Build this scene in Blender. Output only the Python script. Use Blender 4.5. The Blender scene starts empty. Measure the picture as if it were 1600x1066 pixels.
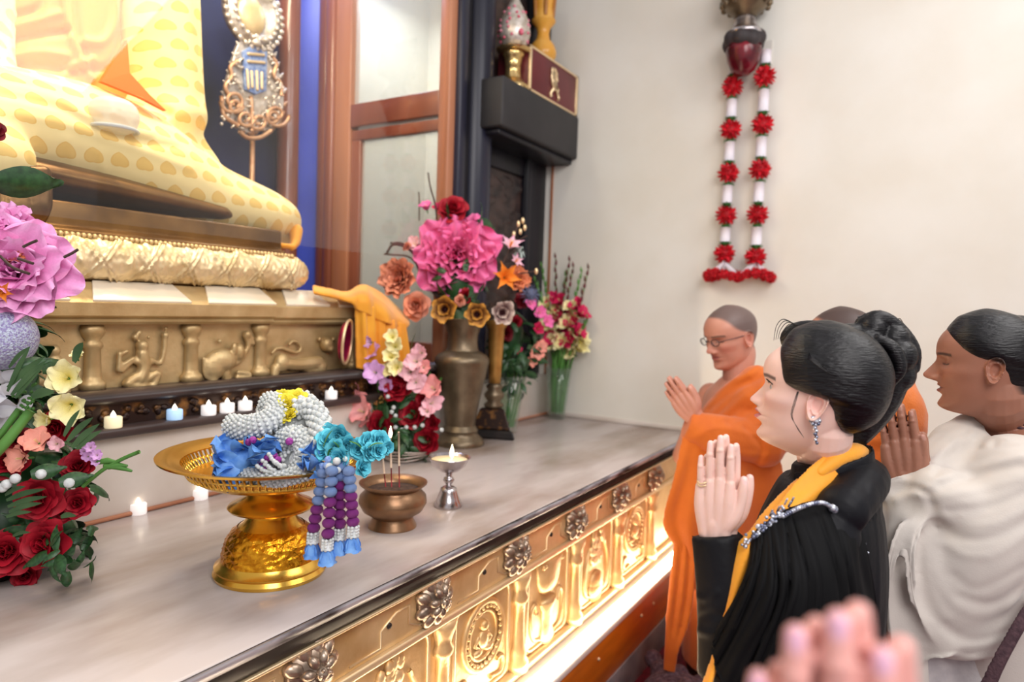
import bpy, bmesh, math, random
import numpy as np
from mathutils import Vector, Matrix, noise
random.seed(7); np.random.seed(7)
SC = bpy.context.scene
COL = SC.collection
PI = math.pi

# ---------------------------------------------------------------- camera
FPX, EYE = 1067.0, 1.6
XC = np.array([655., 33., 1067.]); XC /= np.linalg.norm(XC)          # world X seen from the camera (right, up, forward)
YC = np.array([-1743.924, 114.563, 1067.]); YC /= np.linalg.norm(YC)
ZC = -np.cross(XC, YC)
RW = np.array([XC, YC, ZC])                                           # world <- camera
CAMO = np.array([0, 0, EYE])
cam_data = bpy.data.cameras.new('camera')
cam_data.sensor_width = 36.0; cam_data.lens = 36.0 * FPX / 1600.0
cam_data.clip_start = .02
cam_data.dof.use_dof = True; cam_data.dof.focus_distance = 1.55; cam_data.dof.aperture_fstop = 2.3
cam = bpy.data.objects.new('camera', cam_data); COL.objects.link(cam)
M4 = Matrix.Identity(4)
for i in range(3):
    M4[i][0] = RW[i, 0]; M4[i][1] = RW[i, 1]; M4[i][2] = -RW[i, 2]; M4[i][3] = CAMO[i]
cam.matrix_world = M4
SC.camera = cam
def ray(px, py): return RW @ np.array([px - 800., 533. - py, FPX])
def at_x(px, py, x): d = ray(px, py); return CAMO + d * x / d[0]
def at_y(px, py, y): d = ray(px, py); return CAMO + d * y / d[1]
def at_z(px, py, z): d = ray(px, py); return CAMO + d * (z - EYE) / d[2]
def at_d(px, py, dist): return CAMO + ray(px, py) * dist / FPX
RIGHT, UP, FWD = RW[:, 0], RW[:, 1], RW[:, 2]

# ---------------------------------------------------------------- view, world, lights
SC.view_settings.view_transform = 'Standard'; SC.view_settings.look = 'None'
SC.view_settings.gamma = 1.0; SC.view_settings.use_curve_mapping = False
SC.view_settings.exposure = 0.0
SC.cycles.use_denoising = True
SC.cycles.max_bounces = 6; SC.cycles.diffuse_bounces = 3; SC.cycles.glossy_bounces = 3
SC.cycles.transmission_bounces = 5; SC.cycles.transparent_max_bounces = 10
SC.cycles.caustics_reflective = False; SC.cycles.caustics_refractive = False
SC.cycles.sample_clamp_indirect = 4.0
world = bpy.data.worlds.new('world'); SC.world = world; world.use_nodes = True
world.node_tree.nodes['Background'].inputs[0].default_value = (1.0, .975, .97, 1)
world.node_tree.nodes['Background'].inputs[1].default_value = 0.62
def area_light(name, loc, target, sx, sy, power, color):
    l = bpy.data.lights.new(name, 'AREA'); l.shape = 'RECTANGLE'; l.size = sx; l.size_y = sy; l.energy = power; l.color = color
    o = bpy.data.objects.new(name, l); COL.objects.link(o); o.location = loc
    o.rotation_euler = (Vector(target) - Vector(loc)).to_track_quat('-Z', 'Y').to_euler(); return o
area_light('room_light', (-.4, -1.2, 3.3), (1.9, 1.0, .9), 1.6, 1.6, 70, (1, .96, .95))
area_light('room_light_far', (2.2, -.9, 3.5), (2.4, .6, 1.0), 1.4, 1.4, 34, (1, .97, .95))
area_light('niche_light', (1.25, 2.16, 3.45), (1.25, 2.75, 1.9), 1.3, .12, 40, (1, .82, .55))
area_light('niche_front_light', (1.0, 1.55, 3.5), (1.15, 2.35, 1.8), .9, .15, 13, (1, .86, .64))
area_light('niche_blue_light', (2.35, 2.75, 3.6), (2.5, 3.0, 2.2), .5, .3, 9, (.55, .62, 1))
area_light('hidden_side_fill', (3.2, 2.6, 3.5), (3.3, 2.6, 1.5), .5, .6, 18, (1, .97, .93))  # unseen lamp added to light the closed chamber behind the side panes

# ---------------------------------------------------------------- materials
def new_mat(name):
    m = bpy.data.materials.new(name); m.use_nodes = True
    return m, m.node_tree.nodes, m.node_tree.links, m.node_tree.nodes['Principled BSDF']
def C4(c): return (c[0], c[1], c[2], 1)
def S(r, g, b):                                                       # sRGB 0-255 to linear
    f = lambda v: (v / 255 / 12.92) if v / 255 <= .04045 else ((v / 255 + .055) / 1.055) ** 2.4
    return (f(r), f(g), f(b))
def mat(name, c1, c2=None, rough=.5, metal=0., nscale=8., detail=5., bump=0., bscale=40., spec=.5, sheen=0., lo=.35, hi=.65,
        stretch=(1, 1, 1), emit=None, estr=0., attr=False, sss=0., coat=0., wave=None):
    m, N, L, P = new_mat(name)
    P.inputs['Roughness'].default_value = rough; P.inputs['Metallic'].default_value = metal
    P.inputs['Specular IOR Level'].default_value = spec
    if sheen: P.inputs['Sheen Weight'].default_value = sheen
    if coat: P.inputs['Coat Weight'].default_value = coat
    if sss:
        P.inputs['Subsurface Weight'].default_value = sss; P.inputs['Subsurface Radius'].default_value = (.012, .005, .003)
        P.inputs['Subsurface Scale'].default_value = .6
    tc = N.new('ShaderNodeTexCoord'); mp = N.new('ShaderNodeMapping'); mp.inputs['Scale'].default_value = stretch
    L.new(tc.outputs['Object'], mp.inputs[0])
    src = None
    if attr:
        a = N.new('ShaderNodeAttribute'); a.attribute_name = 'Col'; src = a.outputs['Color']
        if c2 is not None:
            nz = N.new('ShaderNodeTexNoise'); nz.inputs['Scale'].default_value = nscale; nz.inputs['Detail'].default_value = detail
            L.new(mp.outputs[0], nz.inputs[0])
            mr = N.new('ShaderNodeMapRange'); mr.inputs[1].default_value = .3; mr.inputs[2].default_value = .7
            mr.inputs[3].default_value = c2[0]; mr.inputs[4].default_value = c2[1]; L.new(nz.outputs[0], mr.inputs[0])
            mx = N.new('ShaderNodeMix'); mx.data_type = 'RGBA'; mx.blend_type = 'MULTIPLY'; mx.inputs[0].default_value = 1
            L.new(src, mx.inputs[6]); L.new(mr.outputs[0], mx.inputs[7]); src = mx.outputs[2]
        L.new(src, P.inputs['Base Color'])
    elif c2 is None:
        P.inputs['Base Color'].default_value = C4(c1)
    else:
        nz = N.new('ShaderNodeTexNoise'); nz.inputs['Scale'].default_value = nscale; nz.inputs['Detail'].default_value = detail
        L.new(mp.outputs[0], nz.inputs[0])
        cr = N.new('ShaderNodeValToRGB'); cr.color_ramp.elements[0].position = lo; cr.color_ramp.elements[1].position = hi
        cr.color_ramp.elements[0].color = C4(c1); cr.color_ramp.elements[1].color = C4(c2)
        L.new(nz.outputs[0], cr.inputs[0]); L.new(cr.outputs[0], P.inputs['Base Color'])
    if bump:
        b = N.new('ShaderNodeBump'); b.inputs['Strength'].default_value = bump; b.inputs['Distance'].default_value = .004
        nz2 = N.new('ShaderNodeTexNoise'); nz2.inputs['Scale'].default_value = bscale; nz2.inputs['Detail'].default_value = 4
        L.new(mp.outputs[0], nz2.inputs[0]); L.new(nz2.outputs[0], b.inputs['Height']); L.new(b.outputs[0], P.inputs['Normal'])
    if emit:
        P.inputs['Emission Color'].default_value = C4(emit); P.inputs['Emission Strength'].default_value = estr
    return m

# ---------------------------------------------------------------- geometry helpers (all return (verts, faces))
LOC = {}
def A(v): return np.asarray(v, float)
def join(*ps):
    V = []; F = []; n = 0
    for v, f in ps:
        v = A(v)
        V.append(v); F.extend([tuple(int(i) + n for i in q) for q in f]); n += len(v)
    return np.vstack(V), F
def xf(p, M):
    M = A(M); return p[0] @ M[:3, :3].T + M[:3, 3], p[1]
def mv(p, d): return A(p[0]) + A(d), p[1]
def sc(p, s): return A(p[0]) * A(s), p[1]
def trs(loc=(0, 0, 0), rot=(0, 0, 0), s=1.):
    from mathutils import Euler
    s = (s, s, s) if np.isscalar(s) else s
    return A(Matrix.Translation(loc) @ Euler(rot).to_matrix().to_4x4() @ Matrix.Diagonal((s[0], s[1], s[2], 1)))
def frame_z(loc, z, s=1., spin=0.):                                    # matrix whose local z points along z
    z = Vector(z).normalized(); q = z.to_track_quat('Z', 'Y')
    return A(Matrix.Translation(Vector(loc)) @ q.to_matrix().to_4x4() @ Matrix.Rotation(spin, 4, 'Z') @ Matrix.Scale(s, 4))
def box(x0, x1, y0, y1, z0, z1):
    V = [(x, y, z) for x in (x0, x1) for y in (y0, y1) for z in (z0, z1)]
    return A(V), [(0, 1, 3, 2), (4, 6, 7, 5), (0, 4, 5, 1), (2, 3, 7, 6), (0, 2, 6, 4), (1, 5, 7, 3)]
def gridf(nu, nv, cu=False, cv=False):
    F = []
    for i in range(nu if cu else nu - 1):
        for j in range(nv if cv else nv - 1):
            a, b = i, (i + 1) % nu; c, d = j, (j + 1) % nv
            F.append((a * nv + c, b * nv + c, b * nv + d, a * nv + d))
    return F
def lathe(prof, n=32, c=(0, 0, 0)):
    prof = A(prof); m = len(prof); t = np.linspace(0, 2 * PI, n, endpoint=False)
    V = np.zeros((n, m, 3)); V[:, :, 0] = np.cos(t)[:, None] * prof[None, :, 0]; V[:, :, 1] = np.sin(t)[:, None] * prof[None, :, 0]
    V[:, :, 2] = prof[None, :, 1]
    return V.reshape(-1, 3) + A(c), gridf(n, m, cu=True)
def ball(c=(0, 0, 0), r=1., nu=16, nv=10, M=None):
    r = A([r] * 3 if np.isscalar(r) else r)
    a = np.linspace(-PI / 2, PI / 2, nv)
    p = lathe(np.stack([np.maximum(np.cos(a), 1e-4), np.sin(a)], 1), nu)
    p = sc(p, r)
    if M is not None: p = xf(p, M)
    return mv(p, c)
def spline(pts, n, closed=False):                                      # Catmull-Rom through points
    P = A(pts); k = len(P)
    if k < 3 and not closed:
        t = np.linspace(0, 1, n)[:, None]; return P[0] * (1 - t) + P[-1] * t
    if closed: Q = np.vstack([P[-1], P, P[0], P[1]]); seg = k
    else: Q = np.vstack([2 * P[0] - P[1], P, 2 * P[-1] - P[-2]]); seg = k - 1
    out = []
    for u in np.linspace(0, seg, n, endpoint=not closed):
        i = min(int(u), seg - 1); t = u - i; p0, p1, p2, p3 = Q[i:i + 4]
        out.append(.5 * (2 * p1 + (p2 - p0) * t + (2 * p0 - 5 * p1 + 4 * p2 - p3) * t * t + (3 * p1 - p0 - 3 * p2 + p3) * t ** 3))
    return A(out)
def interp(u, tab):                                                    # smooth 1-D table lookup
    tab = A(tab); return np.interp(u, tab[:, 0], tab[:, 1])
def tube(pts, rad, n=10, res=None, closed=False, flat=None, up=None, cap=True):
    """tube through pts; rad number or one per point; flat = (a, b) multipliers; up steers the first axis"""
    P = A(pts); R = np.full(len(P), rad, float) if np.isscalar(rad) else A(rad)
    if res:
        Q = spline(np.hstack([P, R[:, None] if R.ndim == 1 else R]), res, closed); P, R = Q[:, :3], Q[:, 3:]
        R = R[:, 0] if R.shape[1] == 1 else R
    k = len(P); T = np.gradient(P, axis=0)
    if closed: T = np.roll(P, -1, 0) - np.roll(P, 1, 0)
    T /= np.linalg.norm(T, axis=1)[:, None] + 1e-12
    u = A(up) if up is not None else (A((0, 0, 1)) if abs(T[0][2]) < .9 else A((1, 0, 0)))
    V = []; t = np.linspace(0, 2 * PI, n, endpoint=False)
    fa, fb = flat if flat else (1, 1)
    for i in range(k):
        if up is not None: u = A(up)
        u = u - T[i] * (u @ T[i]); u = u / (np.linalg.norm(u) + 1e-12); w = np.cross(T[i], u)
        ra, rb = (R[i] * fa, R[i] * fb) if R.ndim == 1 else (R[i][0], R[i][1])
        V.append(P[i] + np.cos(t)[:, None] * u * ra + np.sin(t)[:, None] * w * rb)
    V = np.vstack(V); F = gridf(k, n, cu=closed, cv=True)
    if cap and not closed:
        F.append(tuple(range(n))[::-1]); F.append(tuple(range((k - 1) * n, k * n)))
    return V, F
def pill(pts, rad, n=12, res=None, flat=None, up=None):                # tube with rounded ends, closed
    P = A(pts); R = np.full(len(P), rad, float) if np.isscalar(rad) else A(rad)
    if res:
        Q = spline(np.hstack([P, R[:, None]]), res); P, R = Q[:, :3], Q[:, 3]
    def end(p, d, r):
        a = np.array([80, 60, 38, 18]) * PI / 180
        return [p + d * r * math.sin(x) * .9 for x in a], [r * math.cos(x) for x in a]
    d0 = P[0] - P[1]; d0 /= np.linalg.norm(d0); d1 = P[-1] - P[-2]; d1 /= np.linalg.norm(d1)
    a, ar = end(P[0], d0, R[0]); b, br = end(P[-1], d1, R[-1])
    return tube(np.vstack([a, P, b[::-1]]), np.concatenate([ar, R, br[::-1]]), n, flat=flat, up=up)
def sheet(V, th):                                                      # thicken a (nu, nv, 3) grid into a closed slab
    V = A(V); nu, nv = V.shape[:2]
    du = np.gradient(V, axis=0); dv = np.gradient(V, axis=1); N = np.cross(du, dv); N /= np.linalg.norm(N, axis=2)[:, :, None] + 1e-12
    a = (V + N * th / 2).reshape(-1, 3); b = (V - N * th / 2).reshape(-1, 3); n = nu * nv
    F = gridf(nu, nv); G = [tuple(i + n for i in f[::-1]) for f in F]
    E = [i * nv for i in range(nu)]; 
    loop = [j for j in range(nv)] + [i * nv + nv - 1 for i in range(1, nu)] + [(nu - 1) * nv + j for j in range(nv - 2, -1, -1)] + [i * nv for i in range(nu - 2, 0, -1)]
    W = [(loop[i], loop[(i + 1) % len(loop)], loop[(i + 1) % len(loop)] + n, loop[i] + n) for i in range(len(loop))]
    return np.vstack([a, b]), F + G + [w[::-1] for w in W]
def extr(poly, d):                                                     # polygon (k,3) pushed by vector d
    P = A(poly); k = len(P); V = np.vstack([P, P + A(d)])
    return V, [tuple(range(k))[::-1], tuple(range(k, 2 * k))] + [(i, (i + 1) % k, (i + 1) % k + k, i + k) for i in range(k)]
def mesh(name, V, F, cols=None, uv=None, smooth=True):
    me = bpy.data.meshes.new(name); me.from_pydata(A(V).tolist(), [], [tuple(int(i) for i in f) for f in F])
    if smooth: me.polygons.foreach_set('use_smooth', [True] * len(me.polygons))
    if cols is not None:
        c = np.ones((len(me.vertices), 4)); c[:, :3] = cols
        at = me.color_attributes.new('Col', 'FLOAT_COLOR', 'POINT'); at.data.foreach_set('color', c.ravel())
    if uv is not None:
        l = me.uv_layers.new(name='UV'); idx = np.zeros(len(me.loops), int); me.loops.foreach_get('vertex_index', idx)
        l.data.foreach_set('uv', A(uv)[idx].ravel())
    me.update(); return me
def tag(o, label=None, cat=None, group=None, kind=None):
    if label: o['label'] = label
    if cat: o['category'] = cat
    if group: o['group'] = group
    if kind: o['kind'] = kind
    return o
def thing(name, loc, label, cat, group=None):
    o = bpy.data.objects.new(name, None); COL.objects.link(o); o.location = Vector(loc); o.empty_display_size = .05
    LOC[o] = A(loc); return tag(o, label, cat, group)
def link(name, me, m, parent=None, loc=(0, 0, 0), label=None, cat=None, group=None, kind=None):
    o = bpy.data.objects.new(name, me); COL.objects.link(o)
    if m is not None and not me.materials: me.materials.append(m)
    if parent is not None: o.parent = parent
    o.location = Vector(loc); return tag(o, label, cat, group, kind)
def obj(name, p, m, parent=None, cols=None, uv=None, smooth=True, bevel=0., seg=2, auto=None, label=None, cat=None, group=None, kind=None):
    """link (verts, faces) given in world coordinates as one mesh object"""
    V = A(p[0])
    if parent is not None: base = LOC[parent]; loc = (0, 0, 0)
    else: base = A([(V[:, 0].min() + V[:, 0].max()) / 2, (V[:, 1].min() + V[:, 1].max()) / 2, V[:, 2].min()]); loc = base
    me = mesh(name, V - base, p[1], cols, uv, smooth)
    o = link(name, me, m, parent, loc, label, cat, group, kind); LOC[o] = base
    if bevel:
        b = o.modifiers.new('bevel', 'BEVEL'); b.width = bevel; b.segments = seg; b.limit_method = 'ANGLE'; b.angle_limit = .6
        b.harden_normals = False
    if auto is not None:
        me.polygons.foreach_set('use_smooth', [True] * len(me.polygons)); me.set_sharp_from_angle(angle=auto)
    return o
def place(name, me, Mx, parent, m=None, label=None, **k):              # a copy sharing mesh data, put at world matrix Mx
    o = bpy.data.objects.new(name, me); COL.objects.link(o)
    if m is not None and not me.materials: me.materials.append(m)
    M = Matrix(A(Mx).tolist())
    if parent is not None: o.parent = parent; M = Matrix.Translation(-Vector(LOC[parent])) @ M
    o.matrix_local = M; LOC[o] = A(Mx)[:3, 3]
    return tag(o, label, **k)
def remesh(p, vox, it=4, fac=.5):                                      # union of overlapping closed shells as one skin
    me = mesh('tmp', p[0], p[1]); o = bpy.data.objects.new('tmp', me); COL.objects.link(o)
    r = o.modifiers.new('r', 'REMESH'); r.mode = 'VOXEL'; r.voxel_size = vox
    if it: s = o.modifiers.new('s', 'SMOOTH'); s.iterations = it; s.factor = fac
    dg = bpy.context.evaluated_depsgraph_get(); m2 = bpy.data.meshes.new_from_object(o.evaluated_get(dg))
    V = np.zeros(len(m2.vertices) * 3); m2.vertices.foreach_get('co', V); V = V.reshape(-1, 3)
    F = [tuple(q.vertices) for q in m2.polygons]
    bpy.data.objects.remove(o); bpy.data.meshes.remove(me); bpy.data.meshes.remove(m2)
    return V, F
def normals(V, F):
    N = np.zeros_like(V); Q = A([f[:4] if len(f) >= 4 else (f[0], f[1], f[2], f[2]) for f in F]).astype(int)
    n = np.cross(V[Q[:, 2]] - V[Q[:, 0]], V[Q[:, 3]] - V[Q[:, 1]])
    for k in range(4): np.add.at(N, Q[:, k], n)
    return N / (np.linalg.norm(N, axis=1)[:, None] + 1e-12)
def near_curve(V, pts):                                                # distance of every vertex to a polyline
    d = np.full(len(V), 9.)
    for a, b in zip(pts[:-1], pts[1:]):
        ab = b - a; t = np.clip(((V - a) @ ab) / (ab @ ab + 1e-12), 0, 1); d = np.minimum(d, np.linalg.norm(V - a - t[:, None] * ab, axis=1))
    return d
def to_px(V):
    c = (A(V) - CAMO) @ RW; return np.stack([800 + FPX * c[:, 0] / c[:, 2], 533 - FPX * c[:, 1] / c[:, 2]], 1), c[:, 2]
def fold(p, curve, amp, width):                                        # push a ridge (amp > 0) or crease (< 0) into the near side along a curve
    V = A(p[0]); F = p[1]
    if len(p) < 3:                                                     # the undisturbed surface decides direction and reach
        N = normals(V, F); pv, zv = to_px(V); t = CAMO - V; t /= np.linalg.norm(t, axis=1)[:, None]
        if np.median((N * (V - V.mean(0))).sum(1)) < 0: N = -N
        cs = (N * t).sum(1); D_ = N * .5 + t * .5; D_ /= np.linalg.norm(D_, axis=1)[:, None] + 1e-9
        base = (np.hstack([pv, 0 * pv[:, :1]]), zv, np.clip(cs * 2.5, 0, 1)[:, None] * D_)
    else: base = p[2]
    pv, zv, D_ = base; c = spline(curve, 40); q, z = to_px(c); k = np.hstack([q, 0 * q[:, :1]])
    d = near_curve(pv, k) * zv / FPX; s = np.abs(zv - z.mean()) < .55
    return V + D_ * (.85 * amp * s * np.exp(-(d / width) ** 2))[:, None], F, base

# ================================================================= MATERIALS
M = {}
M['wall'] = mat('cream_plaster', S(232, 229, 221), S(226, 221, 210), rough=.75, nscale=2.5, bump=.12, bscale=30)
M['wall2'] = mat('grey_plaster', S(205, 203, 196), S(190, 190, 184), rough=.7, nscale=2)
M['blue'] = mat('blue_wall', S(74, 92, 205), S(60, 76, 180), rough=.5, nscale=1.5)
M['carpet'] = mat('red_carpet', S(120, 22, 45), S(84, 16, 34), rough=.95, nscale=60, bump=.6, bscale=200)
M['ceil'] = mat('white_ceiling', S(235, 232, 225), rough=.9)
M['marble'] = mat('white_marble', S(150, 130, 116), S(208, 197, 195), rough=.22, nscale=2.6, detail=10, lo=.30, hi=.58, stretch=(.5, 1.5, 1), spec=.5)
M['marble2'] = mat('cream_marble', S(205, 192, 180), S(222, 213, 206), rough=.3, nscale=3, detail=8, lo=.35, hi=.6)
M['edge'] = mat('worn_dark_metal', S(44, 38, 38), S(176, 174, 182), rough=.38, metal=.5, nscale=10, detail=9, lo=.34, hi=.54, stretch=(.6, 3, 3))
M['edge2'] = mat('dark_brown_metal', S(20, 15, 15), S(40, 30, 28), rough=.5, metal=.3, nscale=12)
M['gold'] = mat('hammered_gold', S(204, 164, 108), S(232, 200, 150), rough=.38, metal=.5, nscale=7, bump=.35, bscale=55)
M['goldline'] = mat('bright_gold_line', S(242, 214, 170), rough=.3, metal=.6)
M['bronze_rose'] = mat('silvered_bronze', S(126, 108, 94), S(190, 170, 150), rough=.30, metal=.7, nscale=18, bump=.3, bscale=60)
M['ledge'] = mat('white_ledge', S(240, 232, 226), rough=.4)
M['glow'] = mat('light_strip_glow', (1, .82, .55), emit=(1, .80, .56), estr=25.0)
M['plinth'] = mat('orange_wood', S(222, 124, 24), S(190, 98, 14), rough=.35, nscale=3, stretch=(1, 1, 6))
M['skirt'] = mat('grey_stone', S(150, 146, 150), S(120, 116, 120), rough=.5, nscale=8)
M['throne'] = mat('aged_gold', S(190, 158, 108), S(218, 190, 140), rough=.42, metal=.45, nscale=9, bump=.3, bscale=70)
M['throne2'] = mat('bright_gold_leaf', S(222, 192, 138), S(240, 216, 172), rough=.36, metal=.45, nscale=9, bump=.25, bscale=60)
M['darkgold'] = mat('dark_bronze_gold', S(96, 66, 34), S(140, 102, 56), rough=.35, metal=.7, nscale=6)
M['ledgewood'] = mat('dark_lacquered_wood', S(44, 34, 34), S(74, 60, 58), rough=.32, nscale=10, stretch=(.4, 2, 2))
M['carvegold'] = mat('worn_gilding_on_dark_wood', S(44, 24, 16), S(158, 108, 52), rough=.45, metal=.35, nscale=26, detail=3, lo=.5, hi=.72)
M['wood'] = mat('polished_brown_wood', S(112, 60, 46), S(148, 88, 66), rough=.28, nscale=5, stretch=(1, 1, .12), coat=.3)
M['wood2'] = mat('orange_brown_wood', S(156, 98, 70), S(186, 126, 94), rough=.35, nscale=5, stretch=(1, 1, .12))
M['darkwood'] = mat('black_lacquer', S(14, 13, 18), S(28, 26, 36), rough=.38, nscale=4, stretch=(3, 3, .2), spec=.3)
M['bluewood'] = mat('blue_black_lacquer', S(22, 23, 38), S(40, 41, 60), rough=.32, nscale=4, stretch=(3, 3, .2), spec=.35)
M['carve'] = mat('carved_dark_wood', S(34, 26, 28), S(70, 52, 48), rough=.45, nscale=12)
M['bracket'] = mat('charcoal_paint', S(46, 45, 47), S(54, 52, 54), rough=.55, nscale=5, spec=.3)
def glass_mat(name, tint, haze=0.0, ior=1.45, rough=0.0):
    m, N, L, P = new_mat(name); out = N['Material Output']
    t = N.new('ShaderNodeBsdfTransparent'); t.inputs[0].default_value = C4(tint)
    g = N.new('ShaderNodeBsdfGlossy'); g.inputs['Roughness'].default_value = rough; g.inputs[0].default_value = (1, 1, 1, 1)
    lw = N.new('ShaderNodeLayerWeight'); lw.inputs[0].default_value = .5
    pw = N.new('ShaderNodeMath'); pw.operation = 'POWER'; pw.inputs[1].default_value = 4.5; L.new(lw.outputs['Facing'], pw.inputs[0])
    f = N.new('ShaderNodeMath'); f.operation = 'MULTIPLY_ADD'; f.inputs[1].default_value = .7; f.inputs[2].default_value = .03 if ior < 1.48 else .04; L.new(pw.outputs[0], f.inputs[0])
    mx = N.new('ShaderNodeMixShader'); L.new(f.outputs[0], mx.inputs[0]); L.new(t.outputs[0], mx.inputs[1]); L.new(g.outputs[0], mx.inputs[2])
    last = mx
    if haze:
        d = N.new('ShaderNodeBsdfDiffuse'); d.inputs[0].default_value = (.85, .87, .86, 1)
        m2 = N.new('ShaderNodeMixShader'); m2.inputs[0].default_value = haze; L.new(mx.outputs[0], m2.inputs[1]); L.new(d.outputs[0], m2.inputs[2]); last = m2
    L.new(last.outputs[0], out.inputs[0]); return m
M['glass'] = glass_mat('clear_glass', (.97, .98, .98))
M['hazeglass'] = glass_mat('hazy_glass', (.93, .96, .95), .25)  # side panes whitened by an even diffuse haze
M['vaseglass'] = glass_mat('vase_glass', (.94, .98, .96), .02, 1.5)
M['brass'] = mat('old_brass', S(98, 85, 68), S(130, 114, 92), rough=.38, metal=.7, nscale=10, bump=.15, bscale=80)
M['goldtray'] = mat('shiny_gold', S(226, 172, 66), S(240, 194, 92), rough=.22, metal=.92, nscale=6)
M['goldchase'] = mat('chased_gold', S(236, 166, 40), S(196, 122, 20), rough=.25, metal=.92, nscale=70, detail=2, bump=1.0, bscale=60)
M['silver'] = mat('silver_metal', S(200, 194, 196), S(168, 160, 162), rough=.2, metal=.95, nscale=20)
M['copper'] = mat('brown_bronze', S(126, 94, 68), S(156, 122, 92), rough=.34, metal=.75, nscale=9, bump=.1, bscale=50)
M['stem'] = mat('green_stem', S(58, 110, 42), S(92, 146, 66), rough=.5, nscale=6)
M['leaf'] = mat('dark_green_leaf', S(24, 58, 30), S(46, 88, 46), rough=.42, nscale=9)
M['frond'] = mat('grey_green_frond', S(40, 78, 42), S(74, 108, 66), rough=.5, nscale=9)
M['twig'] = mat('brown_twig', S(72, 52, 46), rough=.7)
M['petal'] = mat('flower_petals', None, (.93, 1.05), rough=.55, attr=True, nscale=25, spec=.3)
M['vcol'] = mat('painted_colours', None, rough=.5, attr=True)
M['black'] = mat('black_plastic', S(12, 12, 14), rough=.3)

# ================================================================= ROOM SHELL
obj('floor', box(-2.6, 3.9, -3.2, 3.2, -.06, 0), M['carpet'], kind='structure', smooth=False)
obj('wall_right', box(3.755, 3.87, -3.2, 3.16, 0, 3.9), M['wall'], kind='structure', smooth=False)
obj('wall_niche_back', box(-.9, 2.80, 3.0, 3.1, .9, 3.9), M['blue'], kind='structure', smooth=False)
obj('added_niche_panel', box(-.9, 2.42, 2.955, 3.0, 1.308, 3.9), mat('dark_navy_panel', S(16, 18, 28), S(44, 54, 120), rough=.7, nscale=1.3, lo=.3, hi=.75), kind='structure', smooth=False)  # added dark navy panel over the blue wall, tone varied by noise
obj('wall_side_back', box(2.80, 3.755, 3.05, 3.15, .9, 3.9), M['wall2'], kind='structure', smooth=False)
obj('trim_1', box(3.735, 3.755, -3.0, 1.06, 0, .10), M['wall'], kind='structure', bevel=.004)
obj('trim_2', box(3.742, 3.755, 1.05, 2.06, .93, .955), M['marble2'], kind='structure', bevel=.003)
obj('trim_3', box(3.748, 3.7552, 2.035, 2.05, 1.18, 2.49), M['wood2'], kind='structure', smooth=False)
# dark carved front of the side room (behind the bracket)
wf = obj('wall_front', box(3.05, 3.754, 2.115, 2.15, 1.18, 3.9), M['carve'], kind='structure', smooth=False)
obj('stile', box(3.50, 3.752, 2.085, 2.118, 1.18, 3.9), M['darkwood'], wf, bevel=.006)
obj('stile', box(3.50, 3.56, 2.07, 2.09, 1.18, 3.9), M['darkwood'], wf, bevel=.008)
obj('rail', box(3.05, 3.50, 2.09, 2.118, 2.36, 2.49), M['darkwood'], wf, bevel=.006)
Vs, Fs = [], []
nn = 56
gx = np.linspace(3.06, 3.49, 30); gz = np.linspace(1.25, 2.34, 76)
G = np.zeros((30, 76, 3))
for i, x in enumerate(gx):
    for j, z in enumerate(gz):
        u = (x - 3.06) / .43; v = (z - 1.25) / .2145
        h = math.sin(u * PI * 4 + math.sin(v * PI * 2) * 1.6) * math.cos(v * PI * 4 + math.cos(u * PI * 3)) 
        G[i, j] = (x, 2.112 - .014 * max(h, -.3), z)
obj('carved_panel', (G.reshape(-1, 3), gridf(30, 76)), M['carve'], wf)

# niche side: timber window in the plane X = 2.68
wn = thing('window_1', (2.68, 2.5, 1.3), None, None); tag(wn, kind='structure')
obj('stile', box(2.665, 2.735, 2.685, 2.80, 1.30, 3.9), M['wood2'], wn, bevel=.006)
obj('stile', box(2.645, 2.735, 2.80, 2.86, 1.30, 3.9), M['wood'], wn, bevel=.014)
obj('stile', box(2.655, 2.735, 2.86, 2.925, 1.30, 3.9), M['wood'], wn, bevel=.014)
obj('stile', box(2.665, 2.735, 2.03, 2.095, 1.30, 3.9), M['wood2'], wn, bevel=.006)
obj('rail', box(2.668, 2.732, 2.095, 2.685, 2.515, 2.635), M['wood'], wn, bevel=.005)
obj('sash_rail', box(2.68, 2.72, 2.095, 2.685, 2.445, 2.50), M['wood'], wn, bevel=.004)
obj('sash_stile', box(2.68, 2.72, 2.62, 2.684, 1.34, 2.445), M['wood'], wn, bevel=.004)
obj('bottom_rail', box(2.668, 2.732, 2.095, 2.685, 1.30, 1.40), M['wood'], wn, bevel=.004)
obj('pane', box(2.698, 2.703, 2.09, 2.69, 2.63, 3.9), M['hazeglass'], wn, smooth=False)
obj('pane', box(2.700, 2.705, 2.09, 2.625, 1.40, 2.45), M['hazeglass'], wn, smooth=False)
# front glass of the niche
obj('window_2', box(-.85, 2.66, 2.050, 2.054, 1.80, 3.9), M['glass'], kind='structure', smooth=False)
# dark column between niche and side wall
pc = at_y(745, 200, 2.0)
col = thing('column', (2.86, 2.05, 1.18), None, None); tag(col, kind='structure')
obj('shaft_fillet', box(2.715, 2.775, 2.0, 2.10, 1.18, 3.9), M['bluewood'], col, bevel=.01)
obj('shaft_recess', box(2.775, 2.86, 2.04, 2.12, 1.18, 3.9), M['darkwood'], col, bevel=.004)
obj('shaft_round', lathe([(.0, 1.18), (.10, 1.18), (.10, 3.9), (0, 3.9)], 28, (2.955, 2.09, 0)), M['bluewood'], col, auto=.6)
obj('shaft_back', box(2.86, 3.06, 2.10, 2.2, 1.18, 3.9), M['darkwood'], col, bevel=.004)
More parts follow.
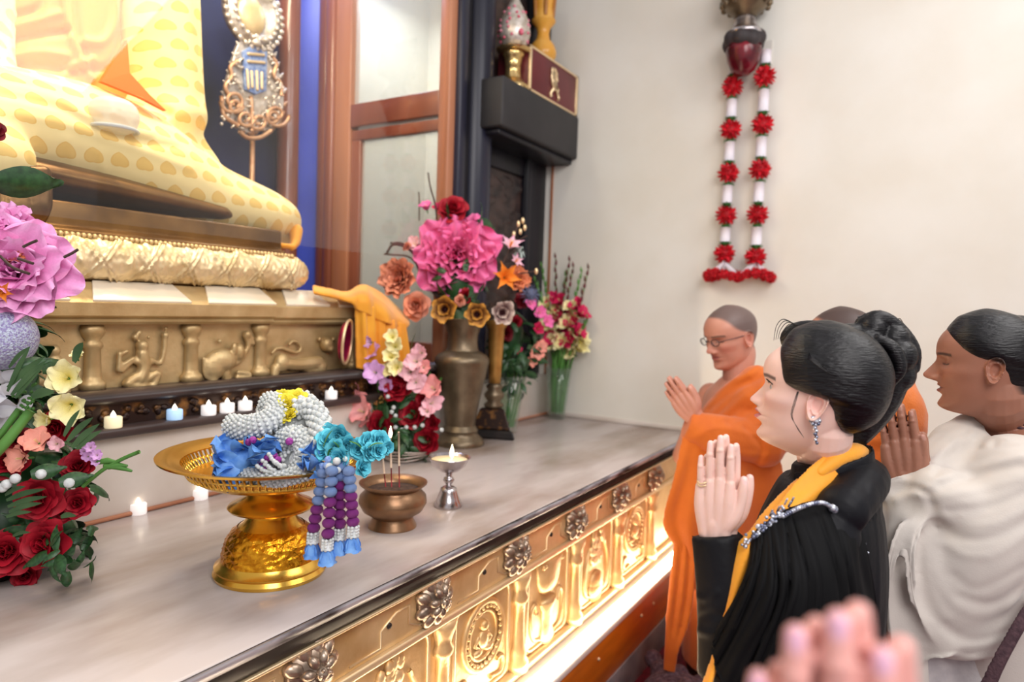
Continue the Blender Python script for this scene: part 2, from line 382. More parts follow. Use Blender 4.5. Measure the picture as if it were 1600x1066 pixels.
# bracket shelf
br = thing('bracket_shelf', (3.3, 2.0, 2.49), 'thick charcoal shelf block projecting from the wall beside the dark column', 'shelf')
obj('shelf_block', box(2.90, 3.752, 1.875, 2.112, 2.495, 2.745), M['bracket'], br, bevel=.012)
obj('shelf_moulding', box(2.93, 3.752, 1.91, 2.112, 2.465, 2.497), M['darkwood'], br, bevel=.008)

# ================================================================= ALTAR
al = thing('altar', (1.6, 1.55, 0), 'long gilded altar with a white marble top and a lit relief front', 'altar')
obj('marble_top', box(-.5, 3.753, 1.072, 2.06, .885, .93), M['marble'], al, bevel=.012, seg=3)
obj('edge_strip', tube([(-.5, 1.074, .902), (3.75, 1.074, .902)], .5, 16, flat=(.027 * 2, .010 * 2), up=(0, 0, 1)), M['edge2'], al)
obj('edge_band', tube([(-.5, 1.066, .921), (3.75, 1.066, .921)], .5, 10, flat=(.013 * 2, .008 * 2), up=(0, -.45, .9)), M['edge'], al)
obj('gold_line', box(-.5, 3.75, 1.066, 1.09, .866, .873), M['goldline'], al, bevel=.002)
obj('core', box(-.5, 3.752, 1.16, 2.04, .33, .884), M['edge2'], al, smooth=False)
# frieze with stepped line
obj('frieze', box(-.5, 3.752, 1.095, 1.17, .742, .868), M['gold'], al, bevel=.004)
obj('moulding', box(-.5, 3.752, 1.082, 1.12, .722, .744), M['goldline'], al, bevel=.006)
PX = [1.09 + .42 * k for k in range(-3, 6)]
for k, x in enumerate(PX[:-1]):
    xc = x + .21
    ln = [(x + .03, .757), (xc - .075, .757), (xc - .075, .80), (xc - .02, .828), (xc + .03, .828), (xc + .03, .78), (xc + .07, .760), (x + .39, .757)]
    obj('stepped_line', tube([(a, 1.094, b) for a, b in ln], .0032, 6), M['goldline'], al)
    obj('bolt', ball((xc - .045, 1.093, .803), (.008, .005, .008), 10, 7), M['edge2'], al)
# one rosette boss: two rings of petals round a beaded dome
def rosette():
    P = [lathe([(0, 0), (.050, 0), (.048, .010), (.030, .022), (.016, .030), (.0001, .034)], 24)]
    for n, r, sr_, st_, h in ((9, .040, .020, .0135, .010), (7, .022, .014, .0095, .024)):
        for i in range(n):
            a = 2 * PI * i / n + (.3 if n == 7 else 0)
            P.append(xf(ball((0, 0, 0), (sr_, st_, .011), 12, 7), A(Matrix.Rotation(a, 4, 'Z') @ Matrix.Translation((r, 0, h)) @ Matrix.Rotation(.35, 4, 'Y'))))
    P.append(ball((0, 0, .032), .013, 10, 7))
    P += [ball((.009 * math.cos(a), .009 * math.sin(a), .040), .004, 6, 4) for a in np.linspace(0, 5.2, 6)]
    return join(*P)
ros = mesh('rosette', *rosette())
for k in range(-3, 6):
    x = 1.425 + .425 * k
    if x < 3.4: place('rosette', ros, A(Matrix.Translation((x, 1.096, .812)) @ Matrix.Rotation(PI / 2, 4, 'X') @ Matrix.Scale(1.32, 4)), al, M['bronze_rose'], label='round silvered rosette boss')
# bays, pilasters, ornaments
def pilaster(z0, z1):
    h = z1 - z0
    pr = [(0, 0), (.045, 0), (.045, .03), (.034, .045), (.038, .065), (.027, .085), (.024, h * .5), (.026, h - .11), (.036, h - .10), (.038, h - .085), (.028, h - .07),
          (.034, h - .05), (.044, h - .025), (.044, h), (0, h)]
    return sc(lathe(pr, 18), (1, .8, 1))
pil = mesh('pilaster', *pilaster(.385, .722))
def loop_tube(pts, r): return tube(pts, r, 6, closed=True)
def rrect(xc, zc, w, h, r, y):
    P = []
    for cx, cz, a0 in ((w - r, h - r, 0), (-w + r, h - r, 90), (-w + r, -h + r, 180), (w - r, -h + r, 270)):
        for a in (0, 30, 60, 90): t = math.radians(a0 + a); P.append((xc + cx + r * math.cos(t), y, zc + cz + r * math.sin(t)))
    return P
def orn_ring(xc):
    yb = 1.122; zc = .585; P = []
    P.append(tube([(xc + .105 * math.cos(t), yb, zc + .105 * math.sin(t)) for t in np.linspace(0, 2 * PI, 30, endpoint=False)], .012, 8, closed=True))
    P.append(tube([(xc + .075 * math.cos(t), yb, zc + .075 * math.sin(t)) for t in np.linspace(0, 2 * PI, 26, endpoint=False)], .006, 6, closed=True))
    P += [ball((xc + .09 * math.cos(t), yb - .006, zc + .09 * math.sin(t)), .007, 6, 5) for t in np.linspace(0, 2 * PI, 26, endpoint=False)]
    P += [ball((xc, yb, zc + .032), .018, 10, 8), ball((xc, yb, zc - .012), (.028, .016, .032), 10, 8), ball((xc - .03, yb, zc - .045), (.026, .014, .012), 8, 6),
          ball((xc + .03, yb, zc - .045), (.026, .014, .012), 8, 6), pill([(xc - .025, yb, zc), (xc - .045, yb, zc - .02), (xc - .02, yb, zc - .035)], .007, 6),
          pill([(xc + .025, yb, zc), (xc + .045, yb, zc - .02), (xc + .02, yb, zc - .035)], .007, 6)]
    for s in (-1, 1): P.append(tube(spline([(xc + s * .05, yb, .43), (xc + s * .11, yb, .425), (xc + s * .12, yb, .47), (xc + s * .085, yb, .475)], 12), .008, 6))
    return join(*P)
def orn_bell(xc):
    P = [sc(lathe([(0, .135), (.085, .135), (.09, .12), (.078, .05), (.062, .02), (.03, 0), (0, 0)], 20), (1, .35, 1)),
         mv(sc(lathe([(0, -.02), (.05, -.02), (.055, -.035), (.04, -.06), (.034, -.12), (.05, -.16), (.03, -.19), (0, -.19)], 18), (1, .5, 1)), (0, 0, 0))]
    P = [mv(p, (xc, 1.125, .575)) for p in P]
    for s in (-1, 1):
        P.append(tube(spline([(xc + s * .05, 1.125, .42), (xc + s * .10, 1.125, .44), (xc + s * .12, 1.125, .53), (xc + s * .09, 1.125, .56), (xc + s * .075, 1.125, .52)], 16), .009, 6))
    for i in range(9): P.append(ball((xc - .07 + .0175 * i, 1.105, .70 - .012), .009, 6, 5))
    return join(*P)
def orn_leaf(xc):
    P = []
    for i in range(26):
        u = random.uniform(-1, 1); v = random.uniform(0, 1); w = .055 * (1 - .5 * abs(v - .5))
        P.append(ball((xc + u * w, 1.12, .56 + v * .13), (.017, .012, .021), 7, 5))
    P.append(sc(ball((0, 0, 0), (.06, .02, .045), 16, 10), 1)); P[-1] = mv(P[-1], (xc, 1.122, .475))
    P.append(mv(sc(lathe([(.02, .05), (.07, .0), (.05, -.06), (0, -.07)], 16), (1, .3, 1)), (xc, 1.122, .46)))
    for s in (-1, 1): P.append(tube(spline([(xc + s * .03, 1.122, .42), (xc + s * .10, 1.122, .45), (xc + s * .11, 1.122, .55), (xc + s * .07, 1.122, .63)], 14), .008, 6))
    return join(*P)
for k, x in enumerate(PX):
    place('pilaster', pil, A(Matrix.Translation((x, 1.118, .383))), al, M['gold'])
    if k == len(PX) - 1: break
    xc = x + .21
    obj('bay_panel', box(x, x + .42, 1.124, 1.17, .36, .735), M['gold'], al, smooth=False)
    obj('bay_border', tube(rrect(xc, .557, .15, .152, .035, 1.122), .0065, 6, closed=True), M['goldline'], al)
    obj('bay_ornament', (orn_bell, orn_leaf, orn_ring)[(k + 1) % 3](xc) if True else None, M['gold'], al)
obj('bay_panel', box(PX[-1], 3.752, 1.124, 1.17, .36, .735), M['gold'], al, smooth=False)
obj('foot_moulding', box(-.5, 3.752, 1.098, 1.16, .362, .392), M['goldline'], al, bevel=.012)
obj('light_ledge', box(-.5, 3.752, .998, 1.12, .335, .358), M['ledge'], al, bevel=.004)
obj('light_strip', box(-.5, 3.74, 1.012, 1.066, .358, .364), M['glow'], al, smooth=False, label='glowing warm light strip')
obj('plinth', box(-.5, 3.752, 1.005, 1.16, .14, .335), M['plinth'], al, bevel=.003)
for x in (1.9, 2.35, 2.8, 2.95):
    obj('bolt', ball((x, 1.004, .27), .008, 8, 6), M['goldline'], al)
obj('skirting', box(-.5, 3.752, 1.0, 1.18, 0, .14), M['skirt'], al, bevel=.003)
# step of the altar behind the candles: white riser + dark ledge
rs = thing('trim_4', (1.6, 2.05, .93), None, None); tag(rs, kind='structure')
obj('riser', box(-.5, 3.753, 2.022, 2.13, .93, 1.178), M['marble2'], rs, bevel=.004)
obj('bead_strip', tube([(-.5, 2.018, .937), (3.75, 2.018, .937)], .007, 8), M['wood2'], rs)
ld = thing('trim_5', (1.0, 2.06, 1.178), None, None); tag(ld, kind='structure')
obj('lower_lip', box(-.5, 2.70, 1.985, 2.13, 1.178, 1.206), M['ledgewood'], ld, bevel=.008)
obj('carved_band', box(-.5, 2.70, 2.045, 2.13, 1.206, 1.27), M['carvegold'], ld, smooth=False)
for i in range(46):
    x = -.1 + .056 * i
    P = [ball((x + random.uniform(-.012, .012), 2.043, 1.238 + random.uniform(-.016, .016)), (random.uniform(.008, .016), .007, random.uniform(.008, .014)), 7, 5) for _ in range(4)]
    obj('gilded_carving', join(*P), M['carvegold'], ld)
obj('upper_lip', tube([(-.5, 2.05, 1.29), (2.70, 2.05, 1.29)], .5, 16, flat=(.022 * 2, .045 * 2), up=(0, 0, 1)), M['ledgewood'], ld)
obj('upper_shelf', box(-.5, 2.70, 2.05, 3.0, 1.272, 1.308), M['ledgewood'], ld, bevel=.004)

# ================================================================= THRONE (pedestal of the statue)
th = thing('throne_pedestal', (1.0, 2.5, 1.308), 'gilded stone throne pedestal carved with animals behind the candle ledge', 'pedestal')
TX0, TX1 = -.4, 2.25
obj('relief_wall', box(TX0, TX1, 2.13, 2.9, 1.308, 1.51), M['throne'], th, smooth=False)
def prism_x(prof, x0, x1): return extr([(x0, y, z) for y, z in prof], (x1 - x0, 0, 0))
cor = [(2.14, 1.503), (2.085, 1.503), (2.075, 1.512), (2.085, 1.522), (2.066, 1.53), (2.062, 1.568), (2.068, 1.574), (2.13, 1.628), (2.2, 1.63), (2.2, 1.503)]
obj('cornice', prism_x(cor, TX0, 1.70), M['throne'], th, auto=.5)
obj('cornice', prism_x([(y + .016, z - .004) for y, z in cor], 1.70, TX1), M['throne'], th, auto=.5)
for xa, xb in ((.62, .99), (1.05, 1.36), (1.42, 1.70), (1.76, 1.98), (2.03, 2.24)):    # sloping slabs between notches, reflected light put into their pale colour
    y0 = 0 if xb < 1.71 else .016
    q = [(xa, 2.062 + y0, 1.577), (xb, 2.062 + y0, 1.577), (xb - .03, 2.128 + y0, 1.634), (xa + .03, 2.128 + y0, 1.634)]
    obj('cornice_slab', extr(q, (0, .008, -.012)), M['slab'] if 'slab' in M else M.setdefault('slab', mat('lit_gold_slab', S(248, 232, 204), S(252, 240, 220), rough=.3, metal=.15, nscale=5)), th, bevel=.002)
# bolster with lattice carving
nu, nv = 560, 40
Xs = np.concatenate([np.linspace(TX0, 1.80, nu - 40), 1.80 + .105 * np.sin(np.linspace(0, PI / 2, 40))])
G = np.zeros((nu, nv, 3))
for i, x in enumerate(Xs):
    e = 1. if x < 1.80 else max(.02, math.sqrt(max(0, 1 - ((x - 1.80) / .1051) ** 2)))
    for j in range(nv):
        t = -PI * .5 + PI * 1.15 * j / (nv - 1)                        # from bottom over the front to the top
        v = j / (nv - 1) * 1.6; u = x / .085
        q1 = (u * .62 + v * .8) % 1; q2 = (u * .62 - v * .8) % 1; e1_, e2_ = min(abs(q1 - .5), abs(q1 - .38)), min(abs(q2 - .5), abs(q2 - .38))
        h = .009 * max(math.exp(-(e1_ / .022) ** 2), math.exp(-(e2_ / .022) ** 2)) + .007 * math.exp(-(((q1 + .06) % 1 - 0) ** 2 + ((q2 + .06) % 1 - 0) ** 2) / .03)
        h += .0045 * noise.noise((x * 90, v * 9, 0))
        if v < .12 or v > 1.45: h = 0
        r = .062 * e + h * e
        G[i, j] = (x, 2.145 - math.cos(t) * r * (1 if True else 1), 1.697 + math.sin(t) * r)
obj('bolster', (G.reshape(-1, 3), gridf(nu, nv)), M['throne2'], th, label='carved rounded moulding with lattice pattern')
obj('core', box(TX0, 1.82, 2.14, 2.9, 1.625, 1.755), M['darkgold'], th, bevel=.01)
bd = ball((0, 0, 0), .0085, 8, 6); bm_ = mesh('bead', *bd)
for i in range(74): place('bead', bm_, trs((.68 + i * .0156, 2.125, 1.762)), th, M['throne'])
obj('seat_base', prism_x([(2.13, 1.755), (2.13, 1.775), (2.16, 1.79), (2.16, 1.86), (2.7, 1.86), (2.7, 1.755)], TX0, 1.80), M['darkgold'], th, bevel=.012)
# pilasters of the relief
def tpil(h=.196):
    return sc(lathe([(0, 0), (.038, 0), (.038, .02), (.028, .028), (.025, .04), (.023, h - .075), (.029, h - .07), (.029, h - .058), (.020, h - .05), (.030, h - .035), (.036, h - .02), (.030, h), (0, h)], 18), (1, .75, 1))
tp = mesh('relief_pilaster', *tpil())
for px in (145, 299, 407): place('pilaster', tp, A(Matrix.Translation((at_y(px, 560, 2.12)[0], 2.122, 1.308))), th, M['throne'])
place('pilaster', tp, A(Matrix.Translation((2.16, 2.122, 1.308))), th, M['throne'])
def T(px, py, y=2.115): return at_y(px, py, y)
def RP(pts, r, **k): return pill([T(*p) for p in pts], r, 8, res=10 if len(pts) > 2 else None, **k)
# dancer
q = [ball(T(222, 540), .020, 12, 9), ball(T(211, 527), .011, 8, 6), ball(T(217, 520), .010, 8, 6), ball(T(232, 527), .007, 8, 6),
     RP([(222, 552), (224, 575), (218, 592)], (.015, .020, .022) if False else .020), ball(T(214, 565), .012, 8, 6), ball(T(233, 567), .012, 8, 6),
     RP([(208, 560), (190, 572), (187, 583), (200, 570), (210, 562)], .008), RP([(187, 552), (185, 578)], .008), RP([(186, 555), (198, 549)], .007),
     RP([(236, 562), (250, 568), (256, 548), (257, 530)], .009), ball(T(258, 524), .013, 8, 6), ball(T(259, 513), .008, 8, 6),
     RP([(212, 590), (200, 600), (222, 604)], .018), RP([(225, 595), (246, 583), (240, 602)], .013), RP([(196, 600), (240, 606)], .012)]
obj('relief_figure', remesh(join(*q), .004, 3), M['throne'], th, label='dancing woman in relief')
# elephant with raised trunk
q = [ball(T(347, 563), (.055, .03, .042), 16, 10), ball(T(335, 572), (.042, .026, .05), 14, 9), ball(T(372, 550), (.022, .024, .034), 12, 8), ball(T(343, 533), .010, 8, 6),
     RP([(383, 525), (388, 540), (380, 556), (372, 566), (357, 569), (344, 565)], .010), ball(T(386, 523), .016, 9, 7), RP([(392, 527), (395, 537)], .009),
     RP([(330, 580), (332, 594)], .018), RP([(352, 582), (354, 594)], .018), RP([(372, 582), (388, 584), (388, 590), (370, 590)], .010), RP([(318, 560), (320, 585), (328, 594)], .007), ball(T(366, 545, 2.10), (.012, .01, .024), 8, 6)]
obj('relief_figure', remesh(join(*q), .004, 3), M['throne'], th, label='elephant with raised trunk in relief')
# lion
q = [ball(T(510, 538), .030, 14, 10), ball(T(517, 545, 2.095), (.016, .014, .012), 10, 7), ball(T(499, 530), .010, 8, 6), ball(T(521, 530), .010, 8, 6),
     RP([(440, 568), (465, 570), (498, 566)], .026), ball(T(440, 567), (.032, .026, .038), 14, 9), ball(T(500, 572), (.034, .028, .034), 14, 9), RP([(470, 574), (485, 578), (505, 577)], .015),
     RP([(425, 552), (435, 543), (452, 548), (467, 551), (470, 540), (460, 532), (452, 538)], .007), RP([(500, 575), (503, 584)], .018), RP([(430, 575), (428, 586)], .018)]
obj('relief_figure', remesh(join(*q), .004, 3), M['throne'], th, label='crouching lion in relief')
q = [ball(T(83, 548), .020, 10, 8), RP([(66, 585), (84, 566), (108, 585)], .022), RP([(60, 596), (84, 590), (112, 598)], .02), RP([(66, 606), (66, 616)], .018), RP([(100, 606), (100, 616)], .018)]
obj('relief_figure', remesh(join(*q), .005, 3), M['throne'], th, label='worn seated figure in relief')

# ================================================================= STATUE
st = thing('seated_statue', (1.05, 2.45, 1.86), 'huge seated golden statue wrapped in a bright yellow robe behind glass', 'statue')
m, N, L, P = new_mat('yellow_leaf_print_cloth'); M['robe'] = m
tc = N.new('ShaderNodeTexCoord'); sp = N.new('ShaderNodeSeparateXYZ'); L.new(tc.outputs['Object'], sp.inputs[0])
def math_n(op, a, b=None):
    n = N.new('ShaderNodeMath'); n.operation = op
    for i, v in enumerate((a, b)):
        if v is None: continue
        if isinstance(v, (int, float)): n.inputs[i].default_value = v
        else: L.new(v, n.inputs[i])
    return n.outputs[0]
u = math_n('MULTIPLY', sp.outputs[0], 13.0); v0 = math_n('ADD', sp.outputs[2], math_n('MULTIPLY', sp.outputs[1], .25)); v = math_n('MULTIPLY', v0, 15.0)
row = math_n('FLOOR', v); off = math_n('MULTIPLY', math_n('MODULO', math_n('ABSOLUTE', row), 2.0), .5)
fu = math_n('SUBTRACT', math_n('FRACT', math_n('ADD', u, off)), .5); fv = math_n('SUBTRACT', math_n('FRACT', v), .5)
fu2 = math_n('ADD', fu, math_n('MULTIPLY', fv, .25))
e1 = math_n('ADD', math_n('POWER', math_n('DIVIDE', fu2, .34), 2.0), math_n('POWER', math_n('DIVIDE', math_n('ADD', fv, math_n('MULTIPLY', math_n('ABSOLUTE', fu2), .35)), .27), 2.0))
inside = math_n('LESS_THAN', e1, .85); rim = math_n('MULTIPLY', math_n('LESS_THAN', e1, 1.1), math_n('GREATER_THAN', e1, .85))
mx = N.new('ShaderNodeMix'); mx.data_type = 'RGBA'; mx.inputs[6].default_value = C4(S(250, 224, 158)); mx.inputs[7].default_value = C4(S(240, 198, 110)); L.new(inside, mx.inputs[0])
mx2 = N.new('ShaderNodeMix'); mx2.data_type = 'RGBA'; L.new(rim, mx2.inputs[0]); L.new(mx.outputs[2], mx2.inputs[6]); mx2.inputs[7].default_value = C4(S(234, 186, 92))
L.new(mx2.outputs[2], P.inputs['Base Color']); P.inputs['Roughness'].default_value = .55; P.inputs['Sheen Weight'].default_value = .2
nz = N.new('ShaderNodeTexNoise'); nz.inputs['Scale'].default_value = 7; bp = N.new('ShaderNodeBump'); bp.inputs['Strength'].default_value = .35; bp.inputs['Distance'].default_value = .02
L.new(tc.outputs['Object'], nz.inputs[0]); L.new(nz.outputs[0], bp.inputs['Height']); L.new(bp.outputs[0], P.inputs['Normal'])
M['orange'] = mat('orange_cloth', S(240, 168, 40), S(232, 146, 26), rough=.6, nscale=6, sheen=.3, bump=.2, bscale=160)
def SY(px, py, y): return at_y(px, py, y)
lapc = []
for px, top, bot in ((478, 345, 352), (474, 330, 372), (462, 318, 386), (430, 300, 390), (390, 280, 386), (340, 255, 378), (290, 215, 362), (230, 172, 345), (160, 140, 322), (80, 120, 300), (0, 110, 290), (-120, 110, 282), (-300, 150, 300)):
    a = SY(px, top, 2.42); b = SY(px, bot, 2.2); x = SY(px, (top + bot) / 2, 2.28)[0]
    lapc.append((x, 2.44, (a[2] + b[2]) / 2, max((a[2] - b[2]) / 2, .02), .26 if px < 440 else (.20 if px < 465 else .09)))
lapc = A(lapc)
lap = tube(lapc[:, :3], lapc[:, 3:], 28, res=40, up=(0, 0, 1))
sl = [SY(240, -120, 2.50), SY(246, 0, 2.50), SY(248, 90, 2.50), SY(250, 160, 2.50), SY(256, 205, 2.46), SY(266, 235, 2.42)]
sleeve = tube(sl, [(.155, .10), (.155, .10), (.160, .10), (.165, .11), (.155, .11), (.05, .05)], 20, res=24, up=tuple(RIGHT))
torso = pill([SY(100, 190, 2.66), SY(95, 60, 2.67), SY(92, -60, 2.68), SY(92, -200, 2.68)], [.30, .30, .34, .37], 28, res=16, flat=(1, .66), up=(1, 0, 0))
arm2 = pill([SY(-30, -150, 2.62), SY(-50, 60, 2.58), SY(-10, 250, 2.20)], [.13, .12, .10], 16, res=14)
fold1 = pill([SY(185, -40, 2.42), SY(188, 20, 2.41), SY(170, 50, 2.41), SY(140, 55, 2.42)], [.02, .022, .02, .012], 8, res=14)
fill_ = pill([SY(262, 175, 2.46), SY(285, 225, 2.44), SY(322, 262, 2.42)], [.10, .085, .06], 16, res=10)
rb = remesh(torso, .010, 8)
def RF(pts, a_, w_, y=2.36):
    global rb
    rb = fold(rb, [SY(p[0], p[1], p[2] if len(p) > 2 else y) for p in pts], a_, w_)
RF([(195, -30), (197, 50), (180, 100), (140, 108)], -.05, .03); RF([(205, -60), (207, 60), (202, 118)], -.05, .02); RF([(185, -40), (186, 30), (168, 62), (138, 62)], .03, .02)
RF([(100, -20), (112, 40), (128, 80), (150, 122)], .022, .012); RF([(118, -20), (124, 40), (138, 85)], -.02, .014); RF([(0, 60), (60, 52), (110, 46)], -.03, .018); RF([(0, 40), (50, 30), (95, 18)], .02, .016); RF([(10, 85), (60, 78), (110, 84)], .02, .014); RF([(20, 100), (70, 100), (120, 110)], -.024, .016)
RF([(80, -30), (60, 10), (10, 22)], -.02, .014); RF([(150, 90), (120, 100), (95, 120)], .02, .014); obj('inner_robe', rb, mat('shaded_under_robe', S(236, 152, 62), S(228, 136, 46), rough=.6, nscale=5, sheen=.2), st, label='orange-shaded under robe over the chest')  # under robe set darker orange, its shading put into the cloth colour
rb = remesh(join(lap, sleeve, fill_, arm2), .010, 12)
RF([(158, 125), (195, 140), (232, 160), (264, 176)], -.05, .026, 2.30); RF([(0, 120), (80, 142), (160, 190), (240, 206)], .014, .022, 2.27); RF([(0, 140), (90, 165), (170, 205), (235, 222)], -.012, .018, 2.25); RF([(0, 172), (100, 192), (200, 226), (300, 262)], .010, .02, 2.22); RF([(190, 205), (240, 222), (280, 228)], -.010, .014, 2.25)
RF([(110, 215), (115, 260), (112, 295)], .006, .014, 2.2); RF([(158, 240), (166, 285), (170, 310)], .006, .012, 2.2)
RF([(0, 280), (120, 305), (260, 350), (400, 384), (462, 384)], .012, .010, 2.2)
obj('robe', rb, M['robe'], st, label='yellow robe printed with leaves').modifiers.new('smooth', 'SMOOTH').iterations = 3
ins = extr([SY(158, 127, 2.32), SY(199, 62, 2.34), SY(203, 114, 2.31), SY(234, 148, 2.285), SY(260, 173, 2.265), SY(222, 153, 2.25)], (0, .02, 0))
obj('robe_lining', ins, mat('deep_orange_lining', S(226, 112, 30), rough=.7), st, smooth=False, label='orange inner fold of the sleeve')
body = remesh(join(tube([(-.35, 2.46, 1.955), (.6, 2.46, 1.955), (1.2, 2.46, 1.93), (1.60, 2.44, 1.905), (1.74, 2.42, 1.89)], [(.09, .25), (.09, .27), (.07, .275), (.045, .255), (.03, .14)], 20, up=(0, 0, 1)),
     *[pill([SY(18 + 16 * i, 270, 2.17), SY(20 + 16 * i, 318, 2.14), SY(18 + 15 * i, 350 - 4 * abs(i - 1), 2.145)], [.024, .023, .017], 10, res=8) for i in range(-1, 4)]), .007, 3)
obj('body', body, M['darkgold'], st, label='dark gold legs and fingertips under the robe')
obj('robe_tail', remesh(join(pill([SY(462, 360, 2.24), SY(461, 378, 2.22), SY(455, 388, 2.2)], [.03, .022, .012], 10, res=8), pill([SY(440, 384, 2.19), SY(458, 386, 2.2)], .012, 8)), .005, 2), M['orange'], st, label='orange cloth tail under the knee')

dm = SY(178, 182, 2.21)  # solid milky dome built in place of a pale reflection in the glass
refl = thing('reflection_dome', dm, 'small milky white dome built for a glass reflection over the yellow robe lap', 'reflection')
obj('reflection_dome_body', remesh(mv(lathe([(0, -.052), (.040, -.050), (.062, -.034), (.072, -.008), (.072, .012), (.064, .034), (.046, .050), (.022, .057), (0, .058)], 28), dm), .005, 4), glass_mat('milky_reflection', (.94, .93, .98), .5, 1.45, .1), refl)
obj('rim', tube([dm + A([.066 * math.cos(t), .066 * math.sin(t), -.040]) for t in np.linspace(0, 2 * PI, 30, endpoint=False)], .006, 8, closed=True), glass_mat('reflection_rim', (.9, .9, .96), .6), refl)

# ceremonial fan behind the statue
fn = thing('ceremonial_fan', SY(397, 300, 2.72), 'ornate silver and gold ceremonial fan on a pole behind the statue', 'fan')
FY = 2.72
def FP(px, py, y=FY): return SY(px, py, y)
M['fansilver'] = mat('pale_silver_gilt', S(190, 176, 160), S(232, 222, 214), rough=.35, metal=.6, nscale=30, bump=.5, bscale=70)
M['fangold'] = mat('rose_gold', S(190, 140, 104), S(214, 170, 134), rough=.4, metal=.5, nscale=20, bump=.3, bscale=60)
M['fanblue'] = mat('blue_enamel', S(84, 112, 176), S(150, 168, 205), rough=.35, nscale=60)
obj('pole', tube([FP(394, 205), FP(394, 250), FP(393, 320)], .012, 10), M['fangold'], fn)
ctr = FP(395, 22)
obj('round_head', join(mv(xf(lathe([(0, .012), (.09, .014), (.10, .03), (.125, .03), (.13, .012), (.155, .012), (.155, -.012), (0, -.012)], 40), Matrix.Rotation(PI / 2, 4, 'X')), ctr),
     *[ball(ctr + A([.152 * math.cos(a), -.014, .152 * math.sin(a)]), .014, 8, 6) for a in np.linspace(0, 2 * PI, 30, endpoint=False)],
     *[ball(ctr + A([.115 * math.cos(a), -.03, .115 * math.sin(a)]), .012, 8, 6) for a in np.linspace(0, 2 * PI, 22, endpoint=False)]), M['fansilver'], fn)
obj('inner_disc', ball(FP(392, 25, 2.70), (.075, .03, .085), 20, 12), M['throne2'], fn)
out = [(372, 70), (364, 95), (358, 115), (352, 140), (350, 165), (362, 190), (380, 205), (394, 208), (412, 204), (432, 198), (440, 180), (444, 155), (438, 120), (430, 95), (424, 70), (408, 40), (400, 30), (392, 40)]
obj('fan_plate', extr([FP(*p, FY - .008) for p in spline([(a, b, 0) for a, b in out], 50, True)[:, :2]], (0, .022, 0)), M['fansilver'], fn, bevel=.003, auto=.6)
obj('centre_panel', extr([FP(*p, FY - .02) for p in ((383, 140), (379, 80), (392, 72), (398, 38), (404, 72), (418, 80), (417, 142), (400, 148))], (0, .014, 0)), M['fanblue'], fn, bevel=.003)
for a, b, c, d in ((386, 110, 388, 138), (393, 112, 394, 136), (401, 112, 402, 140), (409, 114, 409, 138), (388, 84, 412, 86), (388, 96, 413, 98)):
    obj('gilt_bar', pill([FP(a, b, FY - .022), FP(c, d, FY - .022)], .007, 8), M['goldline'], fn)
fil = []
for i in range(150):
    x_, y_ = random.uniform(348, 444), random.uniform(62, 206); e_ = ((x_ - 397) / np.interp(y_, [62, 110, 150, 190, 206], [24, 36, 46, 44, 20])); 
    if abs(e_) > 1 or (abs(x_ - 399) < 19 and 74 < y_ < 146): continue
    a_ = random.uniform(0, 6); p_ = FP(x_, y_, FY - .020); d_ = A((math.cos(a_), 0, math.sin(a_))) * .010
    fil.append(pill([p_ - d_, p_ + A((0, -.008, 0)), p_ + d_], .0042, 6))
obj('filigree', join(*fil), M['fansilver'], fn)
for i in range(26):
    t_ = i / 25; x_, y_ = spline([(a, b, 0) for a, b in out], 27, True)[i][:2]; obj('flame_finial', pill([FP(x_, y_, FY), FP(397 + (x_ - 397) * 1.10, y_ - 5, FY)], [.010, .004], 8), M['fansilver' if y_ < 150 else 'fangold'], fn)
obj('spire', lathe([(0, .11), (.006, .08), (.014, .05), (.022, .02), (.03, 0), (0, 0)], 12, FP(399, 72, FY - .02)), M['fansilver'], fn)
def scroll(cx, cy, r, s=1, turns=1.3, a0=0.):
    return [FP(cx + s * r * (1 - t * .75) * math.cos(a0 + turns * 2 * PI * t), cy + r * (1 - t * .75) * math.sin(a0 + turns * 2 * PI * t), FY - .026) for t in np.linspace(0, 1, 26)]
for cx, cy, r, s in ((364, 158, 20, -1), (368, 165, 12, 1), (432, 180, 20, 1), (426, 182, 12, -1), (384, 185, 14, 1), (404, 190, 14, -1)):
    obj('scroll', tube(scroll(cx, cy, r, s), .009, 7), M['fangold'], fn)
for pts in ([(358, 150), (352, 135), (362, 120), (360, 105), (372, 95)], [(440, 150), (438, 130), (428, 118), (432, 100), (424, 88)], [(374, 205), (384, 214), (394, 216), (408, 214), (424, 204)], [(346, 150), (350, 180), (372, 196)], [(392, 150), (394, 180), (393, 205)]):
    obj('scroll', tube(spline([FP(*p, FY - .02) for p in pts], 18), .010, 7), M['fangold' if pts[0][1] > 148 else 'fansilver'], fn)
for i in range(34):
    a = random.choice(((358, 185), (425, 182), (364, 135), (432, 135))); obj('bead', ball(FP(a[0] + random.uniform(-12, 14), a[1] + random.uniform(-22, 14), FY - .024), .008, 7, 5), M['fansilver'], fn)
# round post of the inner case
pp = at_y(450, 200, 2.86)
post = thing('round_post', (pp[0], 2.86, 1.308), 'polished round wooden post standing before the blue wall', 'post')
obj('shaft', lathe([(0, 1.308), (.055, 1.308), (.052, 3.9), (0, 3.9)], 24, (pp[0], 2.86, 0)), M['wood'], post, auto=.6)
obj('shaft_base', lathe([(0, 1.308), (.075, 1.308), (.075, 1.36), (.06, 1.39), (0, 1.39)], 24, (pp[0], 2.86, 0)), M['wood'], post, auto=.6)

